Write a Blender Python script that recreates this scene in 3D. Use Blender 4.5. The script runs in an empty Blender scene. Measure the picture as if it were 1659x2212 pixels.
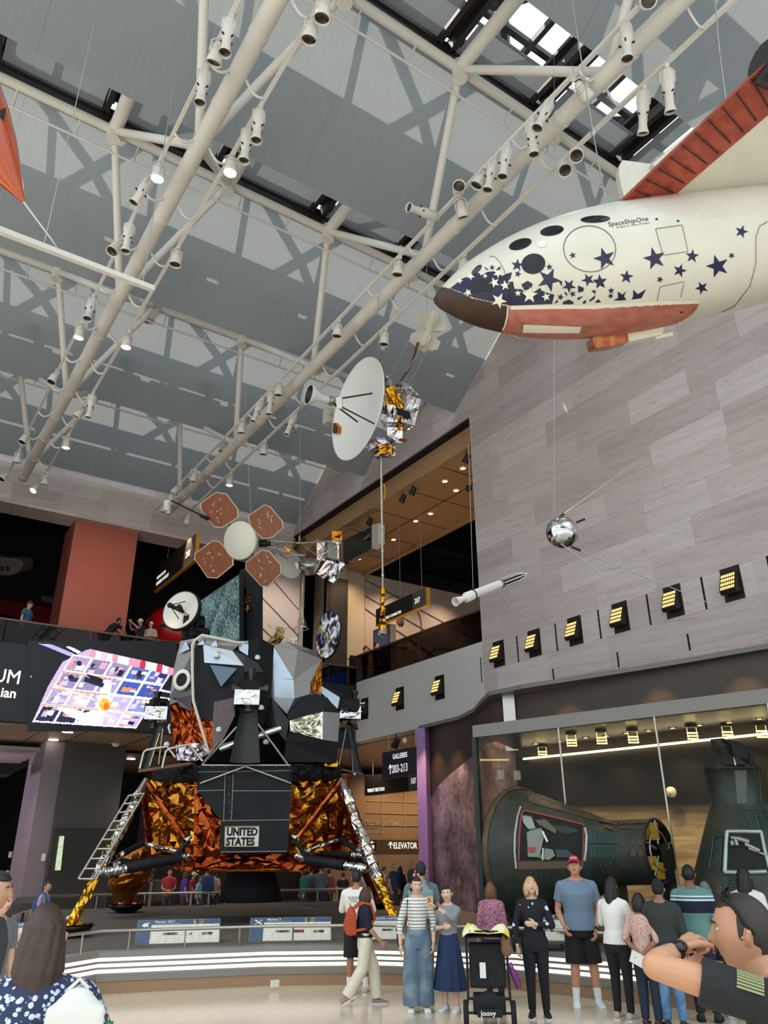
import bpy, bmesh, math, random
from math import sin, cos, pi, radians, sqrt, atan2
from mathutils import Vector as V, Matrix, noise
rnd = random.Random(7)
C = bpy.context.scene.collection
# ------------------------------------------------------------------ camera model
F_PX = 1656.5; PITCH = radians(24.03); YAW = radians(33.92); ROLL = radians(-.35); EYE = V((0, 0, 1.95))
CF = V((sin(YAW)*cos(PITCH), cos(YAW)*cos(PITCH), sin(PITCH)))
_r = V((cos(YAW), -sin(YAW), 0)); _u = _r.cross(CF)
CR = _r*cos(ROLL) + _u*sin(ROLL); CU = -_r*sin(ROLL) + _u*cos(ROLL)
def ray(x, y): return CF + CR*((x-829.5)/F_PX) + CU*((1106-y)/F_PX)
def PD(x, y, d): return EYE + ray(x, y)*d                   # world point seen at pixel, at optical depth d
def PX(x, y, X): r = ray(x, y); return EYE + r*(X/r.x)
def PY(x, y, Y): r = ray(x, y); return EYE + r*(Y/r.y)
def PZ(x, y, Z): r = ray(x, y); return EYE + r*((Z-EYE.z)/r.z)
def proj(p): d = V(p)-EYE; z = d.dot(CF); return (829.5+F_PX*d.dot(CR)/z, 1106-F_PX*d.dot(CU)/z, z)
def PP(x, y, o, n):                                          # hit a plane through o with normal n
    r = ray(x, y); return EYE + r*((V(o)-EYE).dot(n)/r.dot(n))
S = .89
def R(x, y, z): return V((S*x, S*y, EYE.z+S*(z-EYE.z)))      # survey units of the hall -> metres
def rz(z): return EYE.z+S*(z-EYE.z)
# ------------------------------------------------------------------ materials
def lin(c):
    if isinstance(c, str): c = tuple(int(c[i:i+2], 16) for i in (0, 2, 4))
    return tuple(((v/255)/12.92 if v/255 <= .04045 else ((v/255+.055)/1.055)**2.4) for v in c) + (1,)
MATS = {}
def mat(name, col, rough=.6, metal=0, emit=0, ecol=None, spec=None, noise_=None, bump=None, coat=0, sheen=0, trans=0):
    """noise_ = (scale, second colour, low, high); bump = (scale, strength)"""
    if name in MATS: return MATS[name]
    m = bpy.data.materials.new(name); m.use_nodes = True; MATS[name] = m
    nt = m.node_tree; b = nt.nodes['Principled BSDF']
    b.inputs['Base Color'].default_value = lin(col); b.inputs['Roughness'].default_value = rough
    b.inputs['Metallic'].default_value = metal
    if spec is not None: b.inputs['Specular IOR Level'].default_value = spec
    if coat: b.inputs['Coat Weight'].default_value = coat; b.inputs['Coat Roughness'].default_value = .1
    if trans: b.inputs['Transmission Weight'].default_value = trans
    if emit:
        b.inputs['Emission Color'].default_value = lin(ecol or col); b.inputs['Emission Strength'].default_value = emit
    if noise_ or bump:
        tc = nt.nodes.new('ShaderNodeTexCoord')
    if noise_:
        n = nt.nodes.new('ShaderNodeTexNoise'); n.inputs['Scale'].default_value = noise_[0]; n.inputs['Detail'].default_value = 5
        r = nt.nodes.new('ShaderNodeValToRGB'); r.color_ramp.elements[0].color = lin(col); r.color_ramp.elements[1].color = lin(noise_[1])
        r.color_ramp.elements[0].position = noise_[2]; r.color_ramp.elements[1].position = noise_[3]
        nt.links.new(tc.outputs['Object'], n.inputs['Vector']); nt.links.new(n.outputs['Fac'], r.inputs['Fac'])
        nt.links.new(r.outputs['Color'], b.inputs['Base Color'])
    if bump:
        n = nt.nodes.new('ShaderNodeTexNoise'); n.inputs['Scale'].default_value = bump[0]; n.inputs['Detail'].default_value = 4
        bp = nt.nodes.new('ShaderNodeBump'); bp.inputs['Strength'].default_value = bump[1]; bp.inputs['Distance'].default_value = .02
        nt.links.new(tc.outputs['Object'], n.inputs['Vector']); nt.links.new(n.outputs['Fac'], bp.inputs['Height'])
        nt.links.new(bp.outputs['Normal'], b.inputs['Normal'])
    return m
class NT:
    """tiny node-tree writer"""
    def __init__(s, name):
        s.m = bpy.data.materials.new(name); s.m.use_nodes = True; MATS[name] = s.m
        s.t = s.m.node_tree; s.b = s.t.nodes['Principled BSDF']; s.out = s.t.nodes['Material Output']
    def n(s, typ, **kw):
        nd = s.t.nodes.new('ShaderNode'+typ)
        for k, v in kw.items():
            if k.startswith('i_'):
                key = k[2:].replace('_', ' ')
                if key.isdigit(): key = int(key)
                inp = nd.inputs[key]
                if hasattr(v, 'is_linked'): s.t.links.new(v, inp)
                else: inp.default_value = v
            else: setattr(nd, k, v)
        return nd
    def l(s, a, b): s.t.links.new(a, b)
    def ramp(s, fac, stops, interp='LINEAR'):
        r = s.n('ValToRGB'); r.color_ramp.interpolation = interp
        e = r.color_ramp.elements
        while len(e) > len(stops): e.remove(e[0])
        while len(e) < len(stops): e.new(.5)
        for el, (p, c) in zip(e, stops): el.position = p; el.color = lin(c) if not (isinstance(c, tuple) and len(c) == 4) else c
        s.l(fac, r.inputs['Fac']); return r.outputs['Color']
    def math(s, op, a, b=0.0, c=None):
        nd = s.t.nodes.new('ShaderNodeMath'); nd.operation = op
        for i, v in enumerate((a, b, c)):
            if v is None: continue
            if hasattr(v, 'is_linked'): s.l(v, nd.inputs[i])
            else: nd.inputs[i].default_value = v
        return nd.outputs[0]
    def mix(s, fac, a, b, blend='MIX'):
        nd = s.t.nodes.new('ShaderNodeMix'); nd.data_type = 'RGBA'; nd.blend_type = blend
        for i, v in ((0, fac), (6, a), (7, b)):
            if hasattr(v, 'is_linked'): s.l(v, nd.inputs[i])
            else: nd.inputs[i].default_value = lin(v) if isinstance(v, str) else v
        return nd.outputs[2]
    def xyz(s, out='Object'):
        tc = s.n('TexCoord'); sp = s.n('SeparateXYZ'); s.l(tc.outputs[out], sp.inputs[0]); s.tc = tc.outputs[out]
        return sp.outputs[0], sp.outputs[1], sp.outputs[2]
# ------------------------------------------------------------------ mesh builder
class MB:
    def __init__(s, M=None): s.v = []; s.f = []; s.sm = []; s.mi = []; s.M = M or Matrix(); s.cur = 0; s.smooth = False
    def add(s, vs, fs, smooth=None, M=None):
        T = s.M @ M if M is not None else s.M
        o = len(s.v); s.v += [T @ V(p) for p in vs]
        sm = s.smooth if smooth is None else smooth
        for f in fs: s.f.append([o+i for i in f]); s.sm.append(sm); s.mi.append(s.cur)
        return s
    def box(s, c, d, M=None, rot=None):
        x, y, z = c; a, b, h = d[0]/2, d[1]/2, d[2]/2
        vs = [V((i*a, j*b, k*h)) for k in (-1, 1) for j in (-1, 1) for i in (-1, 1)]
        if rot is not None: vs = [rot @ p for p in vs]
        vs = [p+V(c) for p in vs]
        return s.add(vs, [(0, 2, 3, 1), (4, 5, 7, 6), (0, 1, 5, 4), (2, 6, 7, 3), (0, 4, 6, 2), (1, 3, 7, 5)], False, M)
    def box2(s, a, b, M=None):
        return s.box([(a[i]+b[i])/2 for i in range(3)], [abs(b[i]-a[i]) for i in range(3)], M)
    def bar(s, a, b, w, h, up=(0, 0, 1)):                     # rectangular bar from a to b
        a, b = V(a), V(b); d = (b-a).normalized(); u = V(up); sd = d.cross(u)
        if sd.length < 1e-4: sd = d.cross(V((1, 0, 0)))
        sd.normalize(); u = sd.cross(d)
        vs = [p + sd*(i*w/2) + u*(j*h/2) for p in (a, b) for j in (-1, 1) for i in (-1, 1)]
        return s.add(vs, [(0, 1, 3, 2), (4, 6, 7, 5), (0, 4, 5, 1), (2, 3, 7, 6), (0, 2, 6, 4), (1, 5, 7, 3)], False)
    def tube(s, pts, r, n=10, cap=True, smooth=True, ry=None, closed=False):
        pts = [V(p) for p in pts]; k = len(pts); rs = r if isinstance(r, (list, tuple)) else [r]*k
        rys = ry if isinstance(ry, (list, tuple)) else ([ry]*k if ry else rs)
        t = (pts[1]-pts[0]).normalized(); a = V((0, 0, 1)) if abs(t.z) < .9 else V((1, 0, 0))
        nrm = (a - t*a.dot(t)).normalized(); vs = []
        for i, p in enumerate(pts):
            if closed: tt = (pts[(i+1) % k]-pts[i-1])
            else: tt = (pts[min(i+1, k-1)]-pts[max(i-1, 0)])
            if tt.length > 1e-9: tt.normalize()
            else: tt = t
            nrm = nrm - tt*nrm.dot(tt)
            if nrm.length < 1e-6: nrm = tt.orthogonal()
            nrm.normalize(); bi = tt.cross(nrm)
            vs += [p + bi*(rs[i]*cos(2*pi*j/n)) + nrm*(rys[i]*sin(2*pi*j/n)) for j in range(n)]
        fs = []
        for i in range(k if closed else k-1):
            i2 = (i+1) % k
            fs += [(i*n+j, i*n+(j+1) % n, i2*n+(j+1) % n, i2*n+j) for j in range(n)]
        s.add(vs, fs, smooth)
        if cap and not closed:
            s.add(vs[:n], [tuple(range(n-1, -1, -1))], False); s.add(vs[-n:], [tuple(range(n))], False)
        return s
    def lathe(s, prof, n=24, o=(0, 0, 0), ax=(0, 0, 1), smooth=True, sx=1, sy=1, cap=False, ref=None):   # profile of (radius, along-axis)
        ax = V(ax).normalized()
        e1 = (V(ref) - ax*V(ref).dot(ax)).normalized() if ref else ax.orthogonal().normalized()
        e2 = ax.cross(e1); o = V(o); vs = []
        for r, h in prof: vs += [o+ax*h+e1*(r*sx*cos(2*pi*j/n))+e2*(r*sy*sin(2*pi*j/n)) for j in range(n)]
        fs = [(i*n+j, i*n+(j+1) % n, (i+1)*n+(j+1) % n, (i+1)*n+j) for i in range(len(prof)-1) for j in range(n)]
        s.add(vs, fs, smooth)
        if cap:
            s.add(vs[:n], [tuple(range(n-1, -1, -1))], False); s.add(vs[-n:], [tuple(range(n))], False)
        return s
    def ell(s, c, r, n=16, m=10, rot=None, smooth=True):
        c = V(c); r = r if isinstance(r, (tuple, list)) else (r, r, r); vs = []
        for i in range(m+1):
            th = pi*i/m
            for j in range(n):
                p = V((r[0]*sin(th)*cos(2*pi*j/n), r[1]*sin(th)*sin(2*pi*j/n), -r[2]*cos(th)))
                vs.append(c + (rot @ p if rot else p))
        return s.add(vs, [(i*n+j, i*n+(j+1) % n, (i+1)*n+(j+1) % n, (i+1)*n+j) for i in range(m) for j in range(n)], smooth)
    def poly(s, pts, smooth=False): return s.add(pts, [tuple(range(len(pts)))], smooth)
    def slab(s, pts, off):                                     # closed solid: polygon swept along off
        n = len(pts); off = V(off); a = [V(p) for p in pts]
        return s.add(a+[p+off for p in a], [tuple(range(n)), tuple(range(2*n-1, n-1, -1))]+[(i, n+i, n+(i+1) % n, (i+1) % n) for i in range(n)], False)
    def grid(s, fn, nu, nv, smooth=True, wrap=False):
        vs = [fn(i/nu, j/nv) for j in range(nv+1) for i in range(nu+(0 if wrap else 1))]
        w = nu if wrap else nu+1
        return s.add(vs, [(j*w+i, j*w+(i+1) % w, (j+1)*w+(i+1) % w, (j+1)*w+i) for j in range(nv) for i in range(nu)], smooth)
    def mesh(s, name, mats, inv=None):
        me = bpy.data.meshes.new(name)
        me.from_pydata([(inv @ p if inv is not None else p) for p in s.v], [], s.f)
        me.polygons.foreach_set('use_smooth', s.sm); me.polygons.foreach_set('material_index', s.mi)
        for m in (mats if isinstance(mats, (list, tuple)) else [mats]): me.materials.append(m)
        me.update(); return me
    def build(s, name, mats, parent=None, loc=None, fixn=True):
        """link as one object; vertices are in world space, converted to the parent's space (or to loc)"""
        if parent is not None: inv = WM[parent.name].inverted()
        elif loc is not None: inv = Matrix.Translation(-V(loc))
        else: inv = None
        me = s.mesh(name, mats, inv)
        if fixn:
            bm = bmesh.new(); bm.from_mesh(me); bmesh.ops.recalc_face_normals(bm, faces=bm.faces); bm.to_mesh(me); bm.free()
        return link(name, me, parent, loc)
WM = {}
def link(name, me, parent=None, loc=None):
    o = bpy.data.objects.new(name, me); C.objects.link(o)
    if parent is not None: o.parent = parent; WM[o.name] = WM[parent.name].copy()
    else:
        o.location = loc or (0, 0, 0); WM[o.name] = Matrix.Translation(V(loc or (0, 0, 0)))
    return o
def tag(o, label=None, cat=None, group=None, kind=None):
    if label: o['label'] = label
    if cat: o['category'] = cat
    if group: o['group'] = group
    if kind: o['kind'] = kind
    return o
def thing(name, label, cat, loc=(0, 0, 0), group=None, M=None, kind=None):
    o = bpy.data.objects.new(name, None); C.objects.link(o); o.empty_display_size = .1
    T = M if M is not None else Matrix.Translation(V(loc))
    o.matrix_world = T; WM[o.name] = T.copy()
    return tag(o, label, cat, group, kind)
def struct(name, mb, m, parent=None):
    o = mb.build(name, m, parent)
    if parent is None: o['kind'] = 'structure'
    return o
def dup(root, M, label=None, group=None):
    def cp(o, par):
        c = o.copy(); C.objects.link(c)
        if par is not None: c.parent = par
        for ch in o.children: cp(ch, c)
        return c
    r = cp(root, None); r.matrix_world = M; WM[r.name] = M.copy()
    if label: r['label'] = label
    if group: r['group'] = group
    return r
def frame(o, x, z):                                           # matrix with origin o, local x and (approx) z
    x = V(x).normalized(); z = V(z); z = (z-x*z.dot(x)).normalized(); y = z.cross(x)
    return Matrix(((x.x, y.x, z.x, o[0]), (x.y, y.y, z.y, o[1]), (x.z, y.z, z.z, o[2]), (0, 0, 0, 1)))
def remesh(mb, name, m, vox, smooth=2, parent=None, fac=.5):
    """union of everything in the builder as one continuous skin"""
    inv = WM[parent.name].inverted() if parent is not None else None
    me = mb.mesh(name, m, inv)
    o = bpy.data.objects.new('tmp', me); C.objects.link(o)
    r = o.modifiers.new('r', 'REMESH'); r.mode = 'VOXEL'; r.voxel_size = vox; r.use_smooth_shade = True
    if smooth:
        q = o.modifiers.new('s', 'SMOOTH'); q.factor = fac; q.iterations = smooth
    dg = bpy.context.evaluated_depsgraph_get()
    me2 = bpy.data.meshes.new_from_object(o.evaluated_get(dg)); me2.name = name
    me2.materials.clear()
    for k in (m if isinstance(m, (list, tuple)) else [m]): me2.materials.append(k)
    bpy.data.objects.remove(o); bpy.data.meshes.remove(me)
    return link(name, me2, parent)
FONTS = {}
def text(s, body, M, size, sx=1.0, bold=0, depth=.003, align='LEFT', spacing=1.0):
    """append lettering to builder s; M maps text x,y plane to the world"""
    cu = bpy.data.curves.new('t', 'FONT'); cu.body = body; cu.size = size; cu.align_x = align; cu.offset = bold; cu.extrude = depth
    cu.resolution_u = 3; cu.space_character = spacing
    o = bpy.data.objects.new('t', cu); C.objects.link(o)
    dg = bpy.context.evaluated_depsgraph_get(); me = bpy.data.meshes.new_from_object(o.evaluated_get(dg))
    T = M @ Matrix.Diagonal((sx, 1, 1, 1))
    s.add([T @ v.co for v in me.vertices], [tuple(p.vertices) for p in me.polygons], False)
    bpy.data.objects.remove(o); bpy.data.curves.remove(cu); bpy.data.meshes.remove(me)
    return s
def star(cx, cy, r, rot=0, k=.4):
    return [(cx+(r if i % 2 == 0 else r*k)*cos(rot+pi/2+i*pi/5), cy+(r if i % 2 == 0 else r*k)*sin(rot+pi/2+i*pi/5)) for i in range(10)]
def crumple(s, fn, nu, nv, amp, seed=0, smooth=False):
    """foil: a grid fn(u,v) -> (point, normal) jittered into sharp facets"""
    g = random.Random(seed)
    pts = []
    for j in range(nv+1):
        for i in range(nu+1):
            e = 0 if i in (0, nu) or j in (0, nv) else 1
            u = (i+e*g.uniform(-.38, .38))/nu; v = (j+e*g.uniform(-.38, .38))/nv
            p, n = fn(u, v); pts.append(V(p)+V(n)*(e*g.uniform(-amp, amp)))
    fs = []
    for j in range(nv):
        for i in range(nu):
            a, b, c, d = j*(nu+1)+i, j*(nu+1)+i+1, (j+1)*(nu+1)+i+1, (j+1)*(nu+1)+i
            fs += [(a, b, c), (a, c, d)] if g.random() < .5 else [(a, b, d), (b, c, d)]
    return s.add(pts, fs, smooth)
# ------------------------------------------------------------------ shared materials
m_black = mat('matte_black', '101113', .8); m_void = mat('gallery_black', '050608', .9); m_white = mat('white_paint', 'e2dfd8', .55)
m_steel = mat('brushed_steel', 'b9b6ae', .3, .9); m_chrome = mat('polished_metal', 'd8d8d8', .08, 1); m_dkmetal = mat('dark_metal', '2b2d2f', .45, .5)
m_tube = mat('white_tube', 'ddd9d2', .5); m_frame = mat('skylight_frame', '2a2220', .6); m_grey = mat('grey_paint', '6a6a67', .6)
m_dgrey = mat('dark_grey', '3c3d3c', .6); m_plat = mat('deck_grey', '55534f', .75, noise_=(40, '5f5c57', .35, .65)); m_tan = mat('tan_wall', 'a58d73', .7)
m_warm = mat('warm_light', 'ffd9a0', emit=9, ecol='ffcf90'); m_cool = mat('cool_light', 'fff6e8', emit=14, ecol='fff1dc')
m_strip = mat('step_light', 'fff0e0', emit=.85, ecol='ffe6d6'); m_redcol = mat('rust_paint', 'a5584b', .6); m_navy = mat('navy_wall', '0f1c3d', .7)
m_letters = mat('white_letters', 'f4f2ee', .5, emit=.55, ecol='ffffff'); m_orangep = mat('orange_edge', 'c98a1e', .5)
m_soffit = mat('soffit_brown', '94806f', .35, noise_=(3, '8a7667', .3, .7)); m_wood = mat('warm_ceiling', 'b9946a', .6)
def glassy(name, tint, refl, rough=.02, opac=0.0):
    t = NT(name); t.t.nodes.remove(t.b)
    tr = t.n('BsdfTransparent', i_Color=lin(tint)); gl = t.n('BsdfGlossy', i_Color=(1, 1, 1, 1), i_Roughness=rough)
    fr = t.n('LayerWeight', i_Blend=.35); f = t.math('MULTIPLY', fr.outputs['Fresnel'], refl)
    mx = t.n('MixShader'); t.l(f, mx.inputs[0]); t.l(tr.outputs[0], mx.inputs[1]); t.l(gl.outputs[0], mx.inputs[2]); t.l(mx.outputs[0], t.out.inputs[0])
    return t.m
m_glass = glassy('clear_glass', 'efeee8', .1); m_rail = glassy('balustrade_glass', '8c8684', .35); m_skyglass = glassy('skylight_glass', 'f4f8fa', .3)
# stone wall: long pinkish-grey slabs with fine veins
def stone(name, ax):
    t = NT(name); x, y, z = t.xyz('Object'); h = (x, y)[ax]
    cb = t.n('CombineXYZ', i_X=h, i_Y=t.math('ADD', z, -rz(7.81)+.8*40))
    br = t.n('TexBrick', i_Vector=cb.outputs[0], i_Color1=lin('b8a9a5'), i_Color2=lin('e0d5d2'), i_Mortar=lin('958c87'), i_Scale=1.0, i_Mortar_Size=.004, i_Bias=-.1, i_Brick_Width=1.92, i_Row_Height=.8)
    br.offset = .37; br.squash = 1.15; br.squash_frequency = 3
    br2 = t.n('TexBrick', i_Vector=cb.outputs[0], i_Color1=(0, 0, 0, 1), i_Color2=(1, 1, 1, 1), i_Mortar=(.5, .5, .5, 1), i_Scale=1.0, i_Mortar_Size=0, i_Brick_Width=1.92, i_Row_Height=.8)
    br2.offset = .37; br2.squash = 1.15; br2.squash_frequency = 3
    sh = t.math('MULTIPLY', br2.outputs[0], 31.0)
    v = t.n('CombineXYZ', i_X=t.math('MULTIPLY', h, .55), i_Y=t.math('ADD', t.math('MULTIPLY', z, 7.5), t.math('MULTIPLY', h, -.55)), i_Z=sh)
    n1 = t.n('TexNoise', i_Vector=v.outputs[0], i_Scale=.8, i_Detail=4, i_Distortion=.3)
    veins = t.ramp(n1.outputs['Fac'], [(.3, 'ada09c'), (.48, 'c8bdb9'), (.52, 'c4b9b6'), (.7, 'd8cfcc')])
    v2 = t.n('CombineXYZ', i_X=t.math('MULTIPLY', h, .9), i_Y=t.math('ADD', t.math('MULTIPLY', z, 9), t.math('MULTIPLY', h, -.6)), i_Z=sh)
    n2 = t.n('TexNoise', i_Vector=v2.outputs[0], i_Scale=.8, i_Detail=3, i_Distortion=.8)
    ln = t.math('ABSOLUTE', t.math('SUBTRACT', n2.outputs['Fac'], .5))
    crack = t.ramp(ln, [(.0, '8a7f79'), (.012, 'ffffff')])
    col = t.mix(.4, br.outputs[0], veins); col = t.mix(.4, col, crack, 'MULTIPLY')
    t.l(col, t.b.inputs['Base Color']); t.b.inputs['Roughness'].default_value = .55
    return t.m
m_stone = stone('limestone_right', 1); m_stoneb = stone('limestone_back', 0)
# floor: polished cream terrazzo
t = NT('terrazzo'); x, y, z = t.xyz()
vo = t.n('TexVoronoi', i_Vector=t.tc, i_Scale=55.0); sp = t.ramp(vo.outputs['Color'], [(.0, 'b4a794'), (.35, 'cdc1ad'), (.7, 'd6ccb9'), (1, 'e2dac9')])
no = t.n('TexNoise', i_Vector=t.tc, i_Scale=.7, i_Detail=3); t.l(t.mix(.25, sp, t.ramp(no.outputs['Fac'], [(.3, 'b9ab95'), (.7, 'd9cfbd')])), t.b.inputs['Base Color'])
t.b.inputs['Roughness'].default_value = .17; m_floor = t.m
# fabric scrims of the ceiling: light passes through them
def fabric(name, c, tr):
    t = NT(name); x, y, z = t.xyz(); t.t.nodes.remove(t.b)
    v = t.n('CombineXYZ', i_X=t.math('MULTIPLY', x, 30), i_Y=t.math('MULTIPLY', y, 3), i_Z=t.math('MULTIPLY', z, 3)); n = t.n('TexNoise', i_Vector=v.outputs[0], i_Scale=1.0, i_Detail=2)
    col = t.mix(.04, c, t.ramp(n.outputs['Fac'], [(.3, '000000'), (.7, 'ffffff')]), 'OVERLAY')
    col = t.mix(t.math('MULTIPLY', t.math('LESS_THAN', t.math('FRACT', t.math('DIVIDE', x, 3.03)), .005), .45), col, '2a2c2e')
    d = t.n('BsdfDiffuse', i_Color=col); tl = t.n('BsdfTranslucent', i_Color=lin('e8ecee'))
    mx = t.n('MixShader', i_0=tr); t.l(d.outputs[0], mx.inputs[1]); t.l(tl.outputs[0], mx.inputs[2]); t.l(mx.outputs[0], t.out.inputs[0])
    return t.m
m_scrim = fabric('scrim_fabric', '868b8e', .13); m_blind = fabric('blind_fabric', '8c8e90', .3)

# ------------------------------------------------------------------ floor and walls
struct('floor', MB().box2((-22, -14, -.2), (34, 46, 0)), m_floor)
XW = 18*S; Y20 = 20.5*S
w = MB(); w.box2((XW, -8*S, rz(5.5)), (XW+.6, Y20, rz(24))); struct('wall_right', w, m_stone)
w = MB(); w.box2((XW, Y20, rz(18.55)), (XW+.5, 41*S, rz(24))); w.box2((XW-.02, Y20+.005, rz(18.25)), (XW+.1, 41*S, rz(18.55))); struct('wall_right_upper', w, m_stone)
w = MB(); w.box2((-9*S, 35.8*S, rz(16.65)), (XW-.01, 37.2*S, rz(24))); struct('wall_back', w, m_stoneb)
w = MB()
for z0, z1, ys, dy in ((7.81, 8.71, (18.72, 16.92, 15.12, 13.3, 11.5, 9.6), .03), (6.85, 7.3, (17.2, 14.6, 12.2, 9.6), .03)):
    for yy in ys: w.box2((XW-.004, (yy-dy)*S, rz(z0)), (XW+.05, (yy+dy)*S, rz(z1)))
struct('trim_1', w, m_black)
# roof above the galleries (keeps daylight out of them)
w = MB(); w.box2((XW+.5, -8*S, rz(22)), (40*S, 46*S, rz(22.4))); w.box2((-9*S, 37.2*S, rz(20)), (40*S, 48*S, rz(20.4))); w.box2((-9*S, 47*S, 0), (40*S, 47.4*S, rz(22)))
w.box2((39*S, -8*S, 0), (39.4*S, 48*S, rz(22))); struct('wall_gallery_shell', w, m_void)
w = MB(); w.box2((-9.4*S, 24*S, 0), (-9*S, 48*S, rz(22))); struct('wall_left', w, m_dgrey)
# ------------------------------------------------------------------ ceiling: sloping scrims, skylights, blinds
VAL = [0.1, 7.1, 14.2, 21.35, 28.45, 35.6]; ZV = 18.87; ZR = 21.9; CX0, CX1 = -9, 17.98
COLS = [-4.5, -1.1, 2.3, 5.7, 9.15, 12.5, 15.9, 17.95]
for k, yv in enumerate(VAL):
    def fn(u, v, yv=yv):
        sag = .1*sin(pi*v); return R(CX0+(CX1-CX0)*u, yv-3.62*v+.02, ZV+2.66*v-sag*.5)
    struct('ceiling', MB().grid(fn, 54, 8), m_scrim)
w = MB()
for k, yv in enumerate(VAL):
    y0, y1 = yv-.05, yv+3.42
    for i in range(len(COLS)-1):
        x0, x1 = COLS[i]+.22, COLS[i+1]-.22
        for a, b in (((x0, y0), (x1, y0)), ((x0, y1), (x1, y1)), ((x0, y0), (x0, y1)), ((x1, y0), (x1, y1))):
            w.bar(R(a[0], a[1], 22.0), R(b[0], b[1], 22.0), .14, .3); w.bar(R(a[0], a[1], 22.42), R(b[0], b[1], 22.42), .32, .12)
    w.bar(R(CX0, y1+.16, 21.86), R(CX1, y1+.16, 21.86), .3, .5)
    for xc in COLS[1:-1]: w.bar(R(xc, y0, 22.55), R(xc, y1, 22.55), .5, .12)
struct('ceiling_skylight_frames', w, m_frame)
g = MB(); bl = MB()
for k, yv in enumerate(VAL):
    for i in range(len(COLS)-1):
        x0, x1 = COLS[i]+.3, COLS[i+1]-.3; y0, y1 = yv, yv+3.4
        g.poly([R(x0, y0, 22.6), R(x1, y0, 22.6), R(x1, y1, 22.6), R(x0, y1, 22.6)])
        yb = y0
        if k == 1 and i == 4: yb = y0+2.4
        if k == 1 and i == 5: yb = y0+2.45
        if k == 0 and i in (3, 4): yb = y0+2.3
        bl.slab([R(x0+.06, yb, 21.86), R(x1-.06, yb, 21.86), R(x1-.06, y1-.12, 21.86), R(x0+.06, y1-.12, 21.86)], (0, 0, .004))
        if yb != y0: bl.tube([R(x0, yb, 21.86), R(x1, yb, 21.86)], .04, 8)
struct('window_1', g, m_skyglass); struct('ceiling_blinds', bl, m_blind)
# outer glass roof lattice: its shadow falls on the scrims
w = MB()
for i in range(-10, 19, 1):
    if i % 3 == 0: w.bar(R(i, -4, 23.6), R(i, 40, 23.6), .14, .2)
for j in range(-4, 41):
    if j % 7 in (0, 3): w.bar(R(-10, j, 23.65), R(18, j, 23.65), .9 if j % 7 == 0 else .15, .2)
for i in range(-10, 18, 7):
    for j in range(-4, 40, 7):
        w.tube([R(i, j, 24.6), R(i+3.5, j+3.5, 25.6), R(i+7, j+7, 24.6)], .16, 6, smooth=False); w.tube([R(i+7, j, 24.6), R(i+3.5, j+3.5, 25.6), R(i, j+7, 24.6)], .16, 6, smooth=False)
struct('roof_lattice', w, m_frame)
# ------------------------------------------------------------------ tubular space frame
fr = tag(thing('roof_truss', 'white tubular roof truss', 'roof truss', (0, 0, 0)), kind='structure')
del fr['label'], fr['category']
PY_ = [3.2, 10.0, 16.75, 23.5, 30.3]; ZP = 20.4; ZL = 17.4; LY = [-.1, 6.65, 13.35, 19.8, 26.4, 32.9]; TA, TB = 3.72, 10.4
for yy in PY_:
    p = MB(); p.tube([R(-6, yy, ZP), R(17.9, yy, ZP)], .115, 14)
    p.tube([R(-6, yy+.35, ZP-.45), R(17.9, yy+.35, ZP-.45)], .035, 6)
    for i in range(15):
        xx = -5+i*1.6; p.tube([R(xx, yy, ZP-.1), R(xx, yy+.35, ZP-.2), R(xx, yy+.35, ZP-.5)], .022, 5)
    p.build('purlin', m_tube, fr)
for xx in COLS[1:-1]:
    for yy in PY_: MB().tube([R(xx, yy+.1, ZP+.02), R(xx, yy-3.6, ZP+.02)], .165, 14).build('upper_chord', m_tube, fr)
for xt in (TA, TB):
    p = MB(); p.tube([R(xt, -6, ZL), R(xt, 34.5, ZL)], .185, 18)
    for yy in range(-4, 35, 2): p.tube([R(xt, yy, ZL), R(xt, yy+.07, ZL)], .2, 18)
    p.build('lower_chord', m_tube, fr)
for xt, cl in ((TA, (2.3, 5.7)), (TB, (9.15, 12.5))):
    for yl in LY:
        for dy in (-3.4, 3.35):
            yu = min(PY_, key=lambda q: abs(q-(yl+dy)))
            if abs(yu-(yl+dy)) > 1.5: continue
            for xc in cl: MB().tube([R(xt, yl, ZL), R(xc, yu, ZP)], .098, 12).build('strut', m_tube, fr)
p = MB()
for yy in PY_:
    for xx in COLS[1:-1]: p.tube([R(xx, yy, ZP-.35), R(xx, yy, ZP+.2)], .175, 12)
p.build('node', m_tube, fr)
# ------------------------------------------------------------------ second floor: right balcony, back balcony, gallery shells
Z2 = 8.9
w = MB(); w.box2((XW, Y20+.01, rz(6.35)), (XW+.5, 30*S, rz(8.9))); struct('wall_balcony', w, mat('balcony_white', 'd4d2ce', .6))
w = MB(); w.box2((XW+.5, Y20+.01, rz(8.5)), (38*S, 46*S, rz(8.9))); w.box2((-9*S, 29.2*S, rz(8.3)), (XW+.5, 46*S, rz(8.75))); struct('floor_upper', w, m_dgrey)
w = MB(); w.box2((-9*S, 29.3*S, rz(6.02)), (XW+.4, 46*S, rz(6.1))); w.box2((XW+.5, Y20, rz(6.3)), (38*S, 46*S, rz(6.4))); struct('ceiling_lower', w, m_soffit)
w = MB()
for xx in (2.2, 5.5, 6.9, 9.2, 12.5, 15.5): w.box2((xx*S-.012, 29.35*S, rz(6.0)), (xx*S+.012, 34*S, rz(6.03)))
w.box2((-9*S, 34*S, rz(5.9)), (XW, 34.08*S, rz(6.03))); struct('trim_2', w, m_black)
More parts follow.
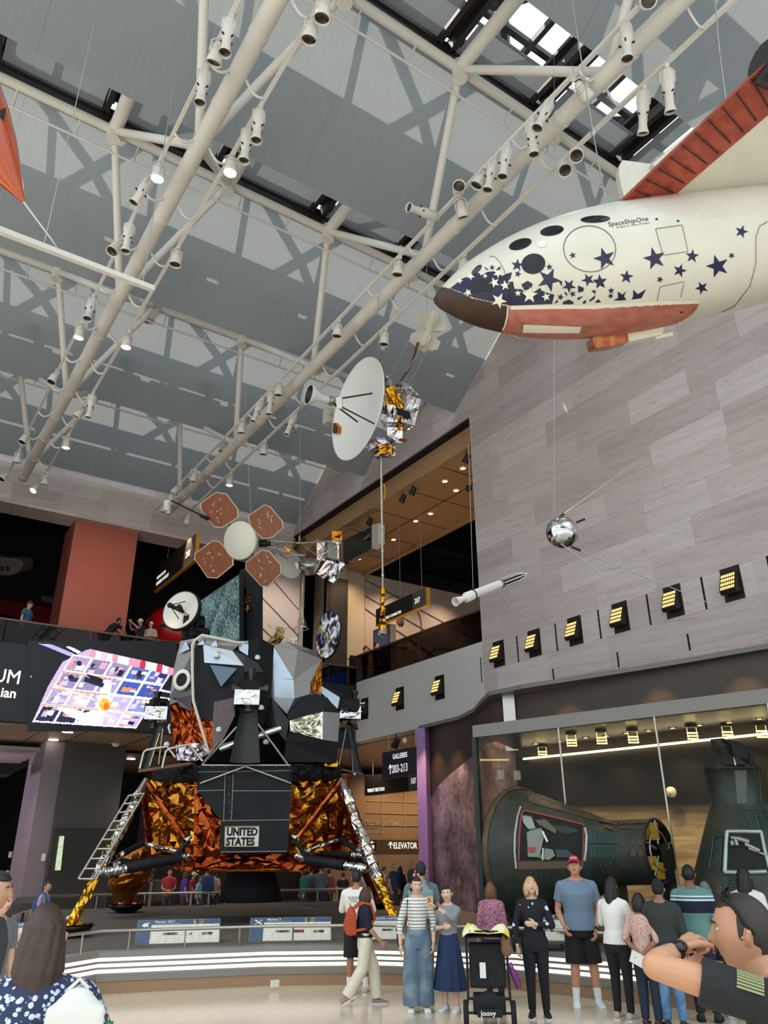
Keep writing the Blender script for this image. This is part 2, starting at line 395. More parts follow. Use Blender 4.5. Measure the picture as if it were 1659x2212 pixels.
# warm soffit of gallery 207 with bulkhead and black slot
w = MB(); w.box2((18.45*S, Y20, rz(17.3)), (18.6*S, 37*S, rz(18.2))); w.box2((18.6*S, Y20, rz(17.3)), (23.3*S, 37*S, rz(17.42))); w.box2((23.1*S, Y20, rz(17.15)), (23.35*S, 37*S, rz(17.6)))
struct('ceiling_gallery', w, m_wood)
w = MB(); w.box2((XW+.05, Y20, rz(18.2)), (18.45*S, 37*S, rz(18.24)))
for yy in (23.2, 25.9, 28.6, 31.3, 34): w.box2((18.65*S, yy*S-.012, rz(17.285)), (23.1*S, yy*S+.012, rz(17.3)))
w.box2((20.9*S-.012, Y20, rz(17.285)), (20.9*S+.012, 37*S, rz(17.3))); struct('trim_3', w, m_black)
w = MB(); w.box2((23.3*S, 37*S, rz(8.9)), (38*S, 37.2*S, rz(17.4))); struct('wall_207', w, mat('wall_beige', 'b5a08f', .7))
ln = MB()
for xa, za, xb, zb in ((23.5, 15.2, 38, 8.9), (23.5, 13, 30.5, 8.9), (23.5, 11.2, 26, 8.9), (23.5, 9.7, 24.5, 8.9), (23.5, 17, 37, 13), (23.5, 16, 28, 14.5)): ln.bar(R(xa, 36.97, za), R(xb, 36.97, zb), .035, .05, (0, 1, 0))
for xc, zc, r in ((26.0, 14.8, 1.6), (29.3, 11.9, 1.7)):
    ln.tube([R(xc+r*cos(a*pi/20), 36.97, zc+r*sin(a*pi/20)) for a in range(40)], .025, 5, closed=True)
ln.lathe([(.01, -.02), (.32, -.02), (.32, .02)], 20, R(29.3, 36.97, 11.9), (0, 1, 0)); ln.lathe([(.01, -.02), (.24, -.02), (.24, .02)], 20, R(26, 36.97, 14.8), (0, 1, 0))
struct('trim_4', ln, mat('line_brown', '5b4a40', .7))
w = MB(); w.box2((22*S, 36.8*S, rz(8.9)), (23.3*S, 38*S, rz(17.4))); w.box2((20.6*S, 36.6*S, rz(8.9)), (22*S, 38*S, rz(17.4))); struct('wall_pier', w, [mat('pier_cream', 'b3a690', .6)])
w = MB(); w.box2((20.6*S, 36.55*S, rz(8.9)), (22.02*S, 36.85*S, rz(16.6))); struct('wall_pier_dark', w, mat('pier_dark', '1e1c1b', .7))
w = MB(); w.box2((16.3*S, 36.3*S, rz(8.75)), (18.75*S, 37*S, rz(17.3))); struct('wall_stone_pier', w, mat('pier_stone', 'a89c94', .6))
ln = MB()
for za, zb in ((16.2, 14.2), (14.6, 12.8), (13.0, 11.4), (11.6, 10.1), (10.2, 8.9)): ln.bar(R(16.4, 36.27, za), R(18.7, 36.27, zb), .03, .04, (0, 1, 0))
struct('trim_5', ln, mat('line_brown', '5b4a40'))
w = MB(); w.box2((18.75*S, 36.2*S, rz(8.75)), (19.0*S, 37*S, rz(17.3))); struct('trim_6', w, m_steel)
w = MB(); w.box2((18.9*S, 41*S, rz(8.75)), (38*S, 41.2*S, rz(20))); struct('wall_black', w, m_void)
# balustrades
def balustrade(a, b, zb, zt, label, n):
    a, b = V(a), V(b); o = thing('glass_balustrade', label, 'balustrade', (a.x, a.y, rz(zb)))
    d = (b-a)
    for i in range(n):
        p, q = a+d*(i/n), a+d*((i+1)/n); e = d.normalized()*.012
        g = MB(); g.slab([(p+e).to_tuple()[:2]+(rz(zb)-.1,), (q-e).to_tuple()[:2]+(rz(zb)-.1,), (q-e).to_tuple()[:2]+(rz(zt)-.05,), (p+e).to_tuple()[:2]+(rz(zt)-.05,)], d.cross(V((0, 0, 1))).normalized()*.02)
        g.build('glass_pane', m_rail, o)
    MB().bar((a.x, a.y, rz(zt)-.03), (b.x, b.y, rz(zt)-.03), .09, .06).build('handrail', mat('bronze_rail', '6f5648', .4, .5), o)
    MB().bar((a.x, a.y, rz(zb)-.02), (b.x, b.y, rz(zb)-.02), .07, .1).build('base_shoe', m_dkmetal, o)
    return o
balustrade(R(-8, 29.05, 0), R(18, 29.05, 0), 8.7, 9.58, 'glass balustrade with bronze handrail above the big video screen', 18)
balustrade(R(18.12, 20.6, 0), R(18.12, 29.9, 0), 8.95, 10.15, 'glass balustrade with dark handrail above the white balcony wall', 7)
MB().bar(R(18.05, 29.5, 6.3), R(18.05, 29.5, 10.2), .16, .16, (0, 1, 0)).build('corner_post', m_dkmetal)['kind'] = 'structure'
# red column, upper walkway clutter
o = struct('wall_red_column', MB().box2(R(6.55, 36.2, 8.75), R(9.55, 38.4, 16.7)), m_redcol)
# lower floor behind the lander
struct('wall_dark_column', MB().box2(R(6.9, 32.5, 0), R(9.25, 35.5, 6.05)), mat('column_charcoal', '4a4a49', .6))
w = MB(); w.box2((6.2*S, 32.6*S, 0), (6.9*S, 35.4*S, rz(6.0))); struct('wall_column_side', w, mat('column_lilac', '7f7780', .5))
w = MB(); w.box2((-9*S, 33.6*S, rz(5.72)), (6.4*S, 46*S, rz(5.85))); struct('ceiling_lobby', w, mat('lobby_white', 'b5aab0', .6))
w = MB(); w.box2((-9*S, 40*S, 0), (5.9*S, 40.3*S, rz(5.7))); struct('wall_navy', w, m_navy)
w = MB(); w.box2((5.6*S, 44*S, 0), (38*S, 44.3*S, rz(6))); struct('wall_lower_dark', w, mat('lower_dark', '1d1d22', .8))
w = MB(); w.box2((12.5*S, 40*S, 0), (24.2*S, 40.2*S, rz(5.9))); struct('wall_lower_brown', w, mat('lower_brown', '3b3028', .8))
w = MB(); w.box2((21.2*S, 37*S, 0), (33*S, 37.3*S, rz(5.9))); struct('wall_wright', w, mat('tan_lower', '8c7660', .7))
ln = MB()
for zz in (5.2, 4.55, 3.95, 3.35): ln.bar(R(23.6, 36.96, zz), R(32, 36.96, zz), .02, .03, (0, 1, 0))
for xx in (24.6, 26.1, 27.5, 28.9, 30.4): ln.bar(R(xx, 36.96, 2.9), R(xx, 36.96, 5.5), .02, .03, (0, 1, 0))
struct('trim_7', ln, mat('line_cream', 'b7a88c'))
# ------------------------------------------------------------------ raised platform with lit steps
FRONT = [(-7.5, 5.6), (-2.5, 9.3), (3.36, 13.55), (3.95, 13.95), (6.44, 13.16), (7.95, 12.25), (9.46, 10.46), (9.95, 8.8), (10.38, 7.6), (10.75, 5.2), (10.9, 2.0)]
ZD = .58
def inset(d):
    out = []
    for i, p in enumerate(FRONT):
        a = V(FRONT[max(i-1, 0)]); b = V(FRONT[min(i+1, len(FRONT)-1)]); t = (b-a).normalized(); n = V((-t.y, t.x))
        if n.dot(V(p)) < 0: n = -n
        out.append(V(p)+n*d)
    return out
BACK = [(14.55, 2.0), (14.25, 7.9), (13.65, 11.2), (13.1, 14.2), (13.15, 15.2), (14.1, 17), (14.4, 18.2), (14.2, 20.3), (14.0, 23.6), (5.2, 25.2), (4.0, 21.5), (3.2, 18.2), (2.2, 15.6), (-2, 12.6), (-8.3, 8)]
def front_band(mb, d0, z0, d1, z1):
    a, b = inset(d0), inset(d1)
    for i in range(len(a)-1): mb.add([(a[i].x, a[i].y, z0), (a[i+1].x, a[i+1].y, z0), (b[i+1].x, b[i+1].y, z1), (b[i].x, b[i].y, z1)], [(0, 1, 2, 3)], False)
deck = MB()
deck.poly([(p.x, p.y, ZD) for p in inset(.2)]+[(x, y, ZD) for x, y in BACK])
deck.poly([(p.x, p.y, ZD-.02) for p in inset(.25)]+[(x, y, ZD-.02) for x, y in BACK])
for i in range(len(BACK)-1): deck.poly([(*BACK[i], 0), (*BACK[i+1], 0), (*BACK[i+1], ZD), (*BACK[i], ZD)])
m_deckside = mat('step_grey', '84817b', .45); m_kick = mat('kick_tan', '9c7d5f', .5)
pf = thing('exhibit_platform', 'long dark grey platform with three lit step lines under the lander', 'platform', (6.4, 13.3, 0))
deck.build('deck', m_plat, pf)
p = MB(); front_band(p, .0, 0, .0, .165); p.build('kickboard', m_kick, pf)
p = MB(); front_band(p, -.02, .165, -.02, .265)
for z0, z1 in ((.265, .274), (.326, .354), (.402, .434), (.482, .56)): front_band(p, .02+(z0-.3)*.15, z0, .02+(z1-.3)*.15, z1)
front_band(p, -.02, .165, .03, .165); front_band(p, .06, .56, .21, ZD); front_band(p, -.02, .265, .04, .27)
p.build('riser', m_deckside, pf)
for z0, z1 in ((.274, .326), (.354, .402), (.434, .482)):
    p = MB(); front_band(p, .022+(z0-.3)*.15, z0, .022+(z1-.3)*.15, z1); p.build('step_light', m_strip, pf)
# stainless rail along the edge
rl = thing('platform_rail', 'low brushed steel rail along the platform edge', 'rail', (6.4, 13.4, ZD)); RI = inset(.1)
p = MB(); p.tube([(q.x, q.y, ZD+.27) for q in RI], .026, 10); p.build('top_rail', m_steel, rl)
for i in range(len(RI)-1):
    a, b = RI[i], RI[i+1]; L = (b-a).length; nn = max(1, round(L/1.05))
    for j in range(nn):
        q = a.lerp(b, (j+.5)/nn)
        MB().bar((q.x, q.y, ZD-.02), (q.x, q.y, ZD+.27), .035, .014, (1, 0, 0)).build('post', m_steel, rl)
bk = thing('platform_rail', 'low steel rail at the back of the platform behind the lander', 'rail', (8, 24.4, ZD))
BR = [V((4.6, 22.6)), V((5.4, 24.8)), V((9.3, 24.1)), V((9.6, 23.5)), V((10.3, 23.95)), V((14.7, 23.3))]
MB().tube([(q.x, q.y, ZD+.36) for q in BR], .03, 8).build('top_rail', m_steel, bk)
for i in range(len(BR)-1):
    nn = max(1, round((BR[i+1]-BR[i]).length/1.3))
    for j in range(nn+1):
        q = BR[i].lerp(BR[i+1], (j+.02)/(nn+.04)); MB().tube([(q.x, q.y, ZD-.01), (q.x, q.y, ZD+.36)], .022, 6).build('post', m_steel, bk)
# information panels: tilted, printed
t = NT('panel_print'); x, y, z = t.xyz('Object')
no = t.n('TexNoise', i_Vector=t.tc, i_Scale=90.0, i_Detail=2); m_pblue = mat('panel_blue', '1f4a73', .4); m_pnavy = mat('panel_navy', '173a5e', .4)
v = t.n('CombineXYZ', i_X=t.math('MULTIPLY', x, 60), i_Y=t.math('MULTIPLY', y, 4)); n2 = t.n('TexNoise', i_Vector=v.outputs[0], i_Scale=1.0)
sy = t.math('GREATER_THAN', t.math('SINE', t.math('MULTIPLY', y, 190)), .1); tx = t.math('MULTIPLY', sy, t.math('GREATER_THAN', n2.outputs['Fac'], .43))
t.l(t.mix(t.math('MULTIPLY', tx, .42), 'dcdcd2', '5a5a5a'), t.b.inputs['Base Color']); m_print = t.m
m_photo = mat('panel_photo', '2b2b2e', .5, noise_=(9, '8c8f88', .4, .6)); m_photo2 = mat('panel_photo_blue', '2f6fae', .5, noise_=(9, 'd9c9a6', .45, .6)); m_photo3 = mat('panel_photo_red', 'a8242a', .5, noise_=(12, '2a2a2a', .4, .6))
def info_panel(px, py, wpx, label, title, craft, yaw=None, dz=.18):
    c = PZ(px, py, ZD+dz); d = (c-EYE).dot(CF); W = wpx*d/F_PX; H = .46
    yaw = atan2(c.x, c.y) if yaw is None else radians(yaw)
    o = thing('information_panel', label, 'information panel', (c.x, c.y, ZD))
    ex = V((cos(yaw), -sin(yaw), 0)); f = V((sin(yaw), cos(yaw), 0)); ey = (f*cos(radians(45))+V((0, 0, 1))*sin(radians(45))); n = ex.cross(ey)
    M = Matrix(((ex.x, ey.x, n.x, c.x), (ex.y, ey.y, n.y, c.y), (ex.z, ey.z, n.z, c.z), (0, 0, 0, 1))); WM[o.name] = M.copy(); o.matrix_world = M
    MB(M).box((0, 0, -.025), (W+.03, H+.03, .05)).build('board', m_grey, o)
    p = MB(M); p.box((0, 0, .001), (W, H, .004)); p.build('print', m_print, o)
    p = MB(M); p.box((0, H*.4, .003), (W, H*.2, .004)); p.box((-W*.42, -H*.1, .003), (W*.16, H*.8, .004)); p.build('header', m_pblue, o)
    p = MB(M); p.box((W*.24, H*.4, .006), (W*.13, H*.19, .004)); p.box((-W*.1, -H*.1, .006), (W*.18, H*.1, .004)); p.box((W*.35, -H*.12, .006), (W*.13, H*.1, .004)); p.build('photo_strip', m_photo, o)
    p = MB(M); p.box((W*.1, -H*.1, .006), (W*.13, H*.12, .004)); p.build('photo_strip', m_photo2 if 'Pion' in title else m_photo3, o)
    p = MB(); text(p, title, M @ Matrix.Translation((-W*.3, H*.38, .008)), H*.13, 1, .001, .001); text(p, 'first of its kind to explore beyond the planets', M @ Matrix.Translation((-W*.3, H*.32, .008)), H*.05, 1, 0, .001)
    cx, cy = -W*.41, H*.3
    if craft == 'dish': p.add([M @ V((cx+W*.05*a, cy+H*.14*b, .008)) for a, b in ((-1, -.3), (-.4, .5), (.4, .6), (1, .9), (.5, .1), (.6, -.5), (-.2, -.7))], [tuple(range(7))], False); p.bar(M @ V((cx+.03, cy, .008)), M @ V((cx+W*.1, cy-H*.42, .008)), .008, .002, n)
    else:
        p.add([M @ V((cx+W*.05*a, cy+H*.14*b, .008)) for a, b in ((-1, -.9), (1, .7), (1, .95), (-.8, -.5))], [(0, 1, 2, 3)], False); p.add([M @ V((cx+W*.05*a, cy+H*.14*b, .008)) for a, b in ((-1, .7), (-.7, .95), (1, -.4), (.8, -.8))], [(0, 1, 2, 3)], False)
    p.build('lettering', mat('panel_white', 'cfdae2', .5), o)
    for s in (-.38, .38):
        q = M @ V((W*s, -.05, -.03)); MB().bar((q.x, q.y, ZD-.01), (q.x, q.y, q.z), .05, .03, (f.x, f.y, 0)).build('leg', m_dkmetal, o)
    return o
info_panel(386, 2012, 172, 'tilted blue and white information panel headed Pioneer 10/11 behind the rail', 'Pioneer 10/11', 'dish')
info_panel(628, 2007, 172, 'tilted blue and white information panel headed Mariner 2 behind the rail', 'Mariner 2', 'x')
info_panel(850, 2004, 132, 'information panel headed Sputnik I and Explorer I behind the two women', 'Sputnik I and Explorer I', 'x')
info_panel(1185, 2004, 66, 'blue and white information panel between the blonde woman and man in red cap', 'Gemini IV', 'dish', dz=.3)
info_panel(38, 2020, 92, 'blue and white information panel beside the long haired woman', 'Lunar Module', 'dish')
# ------------------------------------------------------------------ canopy, mural wall, purple pillar
LIP = [(14.67, 19.97), (14.62, 18.9), (14.56, 17.8), (14.1, 16.6), (13.33, 15.35), (12.85, 14.5), (12.95, 13.4), (13.45, 11.6), (13.9, 9.8), (14.25, 7.98), (14.5, 6), (14.6, 2)]
ZC = 5.52
w = MB(); w.slab([(x, y, ZC) for x, y in LIP]+[(XW+.3, 2, ZC), (XW+.3, 20.5, ZC)], (0, 0, .1)); struct('ceiling_canopy', w, mat('canopy_grey', '77736d', .5))
WALL = [(15.1, 20.3), (14.85, 19.2), (14.75, 18.1), (14.45, 17.0), (13.9, 16.0), (13.45, 15.1), (13.35, 14.2), (13.6, 12.8), (13.9, 11.2), (14.2, 9.5), (14.5, 7.9), (14.75, 6), (14.85, 2)]
def resample(P, n):
    out = []
    for i in range(len(P)-1):
        p0 = V(P[max(i-1, 0)]); p1 = V(P[i]); p2 = V(P[i+1]); p3 = V(P[min(i+2, len(P)-1)])
        for j in range(n):
            u = j/n; out.append(.5*((2*p1)+(p2-p0)*u+(2*p0-5*p1+4*p2-p3)*u*u+(3*p1-p0-3*p2+p3)*u**3))
    return out+[V(P[-1])]
WS = resample(WALL, 4)
t = NT('mural'); x, y, z = t.xyz()
base = t.ramp(z, [(0, '6b5640'), (1, '6b5640')])
n1 = t.n('TexNoise', i_Vector=t.tc, i_Scale=1.1, i_Detail=8); n2 = t.n('TexNoise', i_Vector=t.tc, i_Scale=5.0, i_Detail=6)
moon = t.ramp(t.math('ADD', t.math('MULTIPLY', n1.outputs['Fac'], .65), t.math('MULTIPLY', n2.outputs['Fac'], .35)), [(.36, '5a4c54'), (.47, '87757c'), (.56, 'ab9aa0'), (.66, 'd2c4c6')])
for sc_, lo in ((1.1, .055), (2.6, .05)):
    vo = t.n('TexVoronoi', i_Vector=t.tc, i_Scale=sc_, feature='F1'); d_ = vo.outputs['Distance']
    ring = t.math('LESS_THAN', t.math('ABSOLUTE', t.math('SUBTRACT', d_, lo*2.4)), lo*.7); pit = t.math('LESS_THAN', d_, lo*2.0)
    moon = t.mix(t.math('MULTIPLY', ring, .8), moon, 'b5a5a8'); moon = t.mix(t.math('MULTIPLY', pit, .4), moon, '4a3f44')
ey_ = t.math('POWER', t.math('DIVIDE', t.math('SUBTRACT', y, 15.9), 6.2), 2); ez_ = t.math('POWER', t.math('DIVIDE', t.math('SUBTRACT', z, -.2), 4.75), 2); er = t.math('ADD', ey_, ez_)
onmoon = t.math('MULTIPLY', t.math('LESS_THAN', er, 1.0), t.math('GREATER_THAN', y, 14.25))
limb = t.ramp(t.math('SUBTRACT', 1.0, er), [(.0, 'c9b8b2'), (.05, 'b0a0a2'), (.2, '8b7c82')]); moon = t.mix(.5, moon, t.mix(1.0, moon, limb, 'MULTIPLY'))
n3v = t.n('CombineXYZ', i_X=t.math('MULTIPLY', y, .5), i_Y=t.math('MULTIPLY', z, 5.0)); n3 = t.n('TexNoise', i_Vector=n3v.outputs[0], i_Scale=2.2, i_Detail=7)
cloud = t.ramp(n3.outputs['Fac'], [(.3, 'a08a72'), (.5, 'cdb492'), (.7, 'eed9b4')])
zz = t.math('ADD', z, t.math('MULTIPLY', t.math('SUBTRACT', y, 11), -.03))
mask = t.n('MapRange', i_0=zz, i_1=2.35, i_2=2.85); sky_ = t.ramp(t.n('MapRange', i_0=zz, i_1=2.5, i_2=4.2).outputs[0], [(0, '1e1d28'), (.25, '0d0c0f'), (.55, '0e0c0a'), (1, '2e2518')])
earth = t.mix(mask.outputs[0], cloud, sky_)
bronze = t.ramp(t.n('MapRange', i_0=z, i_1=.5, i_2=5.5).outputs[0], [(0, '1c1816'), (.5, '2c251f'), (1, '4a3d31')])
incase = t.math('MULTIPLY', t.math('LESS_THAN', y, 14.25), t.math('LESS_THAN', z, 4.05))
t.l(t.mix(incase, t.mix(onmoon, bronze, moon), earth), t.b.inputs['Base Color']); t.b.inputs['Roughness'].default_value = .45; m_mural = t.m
w = MB()
w.grid(lambda u, v: (WS[min(int(round(u*(len(WS)-1))), len(WS)-1)].x, WS[min(int(round(u*(len(WS)-1))), len(WS)-1)].y, .0+ZC*v), len(WS)-1, 8)
w.grid(lambda u, v: (WS[min(int(round(u*(len(WS)-1))), len(WS)-1)].x+.1, WS[min(int(round(u*(len(WS)-1))), len(WS)-1)].y, .0+ZC*v), len(WS)-1, 8)
struct('wall_mural', w, m_mural)
a = PZ(904, 1566, ZC-.02); b = PZ(921, 1562, ZC-.02)
struct('wall_purple_pillar', MB().bar((14.75, 19.85, 0), (14.75, 19.85, ZC), .32, .3, (.5, -.87, 0)), mat('pillar_purple', 'a583b0', .35))
struct('wall_pilaster', MB().bar((13.28, 14.25, 4.2), (13.28, 14.25, ZC), .3, .12, (-.8, -.5, 0)), m_steel)
# the small moon picture on the mural
c = PX(1450, 1711, 13.8); q = thing('moon_picture', 'small pale full moon on the dark mural in the glass case', 'picture', c); nd = (V((0, 0, 0))-V((c.x, c.y, 0))).normalized()
MB().lathe([(.001, .03), (.1, .03), (.1, -.02)], 28, c-nd*.0, (-.97, -.24, 0)).build('disc', mat('moon_pale', 'f2e2d4', .5, emit=.12, noise_=(14, 'b08c78', .5, .66)), q)
# ------------------------------------------------------------------ glass case
FL, FR, FE = V((10.49, 12.34)), V((11.96, 6.88)), V((12.75, 3.95)); BL = V((13.1, 14.0)); ZB = 4.1
case = thing('glass_showcase', 'large glass showcase with grey top beam and two space capsules inside', 'showcase', (11.2, 9.6, ZD))
fd = (FE-FL).normalized(); fn_ = V((-fd.y, fd.x))
if fn_.x < 0: fn_ = -fn_
p = MB(); p.slab([(FL.x-.03, FL.y+.03, ZB), (FE.x, FE.y, ZB), (FE.x+fn_.x*.16, FE.y+fn_.y*.16, ZB), (BL.x-.1, BL.y+.03, ZB)][:3]+[(FL.x+fn_.x*.16, FL.y+fn_.y*.16, ZB)], (0, 0, .235)); p.build('top_beam', mat('case_grey', '807d77', .5), case)
p = MB(); p.slab([(FL.x+.05, FL.y, ZB+.1), (FE.x+.05, FE.y, ZB+.1), (14.6, 3.95, ZB+.1), (14.5, 8, ZB+.1), (13.65, 12, ZB+.1), (BL.x, BL.y, ZB+.1)], (0, 0, .1)); p.build('case_ceiling', mat('case_ceiling', '1b1a18', .3), case)
def pane(a, b, z0=ZD, z1=ZB, th=.014):
    n = V(((b-a).y, -(b-a).x)).normalized()*th; return MB().slab([(a.x, a.y, z0), (b.x, b.y, z0), (b.x, b.y, z1), (a.x, a.y, z1)], (n.x, n.y, 0))
m1 = FL+(FR-FL)*.335; m2 = FL+(FR-FL)*.665
def on_front(px, py):
    r = ray(px, py); k = (FL.x*fn_.x+FL.y*fn_.y)/(r.x*fn_.x+r.y*fn_.y); return V((r.x*k, r.y*k))
m1, m2 = on_front(1222, 1736), on_front(1434, 1690); cuts = [FL, m1, m2, m2+(m2-m1), FE]
for a, b in zip(cuts[:-1], cuts[1:]): pane(a+fd*.008, b-fd*.008).build('glass_pane', m_glass, case)
sd = (BL-FL).normalized(); pane(FL+sd*.02, BL).build('glass_pane', m_glass, case)
for q in cuts[1:-1]: MB().bar((q.x, q.y, ZD), (q.x, q.y, ZB), .022, .03, (fd.x, fd.y, 0)).build('glass_joint', m_steel, case)
MB().bar((FL.x, FL.y, ZD), (FL.x, FL.y, ZB), .1, .1, (fd.x, fd.y, 0)).build('corner_post', mat('case_post', '1d2624', .4), case)
p = MB(); p.slab([(FL.x, FL.y, ZD), (FE.x, FE.y, ZD), (14.6, 3.95, ZD), (13.9, 10, ZD), (BL.x, BL.y, ZD)], (0, 0, .08)); p.build('case_floor', mat('case_floor', '4a4239', .7), case)
# bright cove along the back
p = MB(); pts = [(q.x-.12, q.y, 3.98) for q in WS if 4 < q.y < 14.1]; p.tube(pts, .025, 6); p.build('cove_light', mat('cove_light', 'fff0c8', emit=6, ecol='ffe9b8'), case)
def lamp_reflection(px, py, lab):  # wall lamp reflections in the case glass, added as solid glowing bars
    c = PZ(px, py, 4.0); o = thing('louvre_reflection', lab, 'lamp', c, 'wall lamp reflections in the showcase glass')
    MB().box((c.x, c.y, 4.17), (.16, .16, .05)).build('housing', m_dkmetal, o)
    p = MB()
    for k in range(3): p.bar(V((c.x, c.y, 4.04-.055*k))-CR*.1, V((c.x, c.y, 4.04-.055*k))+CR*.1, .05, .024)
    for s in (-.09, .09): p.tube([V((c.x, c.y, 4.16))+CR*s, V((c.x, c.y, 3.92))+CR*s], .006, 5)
    p.build('louvre', mat('reflected_glow', 'f6e9a0', emit=2.2, ecol='f4ea9c'), o)
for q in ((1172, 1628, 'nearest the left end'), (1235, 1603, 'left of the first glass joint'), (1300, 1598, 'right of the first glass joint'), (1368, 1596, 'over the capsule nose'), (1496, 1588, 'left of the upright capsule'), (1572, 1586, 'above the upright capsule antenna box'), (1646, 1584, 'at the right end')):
    lamp_reflection(q[0], q[1], 'three-bar wall lamp reflection modelled under the showcase ceiling, '+q[2])
for i, (px, py) in enumerate(((1157, 1606), (1209, 1600), (1265, 1593), (1310, 1589), (1352, 1583), (1401, 1578), (1453, 1572), (1511, 1566), (1575, 1560), (1640, 1552))):
    c = PZ(px, py, ZB+.095); o = thing('ceiling_spotlight', 'round recessed spotlight in the dark showcase ceiling', 'spotlight', c, 'recessed spotlights in the showcase ceiling')
    MB().lathe([(.001, -.012), (.05, -.012)], 14, c).build('lens', mat('warm_lens', 'ffdf9e', emit=5, ecol='ffd992'), o); MB().lathe([(.05, -.014), (.075, -.014), (.078, 0)], 14, c).build('ring', m_dkmetal, o)
for px, py, d in ((1082, 1674, 15.5), (1117, 1675, 15.8), (1096, 1826, 15.2)):
    c = PD(px, py, d); tag(MB().box(c, (.1, .1, .18)).build('sensor_box', m_white, None, c), {1674: 'small white sensor box high on the side glass of the case', 1675: 'small white sensor box on the back wall of the case', 1826: 'small white sensor box low beside the heat shield'}[py], 'sensor box')
# ------------------------------------------------------------------ video screen
led = thing('video_screen', 'wide black video wall showing a glowing satellite and white letters', 'video screen', R(3, 28.9, 7.4))
YL = 28.98*S
MB().box2((-8*S, YL+.01, rz(6.1)), (17.9*S, YL+.15, rz(8.72))).build('panel', mat('led_black', '0d0e12', .4, emit=.012, ecol='60708a'), led)
def LP(px, py, off=0): q = PY(px, py, YL-off); return q
def lcol(c, e): return mat('led_'+c, c, .6, emit=e, ecol=c)
SH = []
def shape(c, e, pts, off): SH.append((off, c, e, pts))
body = [(157, 1413), (372, 1449), (294, 1573), (70, 1559)]
shape('d9c2e8', .95, [(184, 1405), (195, 1402), (374, 1441), (372, 1452), (294, 1574), (70, 1560), (104, 1482), (135, 1430)], .01)
def bq(u, v): a = V(body[0]).lerp(V(body[1]), u); b = V(body[3]).lerp(V(body[2]), u); return tuple(a.lerp(b, v))
g = random.Random(5)
for i in range(5):
    for j in range(4):
        u0, v0, u1, v1 = i/5, j/4, (i+1)/5, (j+1)/4
        hot = math.exp(-((u0-.5)**2+(v0-.55)**2)*7)
        if j == 3 and i < 3: c, e = g.choice(['2b3068', '39408a', '1d2250']), .45
        elif i >= 3 and j < 3: c, e = g.choice(['5a78d8', '3a58b8', '8a90d8', 'a9a0e0']), .8
        else: c, e = g.choice(['b9aee0', 'a59ccc', 'cbb4e0', '9a92bc']), .8
        shape('ffe9ff', 1.5, [bq(u0, v0), bq(u1, v0), bq(u1, v1), bq(u0, v1)], .02)
        shape(c, e*(1+.9*hot), [bq(u0+.014, v0+.02), bq(u1-.01, v0+.02), bq(u1-.01, v1-.02), bq(u0+.014, v1-.02)], .021)
        for k in range(5):
            a_, b_ = g.uniform(u0+.02, u1-.07), g.uniform(v0+.03, v1-.1); w_, h_ = g.uniform(.02, .08), g.uniform(.02, .1)
            c, e = g.choice([('ffffff', 1.6), ('ffffff', 1.4), ('ff9a6a', 1.0), ('4b4a7a', .4), ('262a50', .3), ('d8c8f4', 1.1), ('f0b0c8', 1.0), ('7f7aa8', .6)] if hot < .5 else [('ffffff', 1.9), ('fff4ff', 1.8), ('ffd0b0', 1.3), ('d8c8f4', 1.2)])
            shape(c, e, [bq(a_, b_), bq(a_+w_, b_), bq(a_+w_, b_+h_), bq(a_, b_+h_)], .022+.0001*k)
        if j == 3 and i < 3:
            for k in range(1, 6): shape('6a70b8', .6, [bq(u0+.2*k/6, v0), bq(u0+.2*k/6+.004, v0), bq(u0+.2*k/6+.004, v1), bq(u0+.2*k/6, v1)], .03)
shape('ffffff', 2.0, [bq(.42, .3), bq(.5, .28), bq(.6, .6), bq(.66, 1.0), bq(.4, 1.0), bq(.5, .7)], .031); shape('ffffff', 1.8, [bq(.18, .72), bq(.4, .8), bq(.62, .95), bq(.6, 1.0), bq(.35, .9), bq(.15, .78)], .031)
for v_ in (.25, .5, .74): shape('ff8f5a', 1.1, [bq(0, v_), bq(.55, v_), bq(.55, v_+.018), bq(0, v_+.018)], .032)
for cx, cy, r in ((171, 1433, 6), (153, 1463, 6)): shape('2a2a66', .3, [(cx+r*cos(k*pi/8), cy+r*.95*sin(k*pi/8)) for k in range(16)], .04)
shape('ffb020', 1.3, [(226+12*cos(k*pi/8), 1522+14*sin(k*pi/8)) for k in range(16)], .045); shape('e87a10', 1.0, [(230+6*cos(k*pi/8), 1526+8*sin(k*pi/8)) for k in range(16)], .05)
shape('1d1428', .2, [(186, 1455), (222, 1466), (224, 1474), (204, 1476)], .045); shape('2a2f78', .3, [(184, 1462), (226, 1476), (222, 1486), (180, 1472)], .042)
for a in range(15):
    x0 = 196+a*12; shape(g.choice(['ff9fb8', 'ffd0e8', 'd0304a', 'ffffff', 'e0708a', 'fff0ff']), 1.0, [(x0, 1404+a*2.5), (x0+11, 1406+a*2.5), (x0+10+a*.4, 1422+a*2.7), (x0-3, 1419+a*2.7)], .025)
shape('c9c4ff', .9, [(83, 1390), (112, 1392), (160, 1412), (152, 1418)], .02); shape('ffffff', 1.5, [(140, 1396), (152, 1397), (176, 1408), (168, 1412)], .03); shape('0c0d18', .1, [(350, 1428), (376, 1434), (376, 1444), (356, 1438)], .03)
shape('9a8cff', 1.2, [(65.5, 1460), (68.5, 1460), (68.5, 1463.5), (65.5, 1463.5)], .03); shape('e8d8ff', 1.2, [(318, 1500), (366, 1508), (366, 1513), (318, 1506)], .02); shape('e8d8ff', 1.2, [(330, 1485), (372, 1494), (372, 1498), (330, 1490)], .02)
